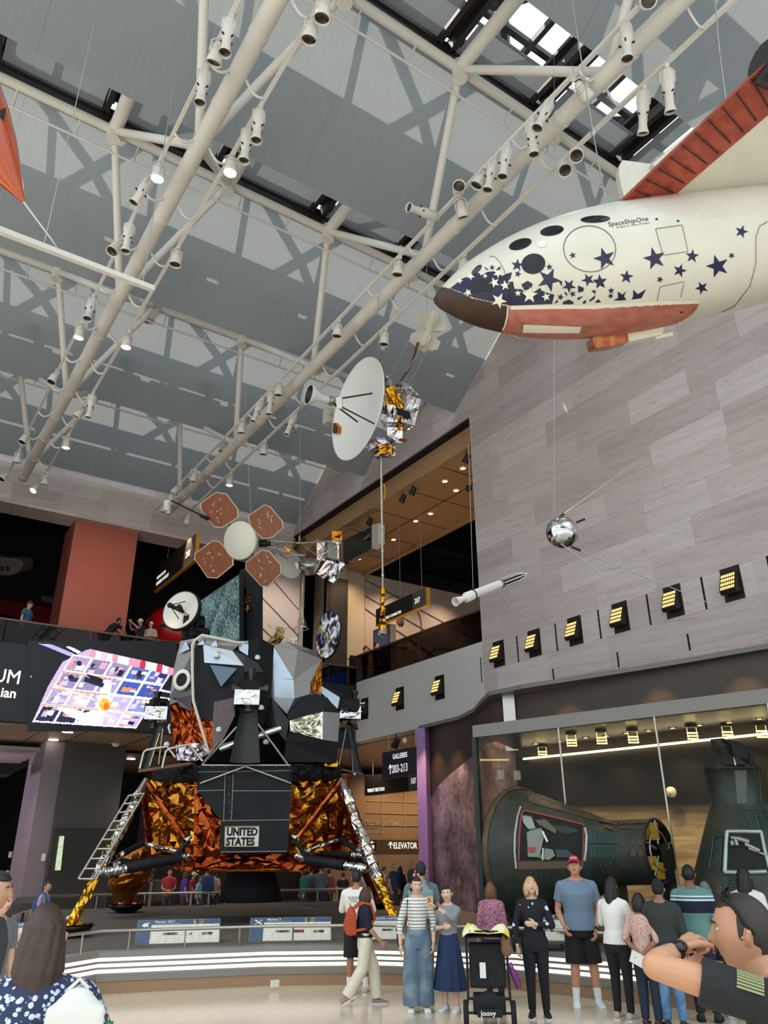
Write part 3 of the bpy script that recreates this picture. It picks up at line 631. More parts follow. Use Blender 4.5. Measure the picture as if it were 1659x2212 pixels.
shape('ffe0c0', 1.1, [(116, 1476), (206, 1510), (205, 1514), (115, 1481)], .046); shape('ffd0a0', 1.0, [(206, 1512), (292, 1545), (291, 1549), (205, 1516)], .046)

SH.sort(key=lambda q: q[0])
def inside(x, y, P_):
    r = False; j = len(P_)-1
    for i in range(len(P_)):
        (xi, yi), (xj, yj) = P_[i], P_[j]
        if (yi > y) != (yj > y) and x < (xj-xi)*(y-yi)/(yj-yi)+xi: r = not r
        j = i
    return r
NXP, NYP = 230, 140; X0P, Y0P, DXP, DYP = 60, 1384, 1.4, 1.4
cc = []
for j in range(NYP):
    for i in range(NXP):
        x, y = X0P+(i+.5)*DXP, Y0P+(j+.5)*DYP; col = (.0014, .002, .003)
        for off, c, e, P_ in SH:
            xs = [q[0] for q in P_]
            if min(xs) <= x <= max(xs) and inside(x, y, P_): l_ = lin(c); k = e*(.8+.4*g.random()); col = (l_[0]*k, l_[1]*k, l_[2]*k)
        cc.append(col)
p = MB(); p.grid(lambda u, v: LP(X0P+u*NXP*DXP, Y0P+v*NYP*DYP, .012), NXP, NYP, False)
t = NT('led_picture'); at = t.n('Attribute', attribute_name='screen'); t.l(at.outputs['Color'], t.b.inputs['Emission Color']); t.b.inputs['Emission Strength'].default_value = 1.0; t.b.inputs['Base Color'].default_value = lin('0d0e12'); t.b.inputs['Roughness'].default_value = .4
o = p.build('picture', t.m, led, fixn=False); ca = o.data.color_attributes.new('screen', 'FLOAT_COLOR', 'CORNER')
for pl in o.data.polygons:
    for li in pl.loop_indices: ca.data[li].color = (*cc[pl.index], 1)
def screen_text(s, px, py, hpx, sx, bold):
    q = LP(px, py, .012); q2 = LP(px, py-hpx, .012); h = (q2-q).length/.72
    M = frame(q, (1, 0, 0), (0, -1, 0)); p = MB(); text(p, s, M, h, sx, bold, .004, 'RIGHT'); return p
screen_text('UM', 43, 1478, 30, .9, 0).build('lettering', lcol('ffffff', 1.3), led); screen_text('ian', 34, 1508, 21, .95, .006).build('lettering', lcol('ffffff', 1.3), led)
# ------------------------------------------------------------------ wall lamps
def wall_lamp(c, n, label, group):
    """dark recess with a louvred amber lamp leaning out of it; n = direction it faces"""
    n = V(n); s = n.cross(V((0, 0, 1))).normalized(); W, H = .5, .8; c = V(c)
    o = thing('wall_lamp', label, 'wall lamp', c, group)
    MB().slab([c+s*(i*W/2)+V((0, 0, j*H/2)) for i, j in ((-1, -1), (1, -1), (1, 1), (-1, 1))], n*.012).build('backplate', mat('lamp_bronze', '1c1511', .5), o)
    p = MB(); a = .4*W; prof = [(.012, .24), (.1, .24), (.26, -.2), (.2, -.28), (.012, -.2)]
    L = [c+s*a+n*x+V((0, 0, z)) for x, z in prof]; Rr = [c-s*a+n*x+V((0, 0, z)) for x, z in prof]
    p.add(L+Rr, [(0, 1, 2, 3, 4), (9, 8, 7, 6, 5)]+[(i, (i+1) % 5, 5+(i+1) % 5, 5+i) for i in range(5)], False); p.build('housing', mat('lamp_bronze', '1c1511'), o)
    p = MB()
    for k in range(4):
        for m in range(7):
            f0, f1 = .06+k*.235, .06+k*.235+.16; q0 = c+n*(.1+.16*f0+.006)+V((0, 0, .24-.44*f0)); q1 = c+n*(.1+.16*f1+.006)+V((0, 0, .24-.44*f1)); w0, w1 = -a+.02+(2*a-.04)*(m/7+.02), -a+.02+(2*a-.04)*((m+1)/7-.02)
            p.poly([q0+s*w0, q0+s*w1, q1+s*w1, q1+s*w0])
    p.build('louvre', mat('amber_glow', 'ffcf7a', emit=1.5, ecol='ffcb78'), o)
    return o
nm = ['nearest the gallery corner', 'second from the gallery corner', 'third from the gallery corner', 'fourth from the gallery corner', 'above the glass showcase', 'farthest from the gallery corner']
for i, yy in enumerate((19.66, 17.9, 16.1, 14.3, 12.45, 10.65)):
    wall_lamp(R(18, yy, 8.28)-V((.0, 0, 0)), (-1, 0, 0), 'amber louvred wall lamp on the stone wall, '+nm[i], 'wall lamps on the stone wall')
wall_lamp(R(18.25, 20.62, 7.9), (0, 1, 0), 'amber wall lamp seen edge-on at the stone wall corner', 'wall lamps on the stone wall')
for px, py, l in ((788, 1531, 'amber wall lamp on the white balcony wall, beside the lander'), (864, 1509, 'amber wall lamp at the middle of the white balcony wall'), (950, 1485, 'amber wall lamp on the white balcony wall nearest the stone wall')):
    wall_lamp(PX(px, py, XW), (-1, 0, 0), l, 'wall lamps on the white balcony wall')
# ------------------------------------------------------------------ hanging signs
def sign(pts, X, body, edge, lines, label, wires, ecol=None, thick=.14, split=None):
    """pts: top-left, top-right, bottom-right, bottom-left pixels on the plane x = X (faces -x)"""
    P_ = [PX(px, py, X) for px, py in pts]; c = sum(P_, V())/4
    o = thing('hanging_sign', label, 'sign', c)
    zt = (P_[0].z+P_[1].z)/2; zb = (P_[2].z+P_[3].z)/2; ya = (P_[0].y+P_[3].y)/2; yb = (P_[1].y+P_[2].y)/2
    MB().box2((X, yb, zb), (X+thick, ya, zt)).build('board', body, o)
    if split:
        ys = ya+(yb-ya)*split; MB().box2((X-.006, yb, zb), (X+.01, ys, zt)).build('number_panel', mat('sign_grey', '5c5855', .5), o)
    if edge: e = MB(); e.box2((X-.01, yb-.05, zb), (X+thick+.01, yb, zt)); e.box2((X-.01, yb-.05, zb-.04), (X+thick+.01, ya, zb)); e.build('edge_trim', edge, o)
    p = MB(); h = zt-zb
    for s, u, v, size, sx, bold in lines: text(p, s, frame((X-.012, ya+(yb-ya)*u, zb+h*v), (0, -1, 0), (-1, 0, 0)), size*h, sx*1.12, bold*.12, .004, spacing=1.06)
    p.build('lettering', m_letters, o)
    p = MB()
    for u, top in wires: yy = ya+(yb-ya)*u; p.tube([(X+thick/2, yy, zt), (X+thick/2, yy, top)], .01, 5)
    p.build('wire', m_steel, o); return o
m_signk = mat('sign_black', '1b1715', .5)
o208 = sign(((336, 1220), (421, 1163), (421, 1215), (336, 1268)), 11.2*S, m_signk, m_orangep, [('BARRON HILTON', .06, .42, .17, .62, .004), ('PIONEERS OF FLIGHT', .06, .16, .2, .62, .012), ('208', .79, .3, .36, .68, .008)], 'black hanging sign numbered 208 with an orange edge', [(.25, rz(18)), (.8, rz(18))], split=.75)
sign(((812, 1318), (920, 1268), (921, 1307), (812, 1350)), 18.9*S, m_signk, m_orangep, [('ONE WORLD CONNECTED', .08, .12, .24, .66, .014), ('207', .79, .3, .44, .68, .012)], 'black hanging sign numbered 207 on the upper floor', [(.48, rz(17.3)), (.9, rz(17.3))], split=.75)
sign(((826, 1627), (912, 1609), (912, 1672), (826, 1682)), 17.6*S, mat('sign_slate', '2d2c38', .5), None, [('GALLERIES', .28, .68, .27, .66, .008), ('203-213', .26, .17, .42, .64, .008)], 'slate hanging sign pointing up to galleries 203-213', [(.1, rz(6.4)), (.8, rz(6.4))], thick=.18)
a = MB(); c0 = PX(843, 1664, 17.6*S-.014); a.bar(c0+V((0, 0, -.13)), c0+V((0, 0, .17)), .03, .01, (1, 0, 0)); a.bar(c0+V((0, 0, .18)), c0+V((0, .1, .06)), .03, .01, (1, 0, 0)); a.bar(c0+V((0, 0, .18)), c0+V((0, -.1, .06)), .03, .01, (1, 0, 0))
a.build('arrow', m_letters, bpy.data.objects['hanging_sign.002'])
sign(((786, 1676), (912, 1660), (912, 1704), (789, 1719)), 19.6*S, m_signk, None, [('WRIGHT BROTHERS', .06, .14, .26, .6, .014), ('107', .82, .3, .4, .66, .008)], 'black hanging sign reading WRIGHT BROTHERS below the slate galleries sign', [(.1, rz(6.4))], split=.78, thick=.3)
def flat_sign(x0, y0, x1, y1, Y, body, lines, label, name='wall_sign'):
    a, b = PY(x0, y0, Y), PY(x1, y1, Y); o = thing(name, label, 'sign', (a+b)/2)
    MB().box2((a.x, Y, b.z), (b.x, Y+.05, a.z)).build('board', body, o); p = MB(); h = a.z-b.z
    for s, u, v, size, sx, bold in lines: text(p, s, frame((a.x+(b.x-a.x)*u, Y-.006, b.z+h*v), (1, 0, 0), (0, -1, 0)), size*h, sx*1.1, bold*.4, .004)
    return o, p, a, b
YWR = 36.9*S
o, p, a, b = flat_sign(813, 1814, 912, 1838, YWR, mat('sign_brown', '4a3a2c', .6), [('ELEVATOR', .36, .22, .78, .7, .012)], 'brown wall sign pointing to the ELEVATOR')
h = a.z-b.z; x = a.x+(b.x-a.x)*.3; z = (a.z+b.z)/2; p.bar((x, YWR-.01, z-h*.28), (x, YWR-.01, z+h*.28), .04, .01, (0, 1, 0)); p.bar((x, YWR-.01, z+h*.3), (x-h*.25, YWR-.01, z+h*.02), .04, .01, (0, 1, 0)); p.bar((x, YWR-.01, z+h*.3), (x+h*.25, YWR-.01, z+h*.02), .04, .01, (0, 1, 0)); p.build('lettering', m_letters, o)
o, p, a, b = flat_sign(796, 1814, 813, 1836, YWR, m_signk, [], 'small black sign with a white escalator symbol and arrow')
x, z, h = (a.x+b.x)/2, (a.z+b.z)/2, a.z-b.z
p.box((x, YWR-.006, z-h*.2), (h*.4, .008, h*.34)); p.bar((x-h*.2, YWR-.01, z+h*.25), (x+h*.2, YWR-.01, z+h*.25), .03, .01, (0, 1, 0)); p.bar((x-h*.2, YWR-.01, z+h*.25), (x-h*.05, YWR-.01, z+h*.38), .03, .01, (0, 1, 0)); p.bar((x-h*.2, YWR-.01, z+h*.25), (x-h*.05, YWR-.01, z+h*.12), .03, .01, (0, 1, 0)); p.build('symbol', m_letters, o)
q = PY(786, 1781, YWR+.05); p = MB(); text(p, '1903 Wright Flyer', frame(q, (1, 0, 0), (0, -1, 0)), .3, .9, .002, .004); q2 = PY(786, 1788, YWR+.05); text(p, 'the original invention', frame(q2, (1, 0, 0), (0, -1, 0)), .11, .9, 0, .004); q3 = PY(788, 1799, YWR+.05); text(p, 'how a dream became real', frame(q3, (1, 0, 0), (0, -1, 0)), .11, .9, 0, .004)
o = thing('wall_lettering', 'pale lettering 1903 Wright Flyer on the brown gridded wall', 'lettering', q); p.build('letters', mat('letters_cream', 'b8ab93', .6), o)
# ------------------------------------------------------------------ lighting tracks on the trusses and their lamps
m_lamp = mat('lamp_white', 'dcd8d0', .45); m_lens = mat('lamp_lens', '3a3128', .15, .2); m_lit = mat('lamp_lit', 'fff6e0', emit=16, ecol='fff3dc')
TR = {}
for nm, xt in (('A', TA), ('B', TB)):
    for sd_, dx in (('L', -.66), ('R', .66)):
        dz = -.12 if sd_ == 'L' else -.3
        a, b = R(xt+dx, -5, ZL+dz), R(xt+dx, 34.3, ZL+dz); TR[nm+sd_] = (a, b)
        lab = {'AL': 'white lighting track on the left side of the truss with the lit lamps', 'AR': 'white lighting track on the right side of the truss with the lit lamps', 'BL': 'white lighting track on the upper side of the truss nearer the stone wall', 'BR': 'white lighting track on the lower side of the truss nearer the stone wall'}[nm+sd_]
        o = thing('lighting_track', lab, 'lighting track', a)
        MB().bar(a, b, .07, .07).build('rail', m_tube, o); MB().bar(a+V((0, 0, .075)), b+V((0, 0, .075)), .025, .02).build('conduit', m_tube, o)
        for k in range(18):
            y = -3.6+k*2.1; q = R(xt+dx, y, ZL+dz); c = R(xt, y, ZL); m_ = []
            for i in range(9):
                th = i/8; p0 = c+V((dx/abs(dx)*.17, 0, -.05)); m_.append(p0.lerp(q, th)+V((0, 0, -.16*sin(pi*th))))
            MB().tube(m_, .022, 6, ry=.035).build('bracket', m_tube, o)
def on_track(key, px, py):
    a, b = TR[key]; lo, hi = 0.0, 1.0; best = None
    for i in range(1200):
        q = a.lerp(b, i/1200); x, y, z = proj(q)
        if z < 1: continue
        d = (x-px)**2+(y-py)**2
        if best is None or d < best[0]: best = (d, q)
    return best[1]
def lamp_proto(kind):
    """local frame: hangs below the origin, aims along -z of the 'head' direction (built pointing down)"""
    o = thing('track_spotlight', 'x', 'spotlight', (0, 0, 0))
    c = MB(); c.box((0, 0, -.03), (.07, .12, .06)); c.tube([(0, .05, .0), (.06, .09, .1), (.1, .02, .14), (.03, -.03, .05)], .008, 5); c.build('clamp', m_lamp, o)
    y = MB(); y.tube([(-.115, 0, -.3), (-.115, 0, -.12), (-.07, 0, -.07), (.07, 0, -.07), (.115, 0, -.12), (.115, 0, -.3)], .012, 6); y.build('yoke', m_lamp, o)
    if kind == 'profile':
        b = MB(); b.lathe([(.001, .06), (.07, .055), (.095, 0), (.1, -.12), (.105, -.2), (.1, -.3), (.09, -.34)], 16, (0, 0, -.12)); 
        for k in range(8): b.box((.1*cos(k*pi/4), .1*sin(k*pi/4), -.2), (.014, .014, .16), rot=Matrix.Rotation(k*pi/4, 3, 'Z'))
        bo = b.build('body', m_lamp, o)
        n = MB(); n.lathe([(.09, 0), (.075, -.03), (.07, -.2), (.08, -.24), (.105, -.33), (.1, -.335), (.07, -.25)], 16, (0, 0, -.46)); n.build('barrel', m_lamp, o)
        n = MB(); n.lathe([(.001, 0), (.088, 0), (.088, -.01)], 16, (0, 0, -.755)); n.build('lens', m_lens, o)
        n = MB()
        for k in range(4): n.box((.1*cos(k*pi/2+.5), .1*sin(k*pi/2+.5), -.47), (.05, .02, .025), rot=Matrix.Rotation(k*pi/2+.5, 3, 'Z'))
        n.build('shutter', m_dkmetal, bo)
    else:
        b = MB(); b.lathe([(.001, 0), (.055, -.01), (.08, -.06), (.09, -.14), (.125, -.3), (.13, -.36), (.122, -.36), (.1, -.3)], 16, (0, 0, -.1)); bo = b.build('body', m_lamp, o)
        for k in range(3):
            MB().lathe([(.086+.006*k, 0), (.1+.008*k, 0), (.1+.008*k, -.012), (.086+.006*k, -.012)], 16, (0, 0, -.17-.045*k)).build('cooling_fin', m_lamp, bo)
        n = MB(); n.lathe([(.001, 0), (.112, 0), (.118, -.015)], 16, (0, 0, -.43)); n.build('lens', m_lit if kind == 'lit' else m_lens, o)
    return o
PROTO = {k: lamp_proto(k) for k in ('profile', 'can', 'lit')}
used = {}
def lamp(kind, key, px, py, tilt=0, az=0, where='', sc_=1.12):
    q = on_track(key, px, py-(16 if kind == 'profile' else 8))
    M = Matrix.Translation(q+V((0, 0, -.03))) @ Matrix.Rotation(az, 4, 'Z') @ Matrix.Rotation(tilt, 4, 'X') @ Matrix.Scale(sc_, 4)
    kindn = {'profile': 'long white spotlight', 'can': 'short white can spotlight', 'lit': 'glowing white can spotlight'}[kind]
    lab = f'{kindn} {where}'
    if kind not in used: used[kind] = 1; o = PROTO[kind]; o.matrix_world = M; WM[o.name] = M
    else: o = dup(PROTO[kind], M)
    o['label'] = lab; o['group'] = 'spotlights on the lighting tracks'
    return q
ta = 'on left truss, left track'; tb = 'on left truss, right track'; tc_ = 'on right truss, upper track'; td = 'on right truss, lower track'
LAMPS = [
 ('profile', 'AL', 563, 82, .1, 0, ta+', topmost'), ('can', 'AL', 542, 115, .5, 0, ta+', just below the topmost long one'), ('profile', 'AL', 508, 192, .1, 0, ta+', second long one from the top'), ('lit', 'AL', 404, 378, .1, 0, ta+', above the third long'), ('profile', 'AL', 388, 425, .35, 1.2, ta+', tilted under the glowing one'),
 ('profile', 'AL', 335, 518, .05, 0, ta+', above the suspended bar end'), ('can', 'AL', 305, 550, .4, 2, ta+', beside the white suspended bar'), ('profile', 'AL', 245, 675, .2, 2.6, ta+', over the lower glowing lamp'), ('lit', 'AL', 220, 722, .15, 0, ta+', lower of its two glowing lamps'), ('can', 'AL', 160, 825, .3, 2, ta+', below both glowing lamps'), ('can', 'AL', 92, 955, .3, 2, ta+', near the far wall'), ('can', 'AL', 72, 992, .2, 0, ta+', at the far wall'), ('can', 'AL', 46, 1038, .5, 2, ta+', at the very end'),
 ('can', 'AR', 678, 38, .3, 0, tb+', at the top'), ('can', 'AR', 722, 8, .2, 0, tb+', cut by the picture top'), ('profile', 'AR', 565, 248, .05, 0, tb+', upper of a close pair'), ('profile', 'AR', 538, 288, .1, 0, tb+', lower of a close pair'), ('lit', 'AR', 506, 340, .1, 0, tb+', upper glowing lamp'), ('can', 'AR', 388, 543, .1, 0, tb+', level with the suspended bar'), ('lit', 'AR', 278, 722, .1, 0, tb+', glowing under the white speaker'), ('profile', 'AR', 200, 862, .1, 0, tb+', nearest the far wall'), ('can', 'AR', 190, 884, .5, 1, tb+', beside the last long one'), ('lit', 'AR', 148, 945, .1, 0, tb+', third glowing lamp'), ('can', 'AR', 102, 1026, .2, 0, tb+', before the end'), ('lit', 'AR', 92, 1052, .5, 2, tb+', last glowing lamp at the stone beam'),
 ('can', 'BL', 1440, 66, .7, 2.4, tc_+', topmost, with a round dotted face'), ('profile', 'BL', 1405, 112, .12, 0, tc_+', topmost long one'), ('can', 'BL', 1290, 222, 1.1, -1.5, tc_+', aimed to the right'), ('profile', 'BL', 1237, 275, .4, 1.0, tc_+', tilted, below the right-aimed one'), ('profile', 'BL', 1196, 320, .1, -.6, tc_+', over the two small lower cans'), ('profile', 'BL', 1142, 368, .2, .6, tc_+', upper of three together'), ('profile', 'BL', 1112, 398, .25, .6, tc_+', middle of three together'), ('can', 'BL', 1090, 408, .5, .6, tc_+', lowest of three together'), ('can', 'BL', 1024, 462, 1.2, 2.5, tc_+', warm-lensed, above the spaceplane nose'), ('can', 'BL', 1040, 474, .5, -1, tc_+', behind the warm-lensed one'), ('profile', 'BL', 985, 520, 1.35, 1.6, tc_+', lying level over the spaceplane nose'), ('can', 'BL', 900, 598, .2, 0, tc_+', left of the spaceplane nose'),
 ('can', 'BL', 767, 732, .15, 0, tc_+', above the dish spacecraft'), ('can', 'BL', 637, 860, .15, 0, tc_+', beside the feed horn of the dish'), ('profile', 'BL', 617, 885, .1, 0, tc_+', left of the feed horn, upper long one'), ('profile', 'BL', 596, 905, .3, 1, tc_+', left of the feed horn, lower long one'), ('can', 'BL', 555, 940, .2, 0, tc_+', left of the white pendant speaker'), ('can', 'BL', 446, 1042, .2, 0, tc_+', above the brown solar panels'), ('can', 'BL', 415, 1075, .6, 1, tc_+', by the uppermost solar panel'), ('profile', 'BL', 392, 1100, .2, 0, tc_+', near the far end'), ('can', 'BL', 378, 1108, .2, 0, tc_+', at the far end'),
 ('profile', 'BR', 1450, 168, .45, -.8, td+', topmost'), ('profile', 'BR', 1400, 210, .5, -.6, td+', second from the top'), ('can', 'BR', 1255, 342, .5, 2.2, td+', right one of two small cans'), ('can', 'BR', 1223, 365, .4, 2.4, td+', left one of two small cans'), ('lit', 'BR', 1011, 566, .1, 0, td+', glowing above the spaceplane nose'), ('can', 'BR', 840, 724, .15, 0, td+', left of the white finned boom unit'), ('profile', 'BR', 645, 912, .3, 1, td+', left of the dish spacecraft'), ('can', 'BR', 577, 965, .15, 0, td+', between two long ones and the end'), ('lit', 'BR', 502, 1033, .1, 0, td+', glowing above the solar panels'), ('lit', 'BR', 418, 1124, .4, 0, td+', last glowing lamp over the gallery sign')]
LIT = []
for a in LAMPS:
    q = lamp(*a)
    if a[0] == 'lit': LIT.append(q)
# white pendant speakers and the suspended bar
for px, py, d, l in ((323, 683, 26.0, 'white cylindrical speaker hanging beside the left truss'), (482, 966, 33.5, 'white cylindrical speaker hanging left of the right truss')):
    c = PD(px, py, d); o = thing('pendant_speaker', l, 'speaker', c, 'white pendant speakers')
    MB().lathe([(.001, .22), (.17, .22), (.19, .18), (.19, -.2), (.16, -.22)], 20, c).build('body', m_lamp, o); MB().lathe([(.001, -.215), (.16, -.215), (.16, -.23)], 20, c).build('grille', m_steel, o)
    MB().tube([c+V((0, 0, .2)), c+V((0, 0, 1.6))], .012, 5).build('rod', m_steel, o)
a, b = PD(-60, 475, 10.3), PD(331, 624, 12.4); o = thing('suspended_bar', 'long white square bar hanging beneath the left truss', 'bar', b)
MB().bar(a, b, .085, .085).build('bar', m_white, o); MB().tube([a.lerp(b, .35), a.lerp(b, .35)+V((0, 0, 5))], .008, 5).build('wire', m_steel, o); MB().tube([a.lerp(b, .93), a.lerp(b, .93)+V((0, 0, 5))], .008, 5).build('wire', m_steel, o)
# ------------------------------------------------------------------ white spaceplane with blue stars
m_hull = mat('hull_cream', 'dcd9ce', .28, noise_=(1.5, 'd0cbbd', .3, .7), coat=.3); m_pink = mat('hull_pink', 'c07a6a', .5, noise_=(6, 'ad6156', .4, .65)); m_brown = mat('nose_brown', '3a2a20', .5, noise_=(5, '4d2f22', .4, .7))
m_star = mat('star_blue', '0c1940', .35); m_starw = mat('star_cream', 'ece6d6', .35); m_port = mat('porthole_glass', '20262c', .06, .3); m_red = mat('wing_red', 'ab4f38', .5, noise_=(7, '8f3a30', .42, .66)); m_line = mat('dark_line', '2a2226', .6)
SN, ST = PD(937, 650, 10.2), PD(1659, 528, 9.0); sax = (ST-SN).normalized(); sL = (ST-SN).length
fwd = -sax; sup = (V((0, 0, 1))-fwd*fwd.z).normalized(); slf = sup.cross(fwd)
SM = Matrix(((fwd.x, slf.x, sup.x, SN.x), (fwd.y, slf.y, sup.y, SN.y), (fwd.z, slf.z, sup.z, SN.z), (0, 0, 0, 1))); SMI = SM.inverted()
def sx_(x): l = 10.2*(x-937)/(10.2*(x-937)+9*(1659-x)); return l*sL
RP = [(0, 0)]+[(sx_(x), r) for x, r in ((941, .06), (950, .125), (962, .18), (985, .285), (1015, .395), (1050, .49), (1110, .62), (1180, .72), (1250, .775), (1330, .79), (1420, .77), (1500, .735), (1580, .7), (1659, .66))]+[(5.2, .56), (6.2, .46), (6.6, .42)]
def srad(s):
    if s <= 0: return 0
    for i in range(len(RP)-1):
        if RP[i][0] <= s <= RP[i+1][0]:
            a, b = RP[max(i-1, 0)], RP[i]; c, d = RP[i+1], RP[min(i+2, len(RP)-1)]; h = c[0]-b[0]; u = (s-b[0])/h
            if i == 0: return c[1]*sqrt(u)
            m0 = (c[1]-a[1])/(c[0]-a[0])*h; m1 = (d[1]-b[1])/max(d[0]-b[0], 1e-6)*h
            return (2*u**3-3*u*u+1)*b[1]+(u**3-2*u*u+u)*m0+(3*u*u-2*u**3)*c[1]+(u**3-u*u)*m1
    return RP[-1][1]
def hull_hit(px, py, off=.004):
    r = ray(px, py); t = 7.5
    def ins(t): q = SMI @ (EYE+r*t); return q.y*q.y+q.z*q.z < srad(-q.x)**2
    while t < 12 and not ins(t): t += .03
    if t >= 12: return None
    a, b = t-.03, t
    for _ in range(18):
        m = (a+b)/2
        if ins(m): b = m
        else: a = m
    p = EYE+r*b; q = SMI @ p; n = (SM.to_3x3() @ V((.15, q.y, q.z))).normalized(); return p+n*off
def decal(mb, pts, off=.004, cuts=2):
    bm = bmesh.new(); f = bm.faces.new([bm.verts.new((x, y, 0)) for x, y in pts]); bmesh.ops.triangulate(bm, faces=[f])
    if cuts: bmesh.ops.subdivide_edges(bm, edges=bm.edges, cuts=cuts, use_grid_fill=True)
    hit = {}; fs = []
    for v in bm.verts: hit[v] = hull_hit(v.co.x, v.co.y, off)
    vs = [v for v in bm.verts if hit[v] is not None]; ix = {v: i for i, v in enumerate(vs)}
    fs = [tuple(ix[v] for v in f.verts) for f in bm.faces if all(v in ix for v in f.verts)]
    mb.add([hit[v] for v in vs], fs, True); bm.free()
ship = thing('spaceplane', 'cream spaceplane with a brown nose, pink belly and blue stars hanging by the stone wall', 'spaceplane', M=SM)
z1 = lambda x, y: (920+x/4.366, 420+y/4.366); z2 = lambda x, y: (1279+x/4.366, 420+y/4.366)
brownp = [(900, 640), z1(150, 870), z1(230, 888), z1(350, 935), z1(450, 983), z1(600, 1013), z1(775, 1058), z1(770, 1150), z1(745, 1240), z1(690, 1330), z1(600, 1600), (900, 800)]
pinkp = [z1(775, 1070), z1(1200, 1070), z2(0, 1080), z2(1003, 1024), z2(945, 1118), z2(800, 1220), z2(200, 1700), z1(600, 1600), z1(690, 1330), z1(745, 1240), z1(770, 1150)]
NS, NTH = 230, 240; p = MB(); vs = []; fs = []; mi = []
for i in range(NS+1):
    s = 6.6*(i/NS)**1.25
    vs += [V((-s, srad(s)*cos(2*pi*j/NTH), srad(s)*sin(2*pi*j/NTH))) for j in range(NTH)]
for i in range(NS):
    for j in range(NTH):
        f = (i*NTH+j, i*NTH+(j+1) % NTH, (i+1)*NTH+(j+1) % NTH, (i+1)*NTH+j); c = (vs[f[0]]+vs[f[2]])/2; wc = SM @ c; vis = (SM.to_3x3() @ V((0, c.y, c.z))).dot(EYE-wc) > 0; wc = wc if vis else SM @ V((c.x, -c.y, c.z)); q = proj(wc)
        k = 1 if inside(q[0], q[1], brownp) else 2 if inside(q[0], q[1], pinkp) else 0
        fs.append(f); mi.append(k)
p.M = SM; p.add(vs, fs, True); p.mi = mi; p.build('fuselage', [m_hull, m_brown, m_pink], ship)
p = MB(); stars = [(z1(1385, 575), 8), (z1(862, 668), 14), (z1(1165, 685), 8), (z1(1160, 805), 27), (z1(868, 750), 8), (z1(625, 690), 6.5), (z1(1350, 862), 16), (z1(1385, 938), 8), (z1(1270, 968), 8), (z1(1530, 805), 15), (z1(1640, 832), 14.5),
  (z2(120, 605), 25), (z2(590, 605), 25.5), (z2(325, 778), 15.5), (z2(75, 822), 16.5), (z2(640, 802), 8), (z2(828, 718), 15.5), (z2(945, 582), 15.5), (z2(1316, 576), 7.5), (z2(1185, 676), 26), (z2(1410, 352), 15), (z2(1035, 880), 15), (z2(180, 907), 8), (z2(175, 957), 7)]
for i, ((x, y), r) in enumerate(stars): decal(p, [(x+(a-x), y-(b-y)) for a, b in star(x, y, r, rot=(-.3 if i % 3 else .25)+.2*(i % 4))], .004, 1)
for poly in ([z2(200, 998), z2(245, 975), z2(243, 912), z2(285, 945), z2(322, 912), z2(300, 960), z2(325, 993), z2(270, 1000)], [z2(372, 990), z2(388, 960), z2(388, 897), z2(432, 940), z2(510, 892), z2(465, 978)], [z2(22, 1020), z2(60, 985), z2(85, 1017)]): decal(p, poly, .004, 1)
blue = [(230, 885), (345, 795), (470, 742), (500, 740), (520, 765), (575, 735), (540, 790), (600, 800), (600, 730), (640, 725), (720, 770), (740, 810), (770, 745), (812, 735), (800, 790), (765, 830), (822, 820), (835, 890), (905, 895), (960, 960), (1080, 880), (1088, 905), (1060, 935), (1110, 960), (1140, 1000), (1150, 930), (1212, 945), (1190, 1032), (1000, 1040), (800, 1048), (600, 1006), (455, 975), (350, 928)]
decal(p, [z1(*q) for q in blue], .004, 3)
for poly in ([(900, 850), (960, 815), (1010, 845), (990, 890), (930, 905)], [(560, 685), (590, 710), (580, 716), (552, 692)], [(1250, 815), (1285, 820), (1285, 870)], [(1435, 860), (1490, 880), (1485, 915), (1435, 925)], [(1560, 905), (1605, 905), (1595, 940)], [(1540, 1000), (1600, 945), (1590, 985), (1545, 1012)], [(1295, 1010), (1350, 990), (1400, 1020), (1380, 1034), (1290, 1035)], [(1480, 1015), (1510, 990), (1510, 1025), (1480, 1030)], [(1430, 975), (1485, 955), (1450, 990), (1428, 995)], [(660, 715), (700, 675), (705, 710)], [(1310, 915), (1335, 935), (1330, 960), (1308, 930)], [(1205, 1030), (1240, 990), (1250, 1015)]): decal(p, [z1(*q) for q in poly], .004, 1)
p.build('star_pattern', m_star, ship)
p = MB()
for x, y, r in ((320, 815, 34), (425, 772, 42), (680, 745, 46), (748, 858, 50), (648, 832, 52), (690, 1000, 78), (980, 950, 80), (1135, 965, 46), (400, 925, 40), (560, 770, 26), (870, 930, 34)): c = z1(x, y); decal(p, [(a, 2*c[1]-b) for a, b in star(*c, r/4.366, .2+x*.01)], .0065, 1)
p.build('cream_star_pattern', m_starw, ship)
def ellp(cx, cy, a, b, rot=0, n=28): return [(cx+a*cos(t)*cos(rot)-b*sin(t)*sin(rot), cy+a*cos(t)*sin(rot)+b*sin(t)*cos(rot)) for t in [2*pi*i/n for i in range(n)]]
for x, y, a, b, rot in ((480, 712, 62, 24, -.75), (525, 880, 107, 86, -.25), (1015, 655, 113, 95, -.2), (892, 472, 110, 48, -.3), (1190, 345, 112, 45, -.18), (1600, 236, 140, 33, -.05)):
    c = z1(x, y); pn = MB(); decal(pn, ellp(*c, a/4.366, b/4.366, rot), .007, 1); pn.build('porthole', m_port, ship)
c = z1(1097, 468); pn = MB(); decal(pn, ellp(*c, 10.6, 7.5, -.1), .007, 1); pn.build('vent_cap', m_white, ship)
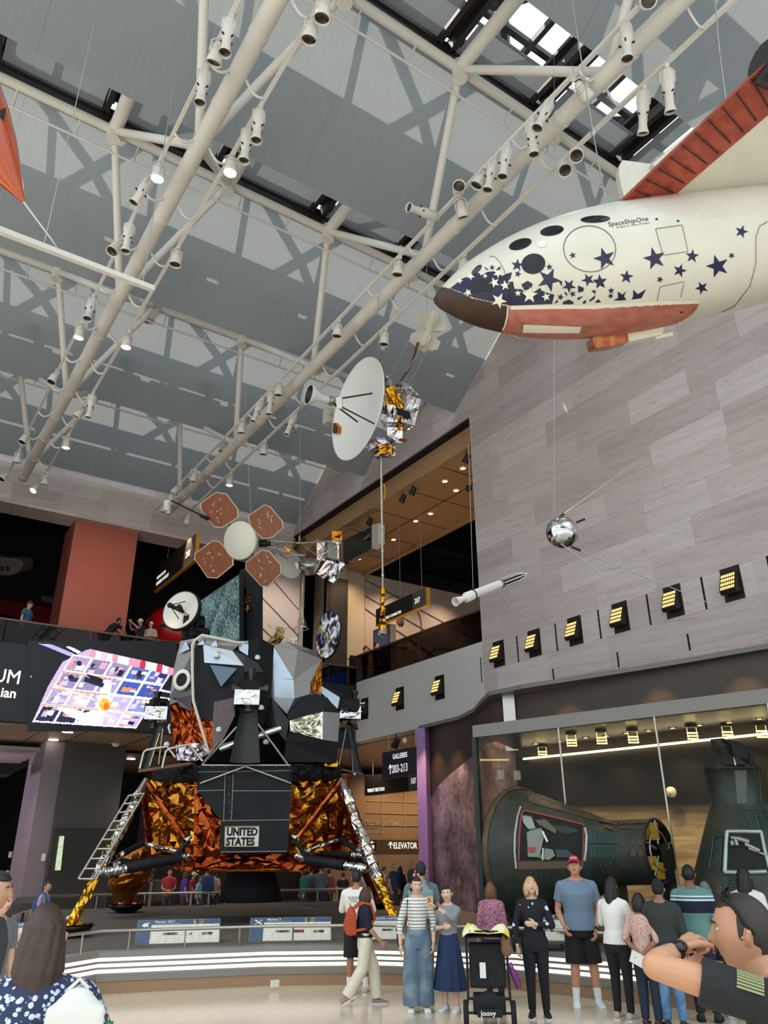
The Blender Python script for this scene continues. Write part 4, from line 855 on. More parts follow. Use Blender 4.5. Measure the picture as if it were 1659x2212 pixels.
def ring_decal(mb, outer, inner, off=.008):
    n = len(outer); a = [hull_hit(x, y, off) for x, y in outer]; b = [hull_hit(x, y, off) for x, y in inner]
    for i in range(n):
        q = (a[i], a[(i+1) % n], b[(i+1) % n], b[i])
        if all(k is not None for k in q): mb.add(q, [(0, 1, 2, 3)], True)
def ribbon(mb, pts, w, off=.008):
    w = max(w, .5)
    L0 = [tuple(z) for z in pts]; L = []; out = []
    for (ax_, ay_), (bx__, by_) in zip(L0[:-1], L0[1:]):
        n_ = max(1, int(sqrt((bx__-ax_)**2+(by_-ay_)**2)/7)); L += [(ax_+(bx__-ax_)*j/n_, ay_+(by_-ay_)*j/n_) for j in range(n_)]
    L.append(L0[-1])
    for i, (x, y) in enumerate(L):
        a, b = L[max(i-1, 0)], L[min(i+1, len(L)-1)]; d = V((b[0]-a[0], b[1]-a[1])).normalized(); out.append(((x-d.y*w, y+d.x*w), (x+d.y*w, y-d.x*w)))
    for i in range(len(out)-1):
        q = [hull_hit(*k, off) for k in (out[i][0], out[i+1][0], out[i+1][1], out[i][1])]
        if all(k is not None for k in q): mb.add(q, [(0, 1, 2, 3)], True)
p = MB(); c = (1274, 538); ring_decal(p, ellp(*c, 57, 50, .1, 48), ellp(*c, 55.6, 48.6, .1, 48))
ribbon(p, [z1(600, 585), z1(650, 590), z1(700, 640), z1(740, 720), z1(775, 850), z1(795, 1000), z1(795, 1055)], .35)
sq1 = [z2(600, 325), z2(850, 290), z2(905, 540), z2(670, 575), z2(600, 325)]; ribbon(p, sq1, .3)
ribbon(p, [z2(615, 1000), z2(640, 870), z2(870, 820), z2(835, 970)], .3)
ribbon(p, [z2(1659, 255), z2(1580, 300), z2(1545, 400), z2(1545, 650), z2(1490, 860), z2(1340, 1055), z2(1220, 1105)], .35)
for px, py in ((610, 235), (812, 252)): decal(p, ellp(*z2(px, py), 3, 2.2, 0, 12), .006, 0)
for t_ in range(7): 
    for a, b in (((615, 330), (845, 298)), ((640, 440-90+t_*0), (640, 350)), ((680, 565), (900, 535))): decal(p, ellp(*z2(a[0]+(b[0]-a[0])*t_/6, a[1]+(b[1]-a[1])*t_/6), .7, .7, 0, 6), .006, 0)
for t_ in range(16): q = [(1659, 255), (1580, 300), (1545, 400), (1545, 650), (1490, 860), (1340, 1055)]; u = t_/15*4.99; i = int(u); decal(p, ellp(*z2(q[i][0]+(q[i+1][0]-q[i][0])*(u-i)+8, q[i][1]+(q[i+1][1]-q[i][1])*(u-i)), .8, .8, 0, 6), .006, 0)
decal(p, [z2(815, 1100), z2(845, 1105), z2(870, 1090), z2(850, 1108), z2(872, 1115), z2(840, 1116)], .006, 0)
p.build('panel_line_pattern', m_line, ship)
p = MB(); ribbon(p, [z1(800, 1066), z1(1200, 1060), z2(0, 1058), z2(600, 1022), z2(1008, 1008)], 4.2, .006); ribbon(p, [z1(775, 1062), z1(768, 1150), z1(745, 1240), z1(705, 1310)], 1.6, .007); p.build('trim_stripe', m_starw, ship)
p = MB(); ribbon(p, [z2(1001, 1026), z2(975, 1075), z2(943, 1118), z2(870, 1165), z2(800, 1215)], 2.5, .005); p.build('belly_edge', m_pink, ship)
p = MB(); decal(p, [z1(905, 1222), z1(1560, 1248), z1(1490, 1305), z1(895, 1300)], .008, 2); p.build('belly_panel', m_starw, ship)
p = MB(); decal(p, [z1(890, 1215), z1(925, 1216), z1(912, 1300), z1(868, 1300)], .01, 1); p.build('belly_patch', mat('tan_patch', '9a7348', .6), ship); p = MB(); decal(p, [z1(1470, 1248), z1(1588, 1238), z1(1500, 1310), z1(1450, 1300)], .01, 1); p.build('belly_patch', mat('tan_patch', '9a7348', .6), ship)
def ship_text(s, x0, y0, hpx, ang, sx, bold=.0):
    cu = bpy.data.curves.new('t', 'FONT'); cu.body = s; cu.size = hpx/.7; cu.offset = bold; cu.resolution_u = 2; o = bpy.data.objects.new('t', cu); C.objects.link(o)
    me = bpy.data.meshes.new_from_object(o.evaluated_get(bpy.context.evaluated_depsgraph_get())); ca, sa = cos(ang), sin(ang); ps = []
    for v in me.vertices: x, y = v.co.x*sx, v.co.y; ps.append(hull_hit(x0+x*ca-y*sa*-1*-1, y0-(x*sa+y*ca), .006))
    m = MB(); ok = [f for f in me.polygons if all(ps[i] is not None for i in f.vertices)]; m.add([q or V() for q in ps], [tuple(f.vertices) for f in ok], False)
    bpy.data.objects.remove(o); return m
ship_text('SpaceShipOne', *z2(155, 305), 9.5, .15, 1.12).build('lettering', m_line, ship); ship_text('A Paul G. Allen Project', *z2(232, 322), 4, .15, 1.35).build('lettering', m_line, ship)
# wing
WZ = V((0, 0, .52)); wo, wn = SM @ WZ, SM.to_3x3() @ V((0, 0, 1))
def wp(px, py): return PP(px, py, wo, wn)
A, B, A2, B2 = wp(1313, 464), wp(1655, 136), wp(1422, 452), wp(1750, 170); aft = sax; D = A+aft*3.6; E_ = B+aft*2.6
cl = (SM @ V((-(A-SN).dot(sax), 0, .52)))
wing = MB(); wing.slab([A2, B2, E_, D], wn*.12); wing.slab([A2, D, D-slf*.6, A2-slf*.6], wn*.1); wing.build('wing', m_hull, ship)
le = MB(); n = 12
prof = [(0, 0), (.25, .03), (.6, .012), (1, -.004), (1, .12), (.5, .17), (.12, .12)]
secs = [[(a.lerp(b, u)+wn*h) for u, h in prof] for a, b in ((A.lerp(B, k/n), A2.lerp(B2, k/n)) for k in range(n+1))]
for k in range(n):
    for i in range(7): le.add([secs[k][i], secs[k][(i+1) % 7], secs[k+1][(i+1) % 7], secs[k+1][i]], [(0, 1, 2, 3)], False)
le.build('leading_edge', m_red, ship)
st_ = MB()
for k in range(1, 12):
    f_ = .12+k/12.5; a, b = A.lerp(B, f_), A2.lerp(B2, f_-.14); L = [a.lerp(b, u)-wn*.006+wn*(-.0 if u > .3 else 0) for u in (.03, .3, .6, .9)]; st_.tube(L, .008, 5)
st_.build('edge_stripe_pattern', m_line, ship)
p = MB(); p.tube([B+aft*-.02-slf*.05+wn*.1, B2-slf*.05+wn*.1], [.2, .24], 14); p.build('wing_tip', mat('tip_charcoal', '2b2c30', .4), ship)
zz3 = lambda x, y: (1290+x/4.496, 130+y/4.496)
fin = [zz3(*q) for q in ((575, 1015), (400, 990), (245, 970), (215, 1040), (212, 1120), (235, 1230), (262, 1325), (420, 1200))]
p = MB(); p.slab([PD(*q, 11.9) for q in fin], CF*.16); p.build('far_tailplane', m_hull, ship)
p = MB(); p.slab([PD(*zz3(*q), 11.8) for q in ((530, 1010), (1020, 590), (1040, 610), (560, 1030))], CF*.12); p.build('far_wing_edge', m_hull, ship)
p = MB(); p.slab([PD(*z2(*q), 9.55) for q in ((5, 1345), (325, 1288), (346, 1385), (200, 1425), (40, 1443), (15, 1420))], CF*.3); p.build('skid', mat('copper_skid', 'a2542c', .3, .6, noise_=(8, 'c98a50', .4, .7)), ship)
p = MB(); p.slab([PD(*z2(*q), 9.58) for q in ((330, 1290), (712, 1205), (655, 1322), (345, 1388))], CF*.25); p.build('skid_door', m_starw, ship)
p = MB(); p.tube([PD(*z2(600, 1345), 9.7), PD(*z2(765, 1310), 9.6)], .035, 8); p.build('skid_strut', m_starw, ship)
for a, b in (((1313, 462), (1282, 292)), ((1282, 292), (1225, -60)), ((1568, 215), (1555, 120)), ((1555, 120), (1540, -40))): MB().tube([PD(*a, 9.7), PD(*b, 9.7+(a[1]-b[1])*.004)], .009, 5).build('suspension_cable', m_steel, ship)
MB().ell(PD(1281, 287, 9.8), (.03, .03, .07)).build('cable_shackle', m_steel, ship)
# ------------------------------------------------------------------ orange rocket plane nose
tip = PD(52, 437, 9.0); axx = (CR*-.503+CU*.864-CF*.12).normalized(); k = 9.0/F_PX
o = thing('rocket_plane', 'glossy orange rocket plane nose with a long probe', 'rocket plane', tip)
p = MB(); p.lathe([(3*k, 0), (9*k, 14*k), (29*k, 60*k), (54*k, 116*k), (76*k, 185*k), (92*k, 261*k), (112*k, 380*k), (126*k, 560*k), (130*k, 800*k), (60*k, 1250*k), (1*k, 1280*k)], 48, tip, axx)
p.build('fuselage', mat('gloss_orange', 'b3440f', .18, coat=.8), o)
p = MB(); p.tube([tip, PD(110, 515, 8.86), PD(125, 537, 8.8)], [.017, .012, .004], 8); p.build('probe', m_steel, o)
p = MB(); p.tube([PD(-10, 250, 8.5), PD(-10, -300, 8.9)], .01, 5); p.build('suspension_cable', m_steel, o)
p = MB(); c = PD(6, 250, 8.28); p.slab([PD(x, y, 8.33) for x, y in ((0, 238), (12, 232), (8, 262), (0, 255))], CF*.01); p.build('gun_port', m_black, o)
# ------------------------------------------------------------------ foils
def foil(name, c, c2, rough=.16): 
    t = NT(name); x, y, z = t.xyz(); n = t.n('TexNoise', i_Vector=t.tc, i_Scale=2.6, i_Detail=3); t.l(t.ramp(n.outputs['Fac'], [(.35, c), (.65, c2)]), t.b.inputs['Base Color'])
    t.b.inputs['Metallic'].default_value = 1; t.b.inputs['Roughness'].default_value = rough
    b = t.n('TexNoise', i_Vector=t.tc, i_Scale=9.0, i_Detail=2); bp = t.n('Bump', i_Strength=.35, i_Distance=.04); t.l(b.outputs['Fac'], bp.inputs['Height']); t.l(bp.outputs['Normal'], t.b.inputs['Normal']); return t.m
m_gold = foil('gold_foil', 'c98a1a', 'd9a83a'); m_amber = foil('amber_foil', '9e4a1a', 'c9902f'); m_copper = foil('copper_foil', '8e3a14', 'b3582a'); m_rust = foil('rust_foil', '6e2410', '9a4420'); m_silver = foil('silver_foil', 'c9c9cc', 'e6e6e8', .12); m_lilac = foil('lilac_foil', 'b7a8b8', 'd8d0d6', .14)
def foil_box(mb, c, ax, ay, az, amp, n=4, seed=0):
    """crumpled box around centre c with half-axes ax, ay, az"""
    c, ax, ay, az = V(c), V(ax), V(ay), V(az)
    for k, (a, b, n_) in enumerate(((ax, ay, az), (ay, ax, -az), (ay, az, ax), (az, ay, -ax), (az, ax, ay), (ax, az, -ay))):
        crumple(mb, lambda u, v, a=a, b=b, n_=n_: (c+a*(2*u-1)+b*(2*v-1)+n_, n_.normalized()), n, n, amp, seed*7+k)
# ------------------------------------------------------------------ dish spacecraft
zp = lambda x, y, d: PD(640+x/3.95, 640+y/3.95, d)
DC = PD(774, 884, 19.8); da = (CR*-.86+CU*.2-CF*.47).normalized()
o = thing('dish_spacecraft', 'spacecraft with a big white dish and foil covered body hanging in the middle', 'spacecraft', DC)
prof = [(.001, -.32), (.35, -.3), (.7, -.22), (1.05, -.09), (1.33, .04), (1.37, .06), (1.37, .03), (1.33, 0), (1.05, -.14), (.7, -.27), (.35, -.35), (.001, -.37)]
p = MB(); p.lathe(prof, 56, DC, da); p.build('dish', mat('dish_white', 'e8e8e4', .35), o)
F0 = DC+da*1.2; hn = MB(); hn.lathe([(.05, -.42), (.09, -.3), (.1, -.1), (.22, .12), (.27, .22), (.25, .22), (.08, -.05), (.001, -.06)], 24, F0, da, sx=1); hn.build('feed_horn', mat('horn_white', 'd9d9d6', .3), o)
p = MB(); p.lathe([(.24, .2), (.07, -.04), (.001, -.05)], 24, F0+da*.012, da); p.build('horn_throat', m_dkmetal, o)
for px, py in ((650, 828), (523, 1072), (665, 1088)):
    q = PP(640+px/3.95, 640+py/3.95, DC-da*.05, da); MB().tube([F0-da*.35, q], .022, 8).build('feed_strut', m_dkmetal, o)
p = MB(); p.bar(zp(365, 865, 19.3), zp(375, 960, 19.3), .14, .12); p.build('feed_box', m_white, o); p = MB(); p.lathe([(.12, -.06), (.12, .06)], 14, F0-da*.42, da, cap=True); p.build('feed_mount', m_steel, o)
p = MB(); p.slab([PP(640+x/3.95, 640+y/3.95, DC+da*.05, da) for x, y in ((310, 1085), (335, 1080), (352, 1110), (348, 1165), (330, 1172), (308, 1165))], -da*.12); p.build('rim_window', m_amber, o)
by = (V((0, 0, 1))-da*da.z).normalized(); bx = by.cross(da)
p = MB()
for i in range(6): crumple(p, lambda u, v, i=i: (zp(800, 940, 20.4)+(bx*cos(pi/3*(i+u))+by*sin(pi/3*(i+u)))*.72*cos(pi/6)/cos(pi/3*(u-.5))-da*(.1+.42*v), bx*cos(pi/3*(i+.5))+by*sin(pi/3*(i+.5))), 5, 4, .03, i)
p.build('bus', m_silver, o)
p = MB(); foil_box(p, zp(830, 1010, 20.3), CR*.17, CU*.22, CF*.25, .03, 4, 1); foil_box(p, zp(840, 1190, 20.2), CR*.2, CU*.2, CF*.2, .03, 4, 2); p.build('instrument_box', m_silver, o)
p = MB(); foil_box(p, zp(735, 1290, 20.2), CR*.33, CU*.24, CF*.25, .07, 6, 3); p.build('instrument_wrap', m_lilac, o)
p = MB(); foil_box(p, zp(760, 1310, 19.9), CR*.16, CU*.1, CF*.1, .05, 4, 4); p.build('gold_wrap', m_gold, o); p = MB(); foil_box(p, zp(845, 870, 20.1), (CR*.2+CU*-.33).normalized()*.32, (CR*.33+CU*.2).normalized()*.1, CF*.1, .03, 5, 5); p.build('gold_wrap', m_gold, o)
p = MB(); foil_box(p, zp(805, 860, 20.3), CR*.13, CU*.25, CF*.2, .03, 4, 6); foil_box(p, zp(885, 1085, 20.1), CR*.07, CU*.2, CF*.1, .03, 4, 7); p.build('copper_wrap', m_amber, o)
p = MB(); p.slab([zp(x, y, 19.9) for x, y in ((855, 950), (968, 985), (980, 1045), (860, 1000))], CF*.35); p.build('radiator', m_black, o)
p = MB(); p.tube([zp(885, 1225, 20), zp(938, 1232, 19.9)], .045, 12); p.build('star_sensor', mat('copper', 'b06a30', .3, .8), o)
p = MB(); p.tube([zp(770, 690, 20.2), zp(775, 800, 20.2), zp(770, 1000, 20.2)], .05, 8); p.build('edge_tube', mat('copper_dark', '7a3a20', .4, .7), o)
p = MB(); p.ell(zp(772, 690, 20.1), .07); p.box(zp(790, 745, 20.1), (.13, .13, .2)); p.build('sun_sensor', m_steel, o)
p = MB(); p.tube([zp(x, y, d) for x, y, d in ((832, 785, 20.5), (880, 735, 20.8), (950, 640, 21.1), (990, 560, 21.3), (1015, 480, 21.5), (1038, 395, 21.6))], [.055]*6, 8, ry=[.02]*6); p.build('boom_cable', mat('rust_ribbon', '6a3218', .5), o)
p = MB()
for a, b in (((800, 690), (970, 362)), ((940, 640), (1080, 425)), ((890, 870), (1130, 450))): p.tube([zp(*a, 20.6), zp(*b, 21.6)], .015, 6)
p.build('boom_rod', m_steel, o)
RC = zp(1125, 300, 21.8); ra = (CR*.35+CU*.94).normalized(); rs = ra.cross(CF).normalized(); rt = rs.cross(ra)
p = MB(); p.lathe([(.1, -.62), (.16, -.58), (.17, -.05), (.1, 0), (.17, .05), (.16, .55), (.08, .6)], 16, RC, ra, cap=True); rb = p.build('generator', mat('rtg_cream', 'd8d4c4', .45), o)
for k in range(6):
    d = rs*cos(k*pi/3+.3)+rt*sin(k*pi/3+.3)
    for s0, s1 in ((-.52, -.06), (.06, .52)):
        q = MB(); q.slab([RC+ra*s0+d*.15, RC+ra*(s0+.1)+d*.45, RC+ra*(s1-.12)+d*.45, RC+ra*s1+d*.15], ra.cross(d)*.02); q.build('fin', mat('rtg_cream', 'd8d4c4'), rb)
p = MB(); p.box(zp(272, 1030, 21.2), (.2, .25, .45)); p.box(zp(285, 990, 21.2), (.15, .2, .2)); p.build('rear_generator', mat('rtg_grey', 'b5aea2', .5), o)
m0, m1 = PD(823, 985, 20.2), PD(827, 1268, 20.2); m2 = PD(827, 1362, 20.2)
p = MB(); p.tube([m0, m1], .03, 10)
for k in range(6): q = m0.lerp(m1, k/5.5); p.tube([q-V((0, 0, .05)), q+V((0, 0, .05))], .04, 10)
p.build('hanging_boom', m_steel, o)
p = MB(); g = random.Random(3); q = [m1.lerp(m2, i/14) for i in range(15)]; p.tube([a+V((g.uniform(-.02, .02), 0, 0)) for a in q], [.05+g.uniform(-.015, .03)+.05*(i/14)**3 for i in range(15)], 9, smooth=False); p.build('boom_foil', m_gold, o)
p = MB(); p.lathe([(.05, .12), (.1, .1), (.12, 0), (.16, -.12), (.05, -.16), (.001, -.16)], 9, m2, (0, 0, 1), smooth=False); p.build('boom_foot', m_silver, o)
p = MB(); p.tube([PD(829, 1045, 20.1), PD(833, 1060, 20.1), PD(829, 1078, 20.1)], .015, 5); p.build('boom_tape', m_gold, o)
MB().tube([zp(698, 540, 19.9), zp(698, -250, 21)], .008, 4).build('suspension_cable', m_steel, o); MB().tube([zp(1112, 190, 21.8), zp(1112, -350, 22.6)], .008, 4).build('suspension_cable', m_steel, o)
# ------------------------------------------------------------------ four-panel spacecraft
zo = lambda x, y: (340+x/3.19, 1020+y/3.19)
OC = PD(*zo(570, 470), 23.5); on = (-CF*.88-CR*.44+CU*.1).normalized()
o = thing('solar_panel_spacecraft', 'spacecraft with four brown solar panels around a white disc and a silver truss', 'spacecraft', OC)
m_cell = mat('solar_brown', '8e5438', .45, noise_=(30, '74402a', .4, .6)); m_cellw = mat('solar_edge', 'c9c0a0', .6)
PANS = [((405, 137), (475, 150), (555, 255), (555, 312), (440, 385), (390, 375), (300, 258), (300, 212)), ((735, 225), (775, 235), (862, 340), (865, 385), (790, 450), (730, 460), (640, 380), (628, 300)), ((385, 470), (430, 480), (520, 590), (520, 640), (410, 730), (345, 725), (258, 600), (258, 560)), ((720, 535), (770, 545), (850, 640), (850, 700), (760, 790), (715, 785), (610, 670), (610, 620))]
t = NT('solar_cells'); x, y, z = t.xyz(); bk_ = t.n('TexBrick', i_Vector=t.tc, i_Color1=lin('8a4e34'), i_Color2=lin('9c5f42'), i_Mortar=lin('5c3524'), i_Scale=9.0, i_Mortar_Size=.012); t.l(bk_.outputs[0], t.b.inputs['Base Color']); t.b.inputs['Roughness'].default_value = .4; m_cells = t.m
g = random.Random(9)
for P_ in PANS:
    pts = [PP(*zo(*q), OC, on) for q in P_]; c = sum(pts, V())/8
    pn = MB(); pn.slab([c+(q-c)*1.02 for q in pts], -on*.03); pb = pn.build('solar_panel', m_cellw, o)
    pn = MB(); pn.slab([c+(q-c)*.965+on*.004 for q in pts], -on*.008); pn.build('cell_array', m_cells, pb)
    pn = MB(); ax = (pts[2]-pts[1]).normalized(); ay = on.cross(ax)
    for k in range(9): q = c+ax*g.uniform(-.32, .32)+ay*g.uniform(-.32, .32)+on*.006; a, b = (.05, .014) if k % 2 else (.016, .03); pn.add([q+ax*i*a+ay*j*b for i, j in ((-1, -1), (1, -1), (1, 1), (-1, 1))], [(0, 1, 2, 3)], False)
    pn.build('cell_gaps', m_cellw, pb)
    MB().tube([c.lerp(OC, .45)-on*.02, OC-on*.05], .02, 6).build('hinge', m_dkmetal, o)
p = MB(); p.lathe([(.001, .03), (.9, .03), (.94, .0), (.94, -.1), (.5, -.18), (.001, -.18)], 40, OC+on*.02, on, sx=.64*1.02, sy=.63); p.build('sun_shield', mat('shield_white', 'e4e2d4', .4), o)
zq = lambda x, y, d=24.3: PD(*zo(x, y), d)
p = MB(); p.lathe([(.12, 0), (.12, .35)], 18, zq(700, 490, 23.7), (CR*.95+CF*.3), cap=True); p.build('neck_ring', m_dkmetal, o)
p = MB(); T_ = [((755, 470), (1010, 490)), ((760, 510), (1000, 580)), ((755, 470), (870, 580)), ((870, 490), (760, 515)), ((870, 490), (990, 575)), ((760, 520), (900, 600)), ((960, 490), (880, 590)), ((980, 485), (1100, 575)), ((1110, 460), (990, 580)), ((1100, 470), (1270, 640)), ((1270, 470), (1275, 640)), ((1110, 590), (1270, 480)), ((880, 575), (1020, 570)), ((1000, 580), (1115, 690)), ((1080, 690), (1150, 560)), ((960, 490), (1270, 470))]
for a, b in T_:
    for dd in (24.0, 24.7): p.tube([zq(*a, dd-.3), zq(*b, dd)], .018, 6)
    p.tube([zq(*a, 24.0), zq(*a, 24.7)], .014, 5)
p.build('truss', m_chrome, o)
p = MB(); foil_box(p, zq(1180, 540, 24.4), CR*.35, CU*.3, CF*.3, .02, 3, 21); p.build('instrument_bay', m_lilac, o)
p = MB(); p.box(zq(1195, 545, 24.0), (.35, .2, .55)); p.build('bay_door', m_steel, o)
p = MB(); foil_box(p, zq(1165, 660, 24.2), (CR*.6+CU*.8).normalized()*.3, (CR*.8-CU*.6).normalized()*.14, CF*.2, .02, 3, 22); p.build('louvre_box', m_lilac, o); p = MB(); foil_box(p, zq(1225, 680, 24.1), (CR*.5+CU*.85).normalized()*.34, (CR*.85-CU*.5).normalized()*.16, CF*.2, .06, 5, 23); p.build('foil_bundle', m_silver, o)
p = MB(); p.lathe([(.001, .12), (.3, .1), (.34, .05), (.34, -.12), (.26, -.16), (.26, -.3), (.1, -.36), (.001, -.36)], 28, zq(1045, 630, 24.0), (CU*.97-CF*.2)); p.build('engine_drum', m_steel, o)
p = MB(); p.lathe([(.001, 0), (.3, .06), (.52, .2), (.54, .2), (.3, .04), (.001, -.03)], 32, zq(925, 610, 24.5), (-CF*.75-CR*.5-CU*.3)); p.build('antenna_dish', mat('dish_white2', 'dedede', .35), o)
p = MB(); p.ell(zq(1007, 465, 24.0), .07, 10, 8); p.build('sensor_ball', m_black, o)
p = MB(); p.tube([zq(980, 490), zq(980, 440)], .05, 8); p.tube([zq(945, 490), zq(948, 455)], .02, 6); foil_box(p, zq(1240, 440, 24.2), CR*.16, CU*.16, CF*.14, .03, 3, 24); foil_box(p, zq(905, 530, 24.2), CR*.12, CU*.1, CF*.1, .02, 3, 25); p.build('sensor_cluster', m_amber, o)
p = MB(); p.slab([zq(x, y, 23.9) for x, y in ((945, 620), (1000, 635), (1010, 670), (960, 665))], CF*.05); p.build('vane', m_steel, o)
p = MB(); a, b = zq(95, 195, 24.4), zq(350, 320, 24.0); p.tube([a, b], .025, 8); p.tube([zq(300, 300, 24.1), zq(350, 322, 24.0)], .06, 8); p.build('antenna_boom', m_black, o)
p = MB(); p.lathe([(.1, -.16), (.11, .1), (.07, .16)], 14, zq(67, 225, 24.5), CU, cap=True); p.tube([zq(67, 200, 24.5), a], .03, 6); p.build('boom_tip', m_lamp, o)
MB().tube([zq(982, 440, 24.2), zq(982, -700, 25.5)], .008, 4).build('suspension_cable', m_steel, o); MB().tube([zq(645, 300, 23.8), zq(600, -600, 24.8)], .008, 4).build('suspension_cable', m_steel, o)
# ------------------------------------------------------------------ polished satellite ball with whip antennas
SC_ = PD(1215, 1150, 13.7); o = thing('ball_satellite', 'polished metal ball satellite with four whip antennas before the stone wall', 'satellite', SC_)
p = MB(); p.ell(SC_, .29, 40, 28); p.build('sphere', m_chrome, o)
p = MB(); p.lathe([(.292, -.012), (.297, 0), (.292, .012)], 48, SC_, (CU*.8+CR*.5+CF*.3)); p.build('seam_ring', m_steel, o)
for (a, b, d0, d1) in (((1204, 1120), (1428, 960), 13.75, 14.6), ((1246, 1128), (1506, 1025), 13.9, 15.0), ((1203, 1168), (1341, 1268), 13.55, 12.9), ((1234, 1181), (1584, 1324), 13.6, 13.2)):
    q0, q1 = PD(*a, d0), PD(*b, d1); MB().tube([q0, q0.lerp(q1, .5), q1], [.012, .009, .005], 6).build('whip_antenna', m_steel, o); MB().tube([q0, q0.lerp(q1, .06)], .022, 8).build('antenna_mount', m_dkmetal, o)
p = MB(); c = PD(1238, 1137, 13.45); p.lathe([(.035, 0), (.045, .01), (.03, .01)], 14, c, (c-SC_)); p.build('valve', m_steel, o)
p = MB(); p.tube([PD(1197, 1110, 13.8), PD(1197, -100, 16)], .004, 4); p.build('suspension_cable', m_steel, o)
# ------------------------------------------------------------------ slim white rocket satellite
a, b = PD(983, 1300, 13.6), PD(1137, 1240, 15.0); ra = (b-a).normalized(); L = (b-a).length
o = thing('rocket_satellite', 'slim white rocket shaped satellite with black striped nose', 'satellite', (a+b)/2)
p = MB(); p.lathe([(.085, 0), (.04, .12*L), (.05, .135*L)], 20, a, ra); p.lathe([(.05, .135*L), (.092, .14*L), (.092, .23*L), (.083, .24*L), (.083, .6*L)], 22, a, ra); p.build('motor_case', m_white, o)
p = MB(); p.lathe([(.095, .225*L), (.097, .23*L), (.095, .24*L)], 22, a, ra); p.build('band', m_black, o)
p = MB(); p.lathe([(.086, .6*L), (.09, .61*L), (.086, .62*L)], 22, a, ra); p.build('joint_ring', m_steel, o)
p = MB(); p.lathe([(.083, .62*L), (.083, .84*L), (.05, .94*L), (.012, 1.0*L), (.001, 1.0*L)], 22, a, ra); p.build('instrument_section', m_black, o)
p = MB(); e1 = ra.orthogonal().normalized(); e2 = ra.cross(e1)
for k in range(8):
    d = e1*cos(k*pi/4)+e2*sin(k*pi/4); p.tube([a+ra*(.63*L)+d*.084, a+ra*(.84*L)+d*.084, a+ra*(.94*L)+d*.051, a+ra*(.985*L)+d*.02], .012, 5)
p.build('white_stripe', m_white, o)
p = MB(); p.ell(b, .022, 10, 8); p.build('nose_tip', m_white, o)
p = MB()
for (x0, y0), (x1, y1) in (((1022, 1272), (1012, 960)), ((1110, 1240), (1108, 1225)), ((1075, 1270), (1108, 1312))): p.tube([PD(x0, y0, 14.2), PD(x1, y1, 14.2)], .005, 4)
p.build('whip_wire', m_steel, o)
# ------------------------------------------------------------------ the lander
LC = V((8.5, 18.18, ZD)); LR = V((.899, -.438, 0)); LB = V((-.438, -.899, 0))
def Lp(px, py, b): return PP(px, py, LC+LB*b, LB)
za = lambda x, y: (220+x/2.765, 1260+y/2.765); zc = lambda x, y: (120+x/2.183, 1620+y/2.183)
def La(x, y, b): return Lp(*za(x, y), b)
def Lc(x, y, b): return Lp(*zc(x, y), b)
lm = thing('lunar_lander', 'big spidery lander in gold, copper and black foil standing on four legs on the platform', 'lander', LC)
m_lmb = mat('lander_black', '17191c', .6, spec=.25, noise_=(3, '1e2124', .4, .7)); m_lmn = mat('lander_navy', '0f1116', .6, spec=.25); m_lsteel = mat('lander_steel', '8b8b8d', .35, .85); m_lpale = mat('lander_pale', 'b9c4cf', .3, .7); m_ltan = mat('lander_taupe', '8a8580', .4, .7)
m_lchar = mat('lander_charcoal', '3b3e40', .4, .5); m_smoky = mat('smoky_film', '5b5054', .2, .9); m_seam = mat('seam_grey', '8b8c88', .6); m_window = mat('lander_window', '5a6878', .1, .4); m_palefoil = foil('pale_foil', 'cfccb4', 'e6e4d6', .14)
def patch(q, amp, n, m, mt, seed=0, name='foil_panel', par=None):
    """crumpled foil between four corners q (tl, tr, br, bl)"""
    a, b, c, d = q; nn = (b-a).cross(d-a).normalized()
    if nn.dot(LB) < 0: nn = -nn
    p = MB(); crumple(p, lambda u, v: (a.lerp(b, u).lerp(d.lerp(c, u), v), nn), n, m, amp, seed); return p.build(name, mt, par or lm, fixn=False)
# descent stage: octagonal core
core = MB(); oc = [(-1.0, 1.85), (1.0, 1.85), (1.9, .95), (1.9, -.95), (1.0, -1.85), (-1.0, -1.85), (-1.9, -.95), (-1.9, .95)]
zt, zb = Lp(530, 1660, 2).z, Lp(530, 1845, 2).z
core.slab([LC+LR*r*.86+LB*b*.86+V((0, 0, zb-LC.z)) for r, b in oc], (0, 0, zt-zb)); core.build('descent_stage', mat('rust_film', '5a2412', .35, .8), lm)
for k in range(8):
    if k == 0: continue
    (r0, b0), (r1, b1) = oc[k], oc[(k+1) % 8]; e = 1.03
    q = [LC+LR*r0*e+LB*b0*e+V((0, 0, zt-LC.z)), LC+LR*r1*e+LB*b1*e+V((0, 0, zt-LC.z)), LC+LR*r1*e+LB*b1*e+V((0, 0, zb-LC.z)), LC+LR*r0*e+LB*b0*e+V((0, 0, zb-LC.z))]
    if k in (1, 7): continue
    nn = (LR*(r0+r1)+LB*(b0+b1)).normalized(); p = MB(); crumple(p, lambda u, v, q=q, nn=nn: (q[0].lerp(q[1], u).lerp(q[3].lerp(q[2], u), v), nn), 9, 9, .05, 40+k); p.build('foil_panel', m_copper, lm, fixn=False)
patch([Lp(318, 1684, 1.0), Lp(428, 1684, 1.98), Lp(428, 1852, 1.98), Lp(327, 1850, 1.0)], .075, 12, 16, m_amber, 1)
patch([Lp(420, 1686, 1.97), Lp(482, 1686, 2.0), Lp(482, 1850, 2.0), Lp(418, 1850, 1.97)], .06, 7, 14, m_copper, 2)
patch([Lp(627, 1668, 1.98), Lp(752, 1672, 1.0), Lp(772, 1848, 1.0), Lp(622, 1848, 1.98)], .08, 13, 16, m_amber, 3)
